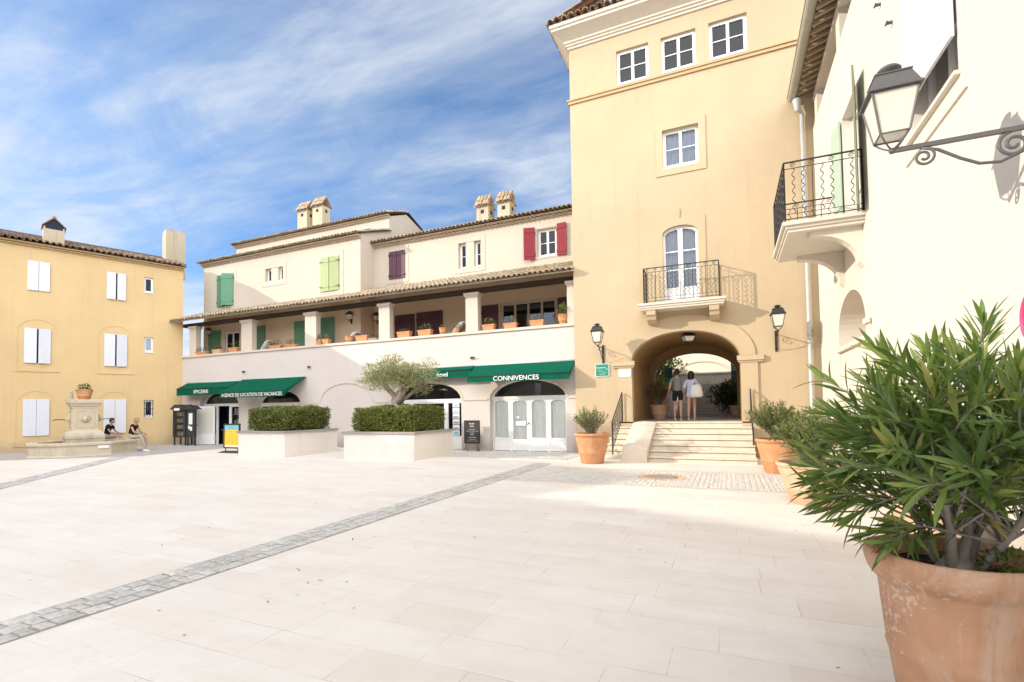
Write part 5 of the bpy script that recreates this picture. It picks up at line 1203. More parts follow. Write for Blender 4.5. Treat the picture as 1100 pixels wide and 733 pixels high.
def simple_wall(name, label, x0, x1, y0, y1, z0, z1, mat, cat='wall', cop=None):
    T = Thing(name, label, cat, ((x0 + x1) / 2, y0, z0)); T.part('wall_body', MB().box(x0, x1, y0, y1, z0, z1), M_[mat])
    if cop: T.part('coping', MB().box(x0 - .03, x1 + .03, y0 - .04, y1 + .04, z1 + .002, z1 + .08), M_[cop])
    return T
simple_wall('garden_wall', 'grey stone wall at the head of the garden steps', -4.4, 4.0, 29.4, 29.8, 2.2, 3.35, 'stonewall', 'wall', 'kerbstone')
T = Thing('far_house', 'cream house with an arched gable seen through the passage', 'house', (0, 37, 1.1)); FF = Frame((0, 37, 1.1), (1, 0, 0), (0, -1, 0))
mb = MB(); wall(mb, FF, rectp(-9, 8, 0, 7.0)); mb.box(-8.98, 7.98, 37.02, 44, 1.1, 8.0); T.part('wall', mb, M_['cream_far'])
ar_ = MB(); cx, cz = FF.at(755, 402); strip(ar_, FF, [(cx + 1.9, cz - .2)] + [(cx + 1.9 * cos(pi * k / 16), cz + 1.0 * sin(pi * k / 16)) for k in range(17)], -.14, 0, .06); T.part('arch_moulding', ar_, M_['kerbstone'])
pd = MB(); fprism(pd, FF, [(cx - 2.4, cz - .9), (cx + 1.9, cz - .9), (cx + 1.9, cz - .45), (cx - 1.9, cz + .5), (cx - 2.4, cz + .2)], .0, .9); T.part('porch_roof', pd, M_['stonewall'])
# dark teal shutters either side of the garden
for nm, lab, x0, x1, y0, y1, vv in (('garden_board', 'dark teal louvred board among the green shrubs past the passage', 714, 722.5, 395.5, 412, 24.5), ('louvred_screen', 'dark teal louvred screen beside the dark shrubs past the passage', 785, 792.5, 390, 409, 23.6)):
    F = Frame((0, vv, 0), (1, 0, 0), (0, -1, 0)); a0, b1 = F.at(x0, y0); a1, b0 = F.at(x1, y1)
    T = Thing(nm, lab, 'screen', ((a0 + a1) / 2, vv, 1.1)); fm = MB()
    for q in ((a0, a0 + .05, 1.1, b1), (a1 - .05, a1, 1.1, b1), (a0 + .05, a1 - .05, b1 - .05, b1), (a0 + .05, a1 - .05, b0, b0 + .05)): fbox(fm, F, *q, 0, .06)
    T.part('frame', fm, M_['teal']); sl = MB(); n = 8
    for k in range(n): z = b0 + .06 + (b1 - b0 - .12) * k / n; sl.hexa([F.p(a0 + .05, z, .05), F.p(a1 - .05, z, .05), F.p(a1 - .05, z, .04), F.p(a0 + .05, z, .04), F.p(a0 + .05, z + .08, .02), F.p(a1 - .05, z + .08, .02), F.p(a1 - .05, z + .08, .01), F.p(a0 + .05, z + .08, .01)])
    T.part('louvre', sl, M_['teal'])

# ------------------------------------------------------------------ fountain
FC = V((-24.35, 12.0, 0)) - AL * .27; RF = atan2(NL.y, NL.x)
T = Thing('stone_fountain', 'octagonal stone fountain with a carved pillar and lion masks', 'fountain', FC, RF)
oct_ = lambda r, z: [FC + AL * (r * cos(pi / 8 + k * pi / 4)) * 1.0 + NL * (r * sin(pi / 8 + k * pi / 4)) + UZ * z for k in range(8)]
b = MB(); prof = [(1.86, 0), (1.84, .04), (1.80, .05), (1.80, .40), (1.86, .42), (1.87, .50), (1.85, .52), (1.48, .52), (1.47, .50), (1.47, .18), (.6, .18)]
vs = [p for r, z in prof for p in oct_(r, z)]; b.add(vs, [(8 * i + k, 8 * i + (k + 1) % 8, 8 * i + 8 + (k + 1) % 8, 8 * i + 8 + k) for i in range(len(prof) - 1) for k in range(8)]); bo = T.part('basin', b, M_['fountain'])
w = MB(); w.add(oct_(1.475, .36), [tuple(range(8))]); T.part('water', w, M_['water'], bo)
pl = MB(); pl.obox(FC + NL * 1.70 + AL * .45 + UZ * .33, AL * .17, NL * .012, UZ * .055); T.part('plaque', pl, M_['paper'], bo)
sq = lambda h, z: [FC + AL * h * sx + NL * h * sy + UZ * z for sx, sy in ((-1, -1), (1, -1), (1, 1), (-1, 1))]
pr = [(.60, .10), (.60, .60), (.62, .66), (.615, .76), (.57, .86), (.50, .93), (.45, .96), (.45, 1.0), (.41, 1.02), (.41, 1.86), (.43, 1.88), (.43, 1.93), (.47, 1.96), (.49, 2.02), (.54, 2.08), (.55, 2.16), (.55, 2.20), (.52, 2.22)]
p = MB(); vs = [q for h, z in pr for q in sq(h, z)]; n = len(pr); p.add(vs, [(4 * i + k, 4 * i + (k + 1) % 4, 4 * i + 4 + (k + 1) % 4, 4 * i + 4 + k) for i in range(n - 1) for k in range(4)] + [tuple(range(4 * n - 4, 4 * n))]); po = T.part('pillar', p, M_['fountain'])
for nn, tt in ((NL, AL), (-NL, -AL), (AL, -NL), (-AL, NL)):   # raised panel frame and mask on each side
    F = Frame(FC + nn * .41, tt, nn); fr = MB()
    for q in ((-.30, -.26, 1.08, 1.80), (.26, .30, 1.08, 1.80), (-.26, .26, 1.76, 1.80), (-.26, .26, 1.08, 1.12)): fbox(fr, F, *q, 0, .022)
    T.part('panel_frame', fr, M_['fountain'], po); mk = MB(); c0 = F.p(0, 1.45, 0)
    for k in range(11): t = 2 * pi * k / 11; mk.ball(F.p(.125 * cos(t), 1.46 + .125 * sin(t), .02), .052, 6)
    mk.ball(F.p(0, 1.45, .04), .105, 10); mk.ball(F.p(0, 1.41, .12), .05, 8); mk.ball(F.p(0, 1.37, .10), .045, 8)
    for s in (-1, 1): mk.ball(F.p(.05 * s, 1.485, .12), .022, 6); mk.ball(F.p(.085 * s, 1.55, .05), .032, 6)
    T.part('lion_mask', mk, M_['fountain'], po)
    if abs(nn.dot(AL)) > .5:
        sp = MB(); sp.tube([F.p(0, 1.40, .12), F.p(0, 1.42, .38), F.p(0, 1.42, .46), F.p(0, 1.38, .54)], .016, 8); T.part('spout', sp, M_['iron'], po)
flower_pot('flower_pot', FC + UZ * 2.22, .29, .42, 'pot', 'terracotta pot with a small green plant on the fountain pillar')
q = MB(); leaf_cloud(q, FC + UZ * 2.72, .16, 160, .09, .05, random.Random(2), (1.2, 1.2, .8)); leaf_cloud(q, FC + UZ * 2.60, .16, 60, .09, .05, random.Random(3), (1.2, 1.2, .6)); single('pot_plant', q, M_['shrub'], 'small leafy green plant in the pot on the fountain', 'plant', FC + UZ * 2.55)
q = MB(); c0 = FC - AL * .42 + NL * .25 + UZ * 2.22; q.lathe([(.07, 0), (.085, .02), (.05, .05), (.075, .12), (.04, .2), (.05, .24), (.02, .30), (.0001, .31)], c0, 14); q.ball(c0 + UZ * .30, .045, 8); single('stone_finial', q, M_['stonewall'], 'little weathered stone ornament beside the pot on the fountain pillar', 'ornament', c0)
# ------------------------------------------------------------------ lettering
def text_mb(s, F, a0, a1, b, d=.004, h=None, depth=.003, bold=.006):
    cu = bpy.data.curves.new('lettering', 'FONT'); cu.body = s; cu.extrude = 0; cu.offset = bold; cu.resolution_u = 3; cu.size = 1
    ob = bpy.data.objects.new('lettering', cu); COL.objects.link(ob); bpy.context.view_layer.update()
    me = bpy.data.meshes.new_from_object(ob.evaluated_get(bpy.context.evaluated_depsgraph_get()))
    xs = [v.co.x for v in me.vertices]; ys = [v.co.y for v in me.vertices]; x0, x1, y0, y1 = min(xs), max(xs), min(ys), max(ys); k = (a1 - a0) / (x1 - x0); ky = k if h is None else h / (y1 - y0)
    mb = MB().add([F.p(a0 + (v.co.x - x0) * k, b + (v.co.y - y0) * ky, d) for v in me.vertices], [list(p.vertices) for p in me.polygons])
    bpy.data.objects.remove(ob); bpy.data.curves.remove(cu); bpy.data.meshes.remove(me); return mb

# ------------------------------------------------------------------ awnings
def awning(label, u0, u1, zw, vf, zf, drop, texts, seed, sag=.02):
    T = Thing('shop_awning', label, 'awning', ((u0 + u1) / 2, 16.95, zw), 0, 'green shop awnings'); mb = MB(); n, m = 40, 8; vw = 16.955; vs = []; rn = random.Random(seed)
    for s, off in ((0, 0), (1, -.012)):
        for j in range(m + 1):
            t = j / m
            for i in range(n + 1):
                x = i / n; sg = -sag * sin(pi * t) * (.5 + .5 * abs(sin(pi * x * 4)))
                vs.append((u0 + (u1 - u0) * x, vw + (vf - vw) * t, zw + (zf - zw) * t + sg + off))
    N = (n + 1) * (m + 1); fs = []
    for s in (0, 1):
        for j in range(m):
            for i in range(n): a = s * N + j * (n + 1) + i; fs.append((a, a + 1, a + n + 2, a + n + 1))
    mb.add(vs, fs, True); T.part('canopy', mb, M_['awning'])
    va = MB(); vs = []
    for z in (zf - .012, zf - drop * .5, zf - drop):
        for i in range(n + 1):
            x = i / n; vs.append((u0 + (u1 - u0) * x, vf - .004 + .012 * sin(x * 31 + seed) * (zf - z) / drop, z))
    va.add(vs, [(j * (n + 1) + i, j * (n + 1) + i + 1, (j + 1) * (n + 1) + i + 1, (j + 1) * (n + 1) + i) for j in range(2) for i in range(n)], True)
    for x in (u0, u1): va.add([(x, vw, zw - .02), (x, vf, zf - .02), (x, vf, zf - drop * .8), (x, vw - (vw - vf) * .6, zf - drop * .2 + (zw - zf) * .3)], [(0, 1, 2, 3)])
    vo = T.part('valance', va, M_['awning'])
    br = MB(); br.tube([(u0 + .02, vf + .03, zf - .03), (u1 - .02, vf + .03, zf - .03)], .022, 8)
    for x in (u0 + .25, u1 - .25): br.tube([(x, 16.97, zw - .12), (x + .05, (vw + vf) / 2, (zw + zf) / 2 - .12), (x, vf + .02, zf - .02)], .018, 6)
    br.tube([(u0, 16.96, zw + .0), (u1, 16.96, zw + .0)], .035, 8); T.part('awning_arm', br, M_['zinc'])
    sl_ = MB(); sl_.tube([(u0 + .02, vf - .014, zf - .022), (u1 - .02, vf - .014, zf - .022)], .014, 6); T.part('front_bar', sl_, M_['cabinet'])
    F = Frame((0, vf - .022, 0), (1, 0, 0), (0, -1, 0))
    for s, x0, x1, h in texts:
        a0, a1 = F.at(x0, 410)[0], F.at(x1, 410)[0]; T.part('lettering', text_mb(s, F, a0, a1, zf - drop * .5 - h / 2 - .01, 0, h), M_['letter'], vo)
awning('dark green awning lettered EPICERIE over the open shop door', -25.92, -21.98, 3.16, 16.42, 2.86, .36, [('EPICERIE', 208.2, 223.6, .17)], 1)
awning('dark green awning lettered AGENCE DE LOCATION DE VACANCES', -21.78, -17.66, 3.20, 15.76, 2.545, .26, [('AGENCE DE LOCATION DE VACANCES', 237.8, 302.8, .16)], 2)
awning('rolled up green awning half hidden behind the olive tree', -12.95, -8.98, 3.27, 16.62, 3.12, .31, [('nnel', 469.2, 480.8, .17)], 3)
awning('green awning lettered CONNIVENCES over white arched doors', -8.93, -4.97, 3.27, 16.25, 2.82, .24, [('CONNIVENCES', 529.8, 578.8, .17)], 4)

# ------------------------------------------------------------------ lamps
def wall_lamp(label, u, z, h, w):
    T = Thing('wall_lamp', label, 'lamp', (u, 16.7, z), 0, 'black lanterns on the tower wall'); c = V((u, 15.92, z)); lantern(T, c, w, h, M_['iron'])
    F = Frame((u, 16.7, 0), (0, -1, 0), (-1, 0, 0)); br = MB(); fbox(br, F, 0.002, .03, z - .52, z + .10, -.035, .035)
    br.tube([F.p(.03, z, 0), F.p(.78, z, 0)], .017, 6); br.tube([F.p(.03, z - .42, 0), F.p(.14, z - .40, 0), F.p(.30, z - .26, 0), F.p(.44, z - .10, 0), F.p(.62, z - .03, 0), F.p(.76, z - .01, 0)], .012, 6)
    br.tube(spiral(F, .18, z - .12, 0, .095, .02, 1.2, 10.5, 28), .010, 6); br.tube(spiral(F, .58, z - .09, 0, .06, .015, 2., 10., 22), .008, 6); T.part('bracket', br, M_['iron'])
wall_lamp('black lantern on a scrolled bracket above the green sign', -3.90, 3.60, .74, .37); wall_lamp('black lantern on a scrolled bracket near the drain pipe', 1.31, 3.70, .74, .37)
LP = (1.42, 5.5, 3.90)
T = Thing('street_lantern', 'large grey lantern on a long scrolled bracket from the white wall', 'lamp', (2.45, 5.5, 3.9)); lantern(T, LP, .375, .80, M_['lampgrey'])
F = Frame((2.45, 5.5, 0), (-1, 0, 0), (0, -1, 0)); br = MB(); z = 3.90
br.tube([F.p(0, z + .0, 0), F.p(1.02, z, 0)], .026, 4); fbox(br, F, .002, .03, z - .50, z + .16, -.045, .045)
br.tube(spiral(F, .80, z - .105, 0, .085, .018, pi * .5, pi * .5 + 3.3 * pi, 40), .012, 8); br.tube(spiral(F, .19, z - .125, 0, .11, .02, pi * .45, pi * .45 - 3.4 * pi, 44), .014, 8)
br.tube([F.p(.82, z - .02, 0), F.p(.70, z - .06, 0), F.p(.55, z - .17, 0), F.p(.42, z - .245, 0), F.p(.28, z - .26, 0), F.p(.14, z - .20, 0), F.p(.05, z - .10, 0), F.p(.02, z - .02, 0)], .014, 8); br.tube([F.p(.10, z - .2, 0), F.p(.06, z - .35, 0), F.p(.02, z - .46, 0)], .014, 8); T.part('bracket', br, M_['lampgrey'])
T = Thing('hanging_lantern', 'small white lantern hanging inside the arched passage', 'lamp', (-1.2, 17.25, 4.0)); lantern(T, (-1.2, 17.25, 3.66), .40, .36, M_['iron'], radians(20)); T.part('chain', MB().tube([(-1.2, 17.25, 4.0), (-1.2, 17.25, 3.99)], .03, 8), M_['iron'])
for F, x, y, lab in ((Frame((0, 18.5, 0), (1, 0, 0), (0, -1, 0)), 224, 361, 'dark wall lantern beside the green shutter nearest the yellow house'), (Frame((0, 18.5, 0), (1, 0, 0), (0, -1, 0)), 375.5, 345, 'dark wall lantern above the folded white chair in the loggia'), (Frame((0, 19.5, 0), (1, 0, 0), (0, -1, 0)), 404.5, 346, 'dark wall lantern half hidden behind a loggia column')):
    a, b = F.at(x, y, .14); c = F.p(a, b, .16); T = Thing('loggia_lantern', lab, 'lamp', F.p(a, b, 0), 0, 'lanterns in the loggia'); lantern(T, c, .25, .48, M_['iron']); br = MB(); br.tube([c, F.p(a, b - .02, .0)], .014, 6); fbox(br, F, a - .05, a + .05, b - .12, b + .10, .002, .02); T.part('bracket', br, M_['iron'])

# ------------------------------------------------------------------ signs
T = Thing('wall_sign', 'small green enamel sign with white lettering under a tower lantern', 'sign', (-3.94, 16.7, 2.65)); b = MB(); fbox(b, FT, -4.16, -3.72, 2.65, 3.05, .004, .03); T.part('panel', b, M_['signgreen']); b = MB()
for q in ((-4.175, -4.16, 2.64, 3.06), (-3.72, -3.705, 2.64, 3.06), (-4.16, -3.72, 3.05, 3.065), (-4.16, -3.72, 2.635, 2.65)): fbox(b, FT, *q, .004, .034)
T.part('edge', b, M_['letter']); b = MB()
fbox(b, FT, -4.07, -3.82, 2.928, 2.942, .0305, .032); fbox(b, FT, -4.13, -4.10, 2.92, 2.95, .0305, .032); fbox(b, FT, -3.80, -3.77, 2.87, 2.90, .0305, .032)
for k, (x0, x1) in enumerate(((-4.08, -3.98), (-4.06, -3.92), (-3.93, -3.80), (-4.05, -3.86))): fbox(b, FT, x0, x1, 2.86 - .05 * k, 2.866 - .05 * k, .0305, .032)
T.part('lettering', b, M_['letter'])
b = MB(); fbox(b, FT, -3.38, -2.98, 2.60, 2.84, .046, .062); single('wall_plate', b, M_['paper'], 'blank white plate on the pilaster beside the passage arch', 'sign', (-3.18, 16.65, 2.6))
# pink hoop sign on the white wall
T = Thing('hoop_sign', 'pink hoop hanging with coral red petals on the white wall', 'sign', (2.42, 5.61, 2.32)); F = FR; b = MB(); b.tube([F.p(5.61 + .25 * cos(2 * pi * k / 32), 2.32 + .25 * sin(2 * pi * k / 32), .05) for k in range(32)], .017, 8, True); T.part('hoop', b, M_['pink']); b = MB()
for k in range(5): t = 2 * pi * k / 5 + .3; b.ball(F.p(5.74 + .07 * cos(t), 1.96 + .07 * sin(t), .05), .06, 8, (1, 1, 1))
b.tube([F.p(5.61, 2.07, .05), F.p(5.72, 1.98, .05)], .008, 6); T.part('petal', b, M_['red'])

# ------------------------------------------------------------------ book cabinet, boards
T = Thing('book_cabinet', 'dark roofed book cabinet with a notice board beside the open shop', 'cabinet', (-25.6, 16.35, 0)); F = Frame((0, 16.12, 0), (1, 0, 0), (0, -1, 0))
a0 = F.at(185.5, 460)[0]; a1 = F.at(198.5, 460)[0]; a2 = F.at(200, 460)[0]; a3 = F.at(208.5, 460)[0]; D = .42
b = MB()
for q in ((a0, a0 + .05, .42, 1.80, -D, 0), (a1 - .05, a1, .42, 1.80, -D, 0), (a0 + .05, a1 - .05, .42, .47, -D, 0), (a0 + .05, a1 - .05, 1.72, 1.80, -D, 0), (a0 + .05, a1 - .05, .47, 1.72, -D, -D + .03)): fbox(b, F, *q)
for z in (.80, 1.12, 1.44): fbox(b, F, a0 + .05, a1 - .05, z, z + .025, -D + .03, -.05)
for q in ((a0 + .05, a0 + .13), (a1 - .13, a1 - .05)): fbox(b, F, *q, .47, 1.72, -.03, -.0)
co = T.part('case', b, M_['cabinet']); rn = random.Random(8); bk = MB()
for z in (.47, .825, 1.145, 1.465):
    x = a0 + .14
    while x < a1 - .2: w = rn.uniform(.025, .055); fbox(bk, F, x, x + w - .003, z, z + rn.uniform(.15, .23), -.30, -.12); x += w + (rn.random() < .12) * .08
T.part('books', bk, M_['book'], co); gl = MB(); gl.quad(F.p(a0 + .13, .47, -.015), F.p(a1 - .13, .47, -.015), F.p(a1 - .13, 1.72, -.015), F.p(a0 + .13, 1.72, -.015)); T.part('pane', gl, M_['shopglass'], co)
nb = MB(); fbox(nb, F, a2, a3, .45, 1.78, -.12, -.02); no = T.part('notice_board', nb, M_['cabinet']); nt = MB(); fbox(nt, F, a2 + .16, a3 - .16, 1.05, 1.60, -.019, -.016); fbox(nt, F, a2 + .12, a2 + .26, .82, .98, -.019, -.016); fbox(nt, F, a3 - .34, a3 - .18, .74, .94, -.019, -.016); T.part('notice', nt, M_['paper'], no)
lg = MB()
for x in (a0 + .02, a1 - .07, a2, a3 - .05): fbox(lg, F, x, x + .05, 0, .45, -.10, -.04)
for x in (a0 + .02, a1 - .07): fbox(lg, F, x, x + .05, 0, .42, -D + .02, -D + .07)
fbox(lg, F, a0, a3, .40, .42, -.1, -.04); T.part('leg', lg, M_['cabinet'])
rf = MB(); m = (a0 + a1) / 2; rf.prism([F.p(a0 - .12, 1.80, .10), F.p(a1 + .12, 1.80, .10), F.p(m + .2, 2.04, .10), F.p(m - .2, 2.04, .10)], F.N * -(D + .2)); rf.prism([F.p(a2 - .02, 1.785, .08), F.p(a3 + .12, 1.785, .08), F.p(a3 - .25, 1.99, .08), F.p(a2 - .02, 2.0, .08)], F.N * -.4); T.part('cabinet_roof', rf, M_['cabinet'])
pt = MB(); fbox(pt, F, a0 + .26, a1 - .26, 1.74, 1.86, .101, .106); T.part('name_plate', pt, M_['paper'])

T = Thing('pavement_sign', 'yellow and turquoise poster board on a black weighted base', 'sign board', (-18.25, 13.72, 0)); F = Frame((0, 13.72, 0), (1, 0, 0), (0, -1, 0)); a0 = F.at(240, 470)[0]; a1 = F.at(257, 470)[0]
b = MB()
for q in ((a0, a0 + .04, .17, 1.16), (a1 - .04, a1, .17, 1.16), (a0 + .04, a1 - .04, 1.11, 1.16), (a0 + .04, a1 - .04, .17, .21)): fbox(b, F, *q, -.06, .0)
fbox(b, F, a0 + .04, a1 - .04, .21, 1.11, -.05, -.02); T.part('frame', b, M_['cabinet'])
py = MB(); c = (a0 + a1) / 2; w = (a1 - a0) / 2 - .045; py.add([F.p(c - w, .215, -.017), F.p(c + w, .215, -.017)] + [F.p(c + w * cos(pi * k / 10), .86 + .07 * sin(pi * k / 10), -.017) for k in range(11)], [tuple(range(13))]); T.part('poster', py, M_['poster_yellow'])
pb = MB(); fbox(pb, F, a0 + .045, a1 - .045, .80, 1.105, -.0195, -.018); T.part('poster_top', pb, M_['poster_blue']); pc = MB(); fbox(pc, F, c - .12, c - .06, .96, 1.01, -.0175, -.0165); fbox(pc, F, c + .0, c + .14, .955, .985, -.0175, -.0165); T.part('print', pc, M_['shut_green']); pc = MB(); fbox(pc, F, a0 + .06, a1 - .06, .24, .30, -.0165, -.0155); T.part('print', pc, M_['letter'])
bs = MB(); bs.hexa([F.p(c - .62, 0, .16), F.p(c + .62, 0, .16), F.p(c + .62, 0, -.24), F.p(c - .62, 0, -.24), F.p(c - .40, .07, .08), F.p(c + .40, .07, .08), F.p(c + .40, .07, -.16), F.p(c - .40, .07, -.16)])
for x in (a0 + .1, a1 - .1): bs.tube([F.p(x, .06, -.03), F.p(x, .18, -.03)], .022, 6)
T.part('base', bs, M_['cabinet'])
T = Thing('chalkboard', 'black chalkboard with white lettering between the two shop arches', 'chalkboard', (-8.97, 16.6, 0)); F = Frame((0, 16.62, 0), (1, 0, 0), V((0, -1, .12))); a0, a1 = -9.28, -8.62
b = MB()
for q in ((a0, a0 + .04, .30, 1.17), (a1 - .04, a1, .30, 1.17), (a0 + .04, a1 - .04, 1.13, 1.17), (a0 + .04, a1 - .04, .30, .34)): fbox(b, F, *q, -.03, .012)
T.part('frame', b, M_['wood']); b = MB(); fbox(b, F, a0 + .04, a1 - .04, .34, 1.13, -.02, 0); T.part('slate', b, M_['slate'])
rn = random.Random(6)
for k, (z, w, h) in enumerate(((1.02, .20, .06), (.93, .16, .05), (.83, .26, .02), (.76, .50, .018), (.68, .16, .04), (.61, .14, .04), (.52, .30, .025), (.45, .24, .02), (.39, .46, .015))):
    b = MB(); x = (a0 + a1) / 2 - w / 2
    while x < (a0 + a1) / 2 + w / 2: l = rn.uniform(.015, .05); fbox(b, F, x, x + l, z, z + h * rn.uniform(.4, 1), .001, .003); x += l + .012
    T.part('chalk_line', b, M_['chalk'])
b = MB()
for x in (a0 + .08, a1 - .08): b.tube([F.p(x, .32, 0), F.p(x, .14, .02), F.p(x + (.06 if x > -8.9 else -.06), .05, .10), F.p(x, .02, .16)], .014, 6); b.tube([F.p(x, .14, 0), F.p(x, .02, -.16)], .014, 6)
T.part('foot', b, M_['iron'])

# ------------------------------------------------------------------ rendered planters with box hedges, olive tree
def planter(label, x0, x1, y0, y1, h, grp='rendered planters'):
    T = Thing('planter', label, 'planter', ((x0 + x1) / 2, (y0 + y1) / 2, 0), 0, grp); b = MB(); b.box(x0, x1, y0, y1, 0, h - .07); T.part('planter_body', b, M_['planter'])
    c = MB(); e = .05; t = .26
    for q in ((x0 - e, x1 + e, y0 - e, y0 + t), (x0 - e, x1 + e, y1 - t, y1 + e), (x0 - e, x0 + t, y0 + t + .002, y1 - t - .002), (x1 - t, x1 + e, y0 + t + .002, y1 - t - .002)): c.box(*q, h - .068, h)
    T.part('coping', c, M_['coping']); T.part('soil', MB().box(x0 + t, x1 - t, y0 + t, y1 - t, h - .068, h - .03), M_['soil'])
planter('square rendered planter holding only a dark green hedge', -16.60, -14.28, 12.76, 15.3, .92); planter('square rendered planter under the olive tree', -11.93, -9.12, 13.1, 15.5, .90)
def hedge(label, x0, x1, y0, y1, z0, z1, seed):
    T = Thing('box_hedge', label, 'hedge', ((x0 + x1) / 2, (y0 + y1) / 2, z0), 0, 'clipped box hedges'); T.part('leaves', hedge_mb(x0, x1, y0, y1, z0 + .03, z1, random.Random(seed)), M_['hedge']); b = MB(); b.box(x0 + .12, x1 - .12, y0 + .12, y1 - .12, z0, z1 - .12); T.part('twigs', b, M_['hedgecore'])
hedge('clipped dark green box hedge without a tree', -16.32, -14.50, 12.98, 15.1, .92, 1.70, 3); hedge('clipped sunlit box hedge under the olive tree', -11.70, -9.36, 13.35, 15.25, .90, 1.66, 4)
def limb(mb, p, q, r0, r1, n=6, bend=.08, rn=R):
    p, q = V(p), V(q); o = rvec(rn) * bend * (q - p).length; pts = [p.lerp(q, t) + o * sin(pi * t) + rvec(rn) * r0 * .25 for t in [i / n for i in range(n + 1)]]; mb.tube(pts, [r0 + (r1 - r0) * i / n for i in range(n + 1)], 9); return pts
T = Thing('olive_tree', 'gnarled olive tree with a pale grey green crown above the hedge', 'tree', (-10.12, 13.85, .9)); rn = random.Random(21); tk = MB(); B0 = V((-10.12, 13.85, .9)); K1 = V((-10.19, 13.85, 1.92))
tk.tube([B0 - UZ * .02, B0 + V((.03, 0, .3)), B0 + V((-.06, 0, .62)), K1], [.15, .12, .115, .13], 12)
tips = []
for q in ((-10.82, 13.7, 2.50), (-10.32, 14.1, 2.70), (-9.72, 13.75, 2.55), (-9.32, 13.9, 2.40), (-10.57, 13.5, 2.55), (-9.97, 13.5, 2.65)):
    pts = limb(tk, K1 - UZ * .05, q, .085, .035, 6, .10, rn)
    for k in range(4):
        e = V(q) + V((rn.uniform(-.45, .45), rn.uniform(-.4, .4), rn.uniform(.0, .5))); limb(tk, q, e, .03, .009, 4, .12, rn); tips.append(e)
    tips.append(V(q))
tk.tube([K1 + V((-.02, -.08, -.1)), K1 + V((.12, -.10, .18)), K1 + V((.30, -.06, .42))], [.12, .13, .06], 10)
T.part('trunk', tk, M_['bark']); cr = MB()
for e in tips:
    for k in range(3): leaf_cloud(cr, e + rvec(rn) * .22, rn.uniform(.18, .30), 85, .10, .026, rn, (1.15, 1.1, .7), .1, .4)
for k in range(13):
    x = rn.uniform(-11.35, -8.75); top = 3.05 - .22 * ((x + 10.0) / 1.4) ** 2
    leaf_cloud(cr, V((x, rn.uniform(13.4, 14.3), rn.uniform(2.25, top))), rn.uniform(.16, .32), 100, .10, .026, rn, (1.1, 1, .72), .1, .4)
for k in range(48):
    x = rn.uniform(-11.45, -8.7); p = V((x, rn.uniform(13.4, 14.2), rn.uniform(2.25, 2.98))); d = (p - V((-10.12, 13.85, 2.15))).normalized() + rvec(rn) * .5
    for q in range(16): leaf(cr, p + d * .026 * q + rvec(rn) * .012, d + rvec(rn) * .9, rvec(rn), .09, .022, .2)
T.part('crown', cr, M_['olive'])

# ------------------------------------------------------------------ terracotta pots with shrubs
def shrub_mb(c, rad, h, n, rn, L=.06, w=.022, dens=26, flat=1.):
    """stems fanning from c, leaves along their upper two thirds"""
    st = MB(); lf = MB(); c = V(c)
    for i in range(n):
        t = rn.uniform(0, 2 * pi); q = sqrt(rn.random()); e = c + V((rad * q * cos(t), rad * q * sin(t) * flat, h * (1 - .35 * q * q) * rn.uniform(.78, 1.05))); m = c.lerp(e, .5) + V((0, 0, .08 * h)) + rvec(rn) * .04; b = c + V((cos(t), sin(t), 0)) * .06 * rn.random()
        P = [b.lerp(m, k / 3) if k < 3 else m.lerp(e, (k - 3) / 3) for k in range(7)]; st.tube(P, [.009 - .001 * k for k in range(7)], 5)
        for k in range(dens):
            u = rn.uniform(.38, 1.0); p = b.lerp(m, u * 2) if u < .5 else m.lerp(e, u * 2 - 1); d = (e - b).normalized() * .5 + rvec(rn) * .9 + UZ * .15; leaf(lf, p + rvec(rn) * .025, d, rvec(rn), L * rn.uniform(.7, 1.3), w * rn.uniform(.8, 1.2), .2)
    return st, lf
flower_pot('terracotta_pot', (-3.66, 14.05, 0), .50, .86, 'pot', 'tall orange terracotta pot next to the green awning', 'large terracotta pots'); rn = random.Random(31)
st, lf = shrub_mb((-3.66, 14.05, .72), .56, .92, 70, rn, .06, .02, 30); T = Thing('potted_shrub', 'pale twiggy shrub in the tall orange pot', 'shrub', (-3.66, 14.05, .72)); T.part('stems', st, M_['bark']); T.part('leaves', lf, M_['shrub'])
flower_pot('terracotta_pot', (1.02, 13.2, 0), .50, .80, 'pot', 'round terracotta pot overgrown by a bushy shrub by the steps', 'large terracotta pots')
st, lf = shrub_mb((1.02, 13.2, .68), .72, 1.02, 130, rn, .065, .024, 34); T = Thing('potted_shrub', 'bushy light green shrub spilling over the pot by the steps', 'shrub', (1.02, 13.2, .68)); T.part('stems', st, M_['bark']); T.part('leaves', lf, M_['shrub'])
flower_pot('terracotta_pot', (1.22, 9.35, 0), .56, .66, 'palepot', 'pale banded terracotta pot behind the large oleander', 'large terracotta pots')
st, lf = shrub_mb((1.22, 9.35, .55), .62, .95, 90, rn, .09, .024, 30); T = Thing('potted_shrub', 'shrub in the pale banded pot behind the oleander', 'shrub', (1.22, 9.35, .55)); T.part('stems', st, M_['bark']); T.part('leaves', lf, M_['shrub'])
flower_pot('terracotta_pot', (1.95, 6.6, 0), .42, .62, 'palepot', 'pale pot between the oleander and the white wall', 'large terracotta pots')
st, lf = shrub_mb((1.95, 6.6, .5), .45, .75, 50, rn, .09, .02, 26); T = Thing('potted_shrub', 'low shrub in the pale pot beside the white wall', 'shrub', (1.95, 6.6, .5)); T.part('stems', st, M_['bark']); T.part('leaves', lf, M_['oleander'])

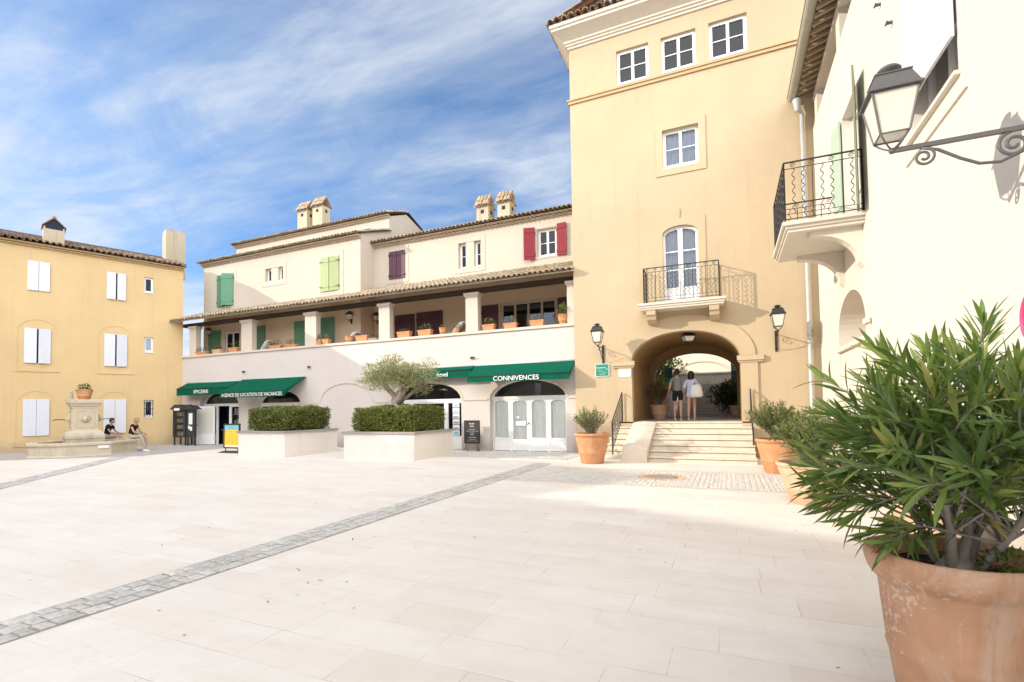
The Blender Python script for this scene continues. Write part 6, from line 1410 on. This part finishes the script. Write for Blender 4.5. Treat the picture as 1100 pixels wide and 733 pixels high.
# the large oleander in the foreground
PC = V((.975, 3.11, 0)); PR, PH, PS = .358, .872, .862
T = Thing('terracotta_pot', 'large weathered terracotta pot with chipped rim holding the oleander', 'flower pot', PC); mb = MB()
prof = [(PR * .60, 0), (PR * .62, .015), (PR * .70, .20), (PR * .745, .30), (PR * .765, .318), (PR * .78, .335), (PR * .772, .352), (PR * .775, .36), (PR * .80, .44), (PR * .835, .56), (PR * .845, .60), (PR * .875, .622), (PR * .915, .630), (PR * .96, .655), (PR * .995, .690), (PR * 1.0, .715), (PR * .985, .735), (PR * .955, .742), (PR * .90, .740), (PR * .86, .725), (PR * .82, .64), (PR * .77, .56)]
n = 96; rn = random.Random(77); mb.lathe(prof, PC, n)
for i in range(len(prof)):   # hand thrown unevenness and chips along the lip
    for k in range(n):
        a = 2 * pi * k / n; x, y, z = mb.v[i * n + k]; r = 1 + .006 * sin(2 * a + 1) + .004 * sin(5 * a + i * .3)
        if 14 <= i <= 17: r -= .006 * max(0, sin(a * 7 + 2.1) * sin(a * 3 + .4)) ** 2 + .004 * rn.random()
        mb.v[i * n + k] = (PC.x + (x - PC.x) * r, PC.y + (y - PC.y) * r, z)
mb.v = [(x, y, z * PH / .742) for x, y, z in mb.v]
T.part('pot', mb, M_['bigpot']); so = MB(); vs = [(PC.x, PC.y, PH - .07)]
for j in range(1, 9):
    for k in range(40): a = 2 * pi * k / 40; q = PR * .815 * j / 8; vs.append((PC.x + q * cos(a), PC.y + q * sin(a), PH - .075 - .02 * j / 8 + rn.uniform(-.012, .014)))
so.add(vs, [(0, 1 + k, 1 + (k + 1) % 40) for k in range(40)] + [(1 + 40 * j + k, 1 + 40 * (j + 1) + k, 1 + 40 * (j + 1) + (k + 1) % 40, 1 + 40 * j + (k + 1) % 40) for j in range(7) for k in range(40)], True); T.part('soil', so, M_['soil'])
dl = MB()
for k in range(90): a, q = rn.uniform(0, 2 * pi), PR * .8 * sqrt(rn.random()); leaf(dl, V((PC.x + q * cos(a), PC.y + q * sin(a), PH - .068)), V((rn.uniform(-1, 1), rn.uniform(-1, 1), .08)), UZ, rn.uniform(.05, .11), .012, .1)
T.part('fallen_leaves', dl, M_['dryleaf'])
T = Thing('oleander', 'large oleander with long dark pointed leaves and few red flowers', 'shrub', PC + UZ * (PH - .08)); rn = random.Random(101); st = MB(); lf = MB(); fl = MB(); yl = MB()
OC = PC.copy(); PC = V((0, 0, 0))   # grown about its own foot, then set in the pot
def whorls(P, r_end):
    """leaves in threes along the end of a shoot P (list of points)"""
    L = sum((P[i + 1] - P[i]).length for i in range(len(P) - 1)); tot = 0; a0 = rn.uniform(0, 6); want = .0
    start = max(.0, L - rn.uniform(.26, .52)); pos = start; step = .052
    while pos < L:
        acc = 0
        for i in range(len(P) - 1):
            l = (P[i + 1] - P[i]).length
            if acc + l >= pos: p = P[i].lerp(P[i + 1], (pos - acc) / l); d = (P[i + 1] - P[i]).normalized(); break
            acc += l
        x = d.orthogonal().normalized(); y = d.cross(x); f = (pos - start) / (L - start + 1e-6)
        for k in range(3 if rn.random() < .75 else 2):
            a = a0 + 2 * pi * k / 3 + rn.uniform(-.25, .25); o = x * cos(a) + y * sin(a); sp = rn.uniform(.75, 1.25) * (1.15 - .75 * f); q = (o * sp + d * (.85 + .55 * f) + UZ * .05 + rvec(rn) * .28)
            ln = rn.uniform(.17, .27) * (1 - .30 * f) * (.75 + .4 * min(1, f * 4)); m = lf
            if rn.random() < .006: m = yl
            leaf(m, p + o * .004, q, d + o * .0 + UZ * .25, ln, ln * rn.uniform(.115, .155), rn.choice((rn.uniform(-.08, .12), rn.uniform(.1, .42))), 4)
        a0 += 1.05; pos += step * (1.25 - .5 * f)
    for k in range(4):   # furled tip
        o = rvec(rn) * .35; leaf(lf, P[-1], (P[-1] - P[-2]).normalized() + o, UZ, rn.uniform(.05, .09), .011, .05, 4)
trunks = []
for k, (dx, dy) in enumerate(((-.03, -.05), (.02, -.04), (.06, .01), (-.05, .04), (.0, .06), (.07, -.05))):
    b = PC + V((dx, dy, .63)); e = PC + V((dx * 4.2 + rn.uniform(-.05, .05), dy * 4.0 + rn.uniform(-.05, .05), rn.uniform(1.0, 1.15))); pts = limb(st, b, e, .030 if k < 3 else .022, .016, 7, .06, rn); trunks.append(pts)
st.lathe([(.11, .0), (.085, .03), (.05, .07)], PC + V((.01, -.02, .645)), 12)
targets = []
GA = pi * (3 - sqrt(5)); NT_ = 150
CEN = PC + V((.10, .05, 1.36))
for i in range(NT_):
    z = 1 - 2 * (i + .5) / NT_; q = sqrt(max(0, 1 - z * z)); t = GA * i; k = rn.uniform(.55, 1.0) if i % 3 else rn.uniform(.80, 1.12)
    o = V((q * cos(t) * .84, q * sin(t) * .72, z * .64)) * k
    if z < -.55: continue
    if o.z < -.34: o.z = -.34 + rn.uniform(-.05, .05)
    targets.append(CEN + o)
targets += [PC + V(o) for o in ((.30, .02, 1.50), (.30, .0, 1.45), (.24, .1, 1.42), (-.10, .1, 1.32), (-.26, .0, 1.22), (-.45, .05, 1.12), (-.60, -.05, 1.0), (-.64, .05, 1.06), (-.56, .10, .92), (-.60, -.05, 1.16), (-.50, -.10, .90), (-.40, -.15, .84), (-.34, -.25, .82), (.5, -.1, 1.28), (.62, .1, 1.05))]
targets = [PC + V((t.x - PC.x, t.y - PC.y, t.z if t.z > 1.2 else t.z)) for t in targets]
for t in targets:
    if t.z < .8: t.z += .62
    tp = rn.choice(trunks); p = tp[rn.randint(3, len(tp) - 1)]; m = p.lerp(t, .55) + V((0, 0, .05 + .06 * rn.random())) + rvec(rn) * .04
    P = [p.lerp(m, k / 4) if k < 4 else m.lerp(t, (k - 4) / 5) + UZ * .02 * sin(pi * (k - 4) / 5) for k in range(10)]; st.tube(P, [.0085 - .0006 * k for k in range(10)], 5); whorls(P, 0)
FLW = [(V((-.38, -.20, .74)), V((-.5, -.2, -.2))), (V((-.44, -.1, .80)), V((-.6, 0, -.1)))]
for q_ in (st, lf, yl): q_.v = [(OC.x + x * PS, OC.y + y * PS, PH + (z - .742) * PS) for x, y, z in q_.v]
T.part('stems', st, M_['olbark']); T.part('leaves', lf, M_['oleander']); T.part('yellow_leaves', yl, M_['petal_yellow'])
for t, d in FLW:
    fl = MB(); c = V((OC.x + t.x * PS, OC.y + t.y * PS, PH + (t.z - .742) * PS))
    for k in range(12): q = rvec(rn); leaf(fl, c + q * .008, q + d * .6, UZ, .024, .017, .3)
    T.part('flower', fl, M_['petal_red'])
PC = OC
# little weed at the foot of the oleander
q = MB(); leaf_cloud(q, PC + V((.15, -.13, PH - .02)), .08, 130, .045, .018, random.Random(5), (1.2, 1, .8), .1, .4); single('pot_weed', q, M_['shrub'], 'little leafy weed growing in the soil of the oleander pot', 'plant', PC + V((.15, -.13, PH - .08)))

# ------------------------------------------------------------------ pots along the loggia parapet
def parapet_pot(x, lab, kind, plant, w=.55, h=.24, ph=.2, mat='pot', n=120, L=.06):
    u = FM.at(x, 365, -.14)[0]; c = V((u, 17.14, 4.60)); rn = random.Random(int(x))
    if kind == 'box': flower_pot('window_box', c, 0, h, mat, 'terracotta trough ' + lab, 'pots on the loggia parapet', box=(w, .22), cat='flower pot')
    else: flower_pot('flower_pot', c, w / 2, h, mat, 'round terracotta pot ' + lab, 'pots on the loggia parapet', n=20)
    if plant:
        q = MB(); leaf_cloud(q, c + UZ * (h + ph * .38), ph, n, L, L * .5, rn, (w * .5 / ph, .5 if kind == 'box' else w * .55 / ph, .75), .1, .5); d = {'shrub': 'green plant', 'petal_yellow': 'yellow green plant', 'petal_red': 'red flowering plant', 'petal_pink': 'pink flowering plant', 'darkleaf': 'dark dry plant', 'dryleaf': 'dry brown plant'}[plant]
        if plant.startswith('petal'):
            T = Thing('parapet_plant', d + ' in the parapet trough ' + lab if kind == 'box' else d + ' in the parapet pot ' + lab, 'plant', c + UZ * h, 0, 'plants on the loggia parapet'); T.part('leaves', q, M_['shrub']); f = MB(); leaf_cloud(f, c + UZ * (h + ph * .55), ph * .95, n // 3, L * .8, L * .6, rn, (w * .5 / ph, .5, .7), .3, .6); T.part('blossoms', f, M_[plant])
        else: single('parapet_plant', q, M_[plant], d + (' in the parapet trough ' if kind == 'box' else ' in the parapet pot ') + lab, 'plant', c + UZ * h, 'plants on the loggia parapet')
parapet_pot(217, 'with a dark dry plant, nearest the yellow house', 'box', 'darkleaf', .85, .18, .22); parapet_pot(234, 'before the white loggia window', 'box', 'dryleaf', .6, .22, .16, 'palepot', 220); parapet_pot(251.5, 'with green leaves touching the second column', 'box', 'shrub', .62, .24, .28)
parapet_pot(296.5, 'of yellow flowers beside the folded chair', 'box', 'petal_yellow', .75, .16, .22); parapet_pot(313, 'of red flowers before the third column', 'box', 'petal_red', .72, .14, .20); parapet_pot(343.5, 'of yellow flowers past the third column', 'box', 'petal_yellow', .30, .24, .22); parapet_pot(351, 'before the widest green shutter', 'box', 'petal_pink', .36, .24, .16)
parapet_pot(375.5, 'under the wall lantern by the white chair', 'pot', None, .42, .28); parapet_pot(389.5, 'standing empty beside the fourth column', 'box', None, .62, .26, .2); parapet_pot(401, 'touching the fourth column', 'box', 'darkleaf', .42, .10, .14, 'coping', 50)
parapet_pot(434.5, 'with low yellow growth before a plum shutter', 'box', 'petal_yellow', .62, .26, .10, 'pot', 40); parapet_pot(457, 'with green leaves before a plum shutter', 'box', 'shrub', .62, .26, .20); parapet_pot(475.8, 'at the corner of the plum shutters', 'pot', 'dryleaf', .32, .28, .10, 'pot', 30); parapet_pot(490.5, 'with green leaves next to the fifth column', 'pot', 'shrub', .24, .20, .22)
parapet_pot(525.5, 'before the lone plum shutter', 'box', 'petal_pink', .50, .24, .22); parapet_pot(548.8, 'before the first pane of the long window', 'box', 'petal_pink', .52, .22, .22); parapet_pot(577.5, 'before the third pane of the long window', 'box', 'petal_red', .54, .24, .20); parapet_pot(605.5, 'with the tallest plant beside the tower', 'pot', 'shrub', .44, .36, .36, 'pot', 200, .09)
# folded garden chairs behind the parapet
for i, (x, lab) in enumerate(((288, 'folded white garden chair before two narrow green shutters'), (380, 'folded white garden chair under the loggia wall lantern'), (492, 'white curved garden chair between plum shutters and column'))):
    u = FM.at(x, 360, -.9)[0]; y = 17.75; T = Thing('garden_chair', lab, 'chair', (u, y, 3.52), 0, 'white garden chairs in the loggia'); f = MB(); F = Frame((u, y, 3.52), (1, 0, 0), (0, -1, 0))
    for d in (-.26, .26):
        f.tube([F.p(-.42, .0, d), F.p(-.34, .55, d), F.p(-.18, .95, d), F.p(.06, 1.30, d), F.p(.30, 1.55, d), F.p(.46, 1.60, d)], .022, 6); f.tube([F.p(.42, .0, d), F.p(.10, .55, d), F.p(-.22, .92, d)], .022, 6)
    f.tube([F.p(.46, 1.60, -.26), F.p(.46, 1.60, .26)], .022, 6); f.tube([F.p(-.3, .6, -.26), F.p(-.3, .6, .26)], .018, 6); T.part('frame', f, M_['white']); s = MB(); vs = []
    prof = [(-.32, .62), (-.16, .96), (.08, 1.32), (.30, 1.53), (.42, 1.57)]
    for a, b in prof: vs += [F.p(a, b, -.25), F.p(a, b, .25)]
    for a, b in prof: vs += [F.p(a + .05, b - .05, -.25), F.p(a + .05, b - .05, .25)]
    m = len(prof); s.add(vs, [(2 * k, 2 * k + 1, 2 * k + 3, 2 * k + 2) for k in range(m - 1)] + [(2 * m + 2 * k, 2 * m + 2 * k + 2, 2 * m + 2 * k + 3, 2 * m + 2 * k + 1) for k in range(m - 1)] + [(2 * k, 2 * k + 2, 2 * m + 2 * k + 2, 2 * m + 2 * k) for k in range(m - 1)] + [(2 * k + 1, 2 * m + 2 * k + 1, 2 * m + 2 * k + 3, 2 * k + 3) for k in range(m - 1)], True); T.part('sling', s, M_['cushion'])

# ------------------------------------------------------------------ plants in the passage and garden
T = flower_pot('terracotta_pot', (-2.45, 19.4, 1.10), .34, .55, 'palepot', 'terracotta pot with a dry plant inside the passage', 'large terracotta pots'); rn = random.Random(41)
st, lf = shrub_mb((-2.45, 19.4, 1.55), .52, 1.0, 60, rn, .09, .035, 30); T = Thing('dry_shrub', 'dry brown shrub standing in a pot inside the passage', 'shrub', (-2.45, 19.4, 1.55)); T.part('stems', st, M_['bark']); T.part('leaves', lf, M_['dryleaf'])
for lab, c, r, h in (('pale rough boulder beyond the dry shrub in the passage', (-2.45, 21.9, 1.1), .34, 1.25), ('low pale stone block by the garden steps', (-1.85, 22.6, 1.1), .30, .75)):
    mb = MB(); mb.lathe([(r * .95, 0), (r * 1.0, .1 * h), (r * .92, .5 * h), (r * .8, .85 * h), (r * .5, h), (.0001, h * 1.02)], c, 12)
    mb.v = [(x + .05 * sin(z * 9 + y * 5), y + .05 * sin(x * 8 + z * 6), z) for x, y, z in mb.v]; single('garden_boulder', mb, M_['kerbstone'], lab, 'stone', c)
def bush(name, lab, cat, c, r, n, mat, seed, sc=(1, 1, 1), L=.12, w=.05, trunk=None, grp=None):
    rn = random.Random(seed); c = V(c); T = Thing(name, lab, cat, (c.x, c.y, 1.1 if trunk is None else trunk), 0, grp); z0 = T.off.z; st = MB(); lf = MB(); top = c.z
    st.tube([(c.x, c.y, z0), (c.x + .05, c.y, (z0 + top) / 2), (c.x, c.y, top)], [.09 * r + .02, .07 * r + .015, .03 * r], 8)
    for k in range(14):
        q = rvec(rn); e = c + V((q.x * sc[0], q.y * sc[1], q.z * sc[2])) * r * .75; limb(st, V((c.x, c.y, z0 + (top - z0) * .55)), e, .03 * r + .008, .008, 4, .1, rn); leaf_cloud(lf, e, r * .42, n // 14, L, w, rn, sc, .1, .4)
    T.part('trunk', st, M_['bark']); T.part('crown', lf, M_[mat])
bush('garden_tree', 'bright green tree rising behind the walkers in the passage', 'tree', (-3.3, 25.6, 3.25), 1.35, 4200, 'treeleaf', 51, (1, .8, 1.0), .15, .065)
bush('garden_shrub', 'dense green shrub under the bright green tree past the passage', 'shrub', (-3.1, 23.9, 2.2), .95, 2200, 'treeleaf', 52, (.8, .7, 1.1), .13, .06)
bush('garden_shrub', 'dark shrub beside the garden steps past the woman with the bag', 'shrub', (.15, 22.7, 2.1), .95, 4200, 'darkleaf', 53, (1.0, .7, .85), .13, .055); bush('garden_shrub', 'dark trailing shrub at the louvred screen past the passage', 'shrub', (1.1, 24.2, 2.4), .9, 1500, 'darkleaf', 54, (1.0, .8, .9), .12, .05)
bush('garden_tree', 'yellow green tree at the head of the garden steps', 'tree', (1.7, 31.5, 4.4), .9, 1200, 'shrub', 55, (.8, .8, 1.1), .14, .06)
bush('garden_tree', 'green tree standing behind the arcade house garden', 'tree', (-8.0, 30.5, 4.2), 2.0, 2600, 'treeleaf', 56, (1, 1, 1), .2, .09)
flower_pot('terracotta_pot', (.3, 22.5, 1.10), .36, .5, 'palepot', 'terracotta pot holding the dark shrub past the passage', 'large terracotta pots')
# ------------------------------------------------------------------ figures
def stand(hh, step, arm_out=.0, sw=.19, hw=.09):
    """joints of a walker of height hh seen from behind, x forward y left"""
    k = hh / 1.75
    J = {'pelvis': (0, 0, .95), 'waist': (.0, 0, 1.10), 'chest': (.01, 0, 1.30), 'collar': (0, 0, 1.43), 'neck': (.005, 0, 1.50), 'headbase': (.02, 0, 1.57), 'head': (.035, 0, 1.635)}
    for q, s in (('L', 1), ('R', -1)):
        st = step * s
        J.update({'shoulder' + q: (0, s * sw, 1.415), 'elbow' + q: (-.03 - .06 * st, s * (sw + .06 + arm_out), 1.13), 'wrist' + q: (.06 - .10 * st, s * (sw + .08 + arm_out), .90), 'hip' + q: (0, s * hw, .90), 'knee' + q: (.05 + .12 * st, s * (hw + .01), .50), 'calf' + q: (.0 + .10 * st, s * (hw + .01), .37), 'ankle' + q: (-.02 + .14 * st, s * (hw + .01), .075 + (.05 if st < 0 else 0)), 'toe' + q: (.13 + .14 * st, s * (hw + .03), .03)})
    return {a: (b[0] * k, b[1] * k, b[2] * k) for a, b in J.items()}
def top(sleeve=.5, hem='pelvis', body=1.0, hang=0.):
    e = [('pelvis', 'waist'), ('waist', 'chest'), ('chest', 'collar')]; r = {'pelvis': (.150 * body, .122 * body), 'waist': (.140 * body, .112), 'chest': (.155, .120), 'collar': (.085, .078)}
    for q in 'LR': e += [('collar', 'shoulder' + q), ('shoulder' + q, 'sl' + q)]; r['shoulder' + q] = .068; r['sl' + q] = .060
    return e, r
def lerp3(a, b, t): return tuple(a[i] + (b[i] - a[i]) * t for i in range(3))
def make_top(J, sleeve, body=1., longer=0.):
    e, r = top(sleeve, body=body); pos = {}
    for q in 'LR':
        pos['sl' + q] = lerp3(J['shoulder' + q], J['elbow' + q], min(1, sleeve)) if sleeve <= 1 else lerp3(J['elbow' + q], J['wrist' + q], sleeve - 1)
        if sleeve > 1: e = [x for x in e if x != ('shoulder' + q, 'sl' + q)] + [('shoulder' + q, 'elbow' + q), ('elbow' + q, 'sl' + q)]; r['elbow' + q] = .056; r['sl' + q] = .048
    if longer:
        p = J['pelvis']; pos['hem'] = (p[0], p[1], p[2] - longer); e = [('hem', 'pelvis')] + e; r['hem'] = (.185, .145)
    return dict(edges=e, r=r, pos=pos)
def make_shorts(J, leg, rr=.105, low=.085):
    e = [('waist', 'pelvis')]; r = {'waist': (.135, .108), 'pelvis': (.150, .125)}; pos = {}
    for q in 'LR':
        e += [('pelvis', 'hip' + q), ('hip' + q, 'lg' + q)] if leg <= 1 else [('pelvis', 'hip' + q), ('hip' + q, 'knee' + q), ('knee' + q, 'lg' + q)]; r['hip' + q] = rr; r['lg' + q] = low; r['knee' + q] = .072
        pos['lg' + q] = lerp3(J['hip' + q], J['knee' + q], leg) if leg <= 1 else lerp3(J['knee' + q], J['ankle' + q], leg - 1)
    return dict(edges=e, r=r, pos=pos)
def shoes(T, J, mat, f, name='shoe'):
    for q in 'LR':
        a, t = J['ankle' + q], J['toe' + q]; mb = MB(); d = (t - a); d.z = 0; d = d.normalized() if d.length > .01 else f; s = d.cross(UZ); z0 = min(a.z - .075, t.z - .03); c = a - d * .06; c.z = z0
        prof = [(-.03, .035, .05), (.04, .042, .085), (.12, .045, .06), (.20, .042, .045), (.245, .025, .035)]; vs = []
        for x, w, h in prof:
            for y, z in ((-w, 0), (w, 0), (w * .8, h), (-w * .8, h)): vs.append(c + d * x + s * y + UZ * z)
        n = len(prof); mb.add(vs, [(3, 2, 1, 0)] + [(4 * i + k, 4 * i + (k + 1) % 4, 4 * i + 4 + (k + 1) % 4, 4 * i + 4 + k) for i in range(n - 1) for k in range(4)] + [(4 * n - 4, 4 * n - 3, 4 * n - 2, 4 * n - 1)]); T.part(name, mb, M_[mat])
J = stand(1.76, .55); J['headfwd'] = (1, -.25, 0); J['wristL'] = (.10, .30, .95)
T, W, f, l = person((-1.66, 18.1, 1.10), pi / 2 + .08, J, 'man in grey shirt and black shorts walking through the passage', [('shirt', 'cloth_grey', make_top(J, .55)), ('shorts', 'cloth_black', make_shorts(J, .62))], ('hair_dark', (.0, 1.10)))
shoes(T, W, 'cloth_beige', f, 'sandal')
J = stand(1.66, -.45, .03, .165, .085); J['headfwd'] = (1, .25, 0); J['elbowR'] = (.02, -.24, 1.08); J['wristR'] = (.10, -.10, 1.22)
T, W, f, l = person((-1.21, 18.1, 1.10), pi / 2 - .05, J, 'woman in a loose pale blue shirt with a white shoulder bag', [('shirt', 'cloth_blue', make_top(J, .95, 1.08, .16)), ('shorts', 'cloth_white', make_shorts(J, .22, .10, .092))], ('hair_dark', (.10, 1.16)))
shoes(T, W, 'cloth_beige', f, 'sandal')
sh = W['shoulderR']; bc = sh - f * .15 - UZ * .34 - l * .02; b = MB()
pr = [(.16, 0), (.21, .05), (.215, .18), (.19, .34), (.15, .42), (.13, .43)]; b.lathe([(r, z - .22) for r, z in pr], bc, 20, True, 1., .55, atan2(l.y, l.x) * 0); b.v = [(x + .014 * sin(z * 30 + x * 22), y + .012 * sin(z * 24 + x * 30), z) for x, y, z in b.v]
Tb = Thing('shoulder_bag', 'slouchy white cloth bag on the shoulder of the walking woman', 'bag', bc - UZ * .22); Tb.part('bag_body', b, M_['cloth_white']); b = MB(); b.tube([bc + l * .12 + UZ * .19, sh + UZ * .075 - f * .04 + l * .05, sh + UZ * .085 + f * .02 + l * .02, sh + f * .09 - UZ * .05, bc - l * .12 + UZ * .19 + f * .06], .016, 8); Tb.part('strap', b, M_['cloth_white'])
def sit(face_down=0.):
    J = {'pelvis': (.0, 0, .11), 'waist': (-.03, 0, .26), 'chest': (.03, 0, .46), 'collar': (.09, 0, .60), 'neck': (.12, 0, .67), 'headbase': (.145, 0, .73), 'head': (.17, 0, .79)}
    for q, s in (('L', 1), ('R', -1)):
        J.update({'shoulder' + q: (.07, s * .185, .575), 'elbow' + q: (.20, s * .23, .31), 'wrist' + q: (.40, s * .14, .24), 'hip' + q: (.03, s * .09, .09), 'knee' + q: (.46, s * .11, .13), 'calf' + q: (.48, s * .11, -.05), 'ankle' + q: (.47, s * .11, -.445), 'toe' + q: (.62, s * .13, -.49)})
    return J
J = sit(); J['headfwd'] = (1, .1, -.15); fa = atan2(.58, .82)
c1 = FC + V((-.86, 1.30, .52)); c2 = FC + V((.68, 1.44, .52))
T, W, f, l = person(c1, fa, J, 'man in a black shirt sitting on the rim of the fountain', [('shirt', 'cloth_black', make_top(J, .6)), ('trousers', 'cloth_beige', make_shorts(J, 1.9, .10, .062))], ('hair_dark', (.0, 1.07)))
shoes(T, W, 'cloth_white', f)
J = sit(); J['headfwd'] = (1, -.1, .0); J['kneeR'] = (.44, -.12, .14); J['ankleR'] = (.62, -.13, -.44); J['toeR'] = (.78, -.14, -.49); J['calfR'] = (.52, -.12, -.03)
T, W, f, l = person(c2, fa - .1, J, 'fair haired person in a black top sitting at the end of the fountain rim', [('shirt', 'cloth_black', make_top(J, .3)), ('trousers', 'cloth_beige', make_shorts(J, 1.85, .10, .062))], ('hair_blond', (.03, 1.12)))
shoes(T, W, 'cloth_white', f)
b = MB(); bc = c2 + f * .30 - l * .10 + UZ * .22; b.obox(bc, f * .14, l * .05, UZ * .09); b.v = [(x, y, z + .012 * sin(x * 30)) for x, y, z in b.v]; b.tube([bc + f * .1 + UZ * .08, bc + UZ * .17, bc - f * .1 + UZ * .08], .01, 6); single('hand_bag', b, M_['shut_green'], 'small dark green bag on the lap of the fair haired person', 'bag', bc)
# ------------------------------------------------------------------ sun and sky
SUN = V((-1.75, -1, .70)).normalized()
sd = bpy.data.lights.new('sun', 'SUN'); so_ = bpy.data.objects.new('sun', sd); COL.objects.link(so_); sd.energy = SUN_E; sd.angle = radians(.55); sd.color = (1.0, .90, .76)
so_.rotation_euler = SUN.to_track_quat('Z', 'Y').to_euler(); so_.location = (0, 0, 60)
w = bpy.data.worlds.new('World'); SC.world = w; w.use_nodes = True; t = w.node_tree; t.nodes.clear()
class WN(NT):
    def __init__(s, tree): s.t = tree
k = WN(t); out = k.n('ShaderNodeOutputWorld'); bg = k.n('ShaderNodeBackground', Strength=SKY_S); t.links.new(bg.outputs[0], out.inputs[0])
sky = k.n('ShaderNodeTexSky', _sky_type='NISHITA', _sun_disc=False, _sun_elevation=math.asin(SUN.z), _sun_rotation=atan2(SUN.x, SUN.y), _air_density=1.0, _dust_density=.15, _ozone_density=3.0)
tc = k.n('ShaderNodeTexCoord'); sx = k.n('ShaderNodeSeparateXYZ'); t.links.new(tc.outputs['Generated'], sx.inputs[0])
zz = k.math('MAXIMUM', k.math('ADD', sx.outputs['Z'], .10), .03)
cb = k.n('ShaderNodeCombineXYZ'); k.set(cb, 'X', k.math('DIVIDE', sx.outputs['X'], zz)); k.set(cb, 'Y', k.math('DIVIDE', sx.outputs['Y'], zz))
mp = k.n('ShaderNodeMapping'); t.links.new(cb.outputs[0], mp.inputs['Vector']); mp.inputs['Rotation'].default_value = (0, 0, radians(35)); mp.inputs['Scale'].default_value = (.62, 1.1, 1); mp.inputs['Location'].default_value = CLOUD_OFF
mp2 = k.n('ShaderNodeMapping'); t.links.new(cb.outputs[0], mp2.inputs['Vector']); mp2.inputs['Rotation'].default_value = (0, 0, radians(-28)); mp2.inputs['Scale'].default_value = (.8, 3.4, 1)
n3 = k.noise(mp2.outputs[0], 1.5, 8, .62, 1.2)
n1 = k.noise(mp.outputs[0], .55, 9, .60, .7); n2 = k.noise(mp.outputs[0], 2.6, 8, .62, .9)
m = k.math('ADD', k.math('ADD', k.math('MULTIPLY', n1, .66), k.math('MULTIPLY', n2, .21)), k.math('MULTIPLY', n3, .13))
cov = k.ramp(m, [(.38, (0, 0, 0)), (.45, (.24,) * 3), (.52, (.66,) * 3), (.60, (1, 1, 1))])
# bright cloud lobe added out of view behind the camera as fill light
dt = k.n('ShaderNodeVectorMath', _operation='DOT_PRODUCT'); t.links.new(tc.outputs['Generated'], dt.inputs[0]); dt.inputs[1].default_value = (.22, -.66, .70)
back = k.ramp(dt.outputs['Value'], [(.52, (0, 0, 0)), (.80, (1, 1, 1))])
d2 = k.n('ShaderNodeVectorMath', _operation='DOT_PRODUCT'); t.links.new(tc.outputs['Generated'], d2.inputs[0]); d2.inputs[1].default_value = V((.64, -.53, .56)).normalized()
side = k.ramp(d2.outputs['Value'], [(.78, (0, 0, 0)), (.90, (1, 1, 1))])   # second, brighter lobe added out of view to fill the shaded walls
dense = k.ramp(m, [(.30, (.6,) * 3), (.5, (1, 1, 1))])
cov2 = k.math('MAXIMUM', k.math('MULTIPLY', cov, CLOUD_A), k.math('MULTIPLY', k.math('MAXIMUM', back, side), dense))
cl = k.mix(side, k.mix(back, (*CLOUD_F, 1), (*FILL_BACK, 1)), (*FILL_SIDE, 1))
hz = k.ramp(sx.outputs['Z'], [(.0, (1, 1, 1)), (.30, (0, 0, 0))])
low = k.ramp(sx.outputs['Z'], [(.0, (.50, .56, .70)), (.45, (1, 1, 1))])
skc = k.mix(k.math('MULTIPLY', hz, .08), k.mix(1., k.mix(1., sky.outputs[0], (*SKY_MUL, 1), 'MULTIPLY'), low, 'MULTIPLY'), (*CLOUD_F, 1))
k.set(bg, 'Color', k.mix(cov2, skc, cl))
SC.view_settings.view_transform = 'Standard'; SC.view_settings.look = 'None'; SC.view_settings.exposure = EXPO; SC.view_settings.gamma = 1; SC.view_settings.use_curve_mapping = False
SC.render.engine = 'CYCLES'; SC.cycles.max_bounces = 8; SC.cycles.diffuse_bounces = 4; SC.cycles.transparent_max_bounces = 12; SC.cycles.use_denoising = True
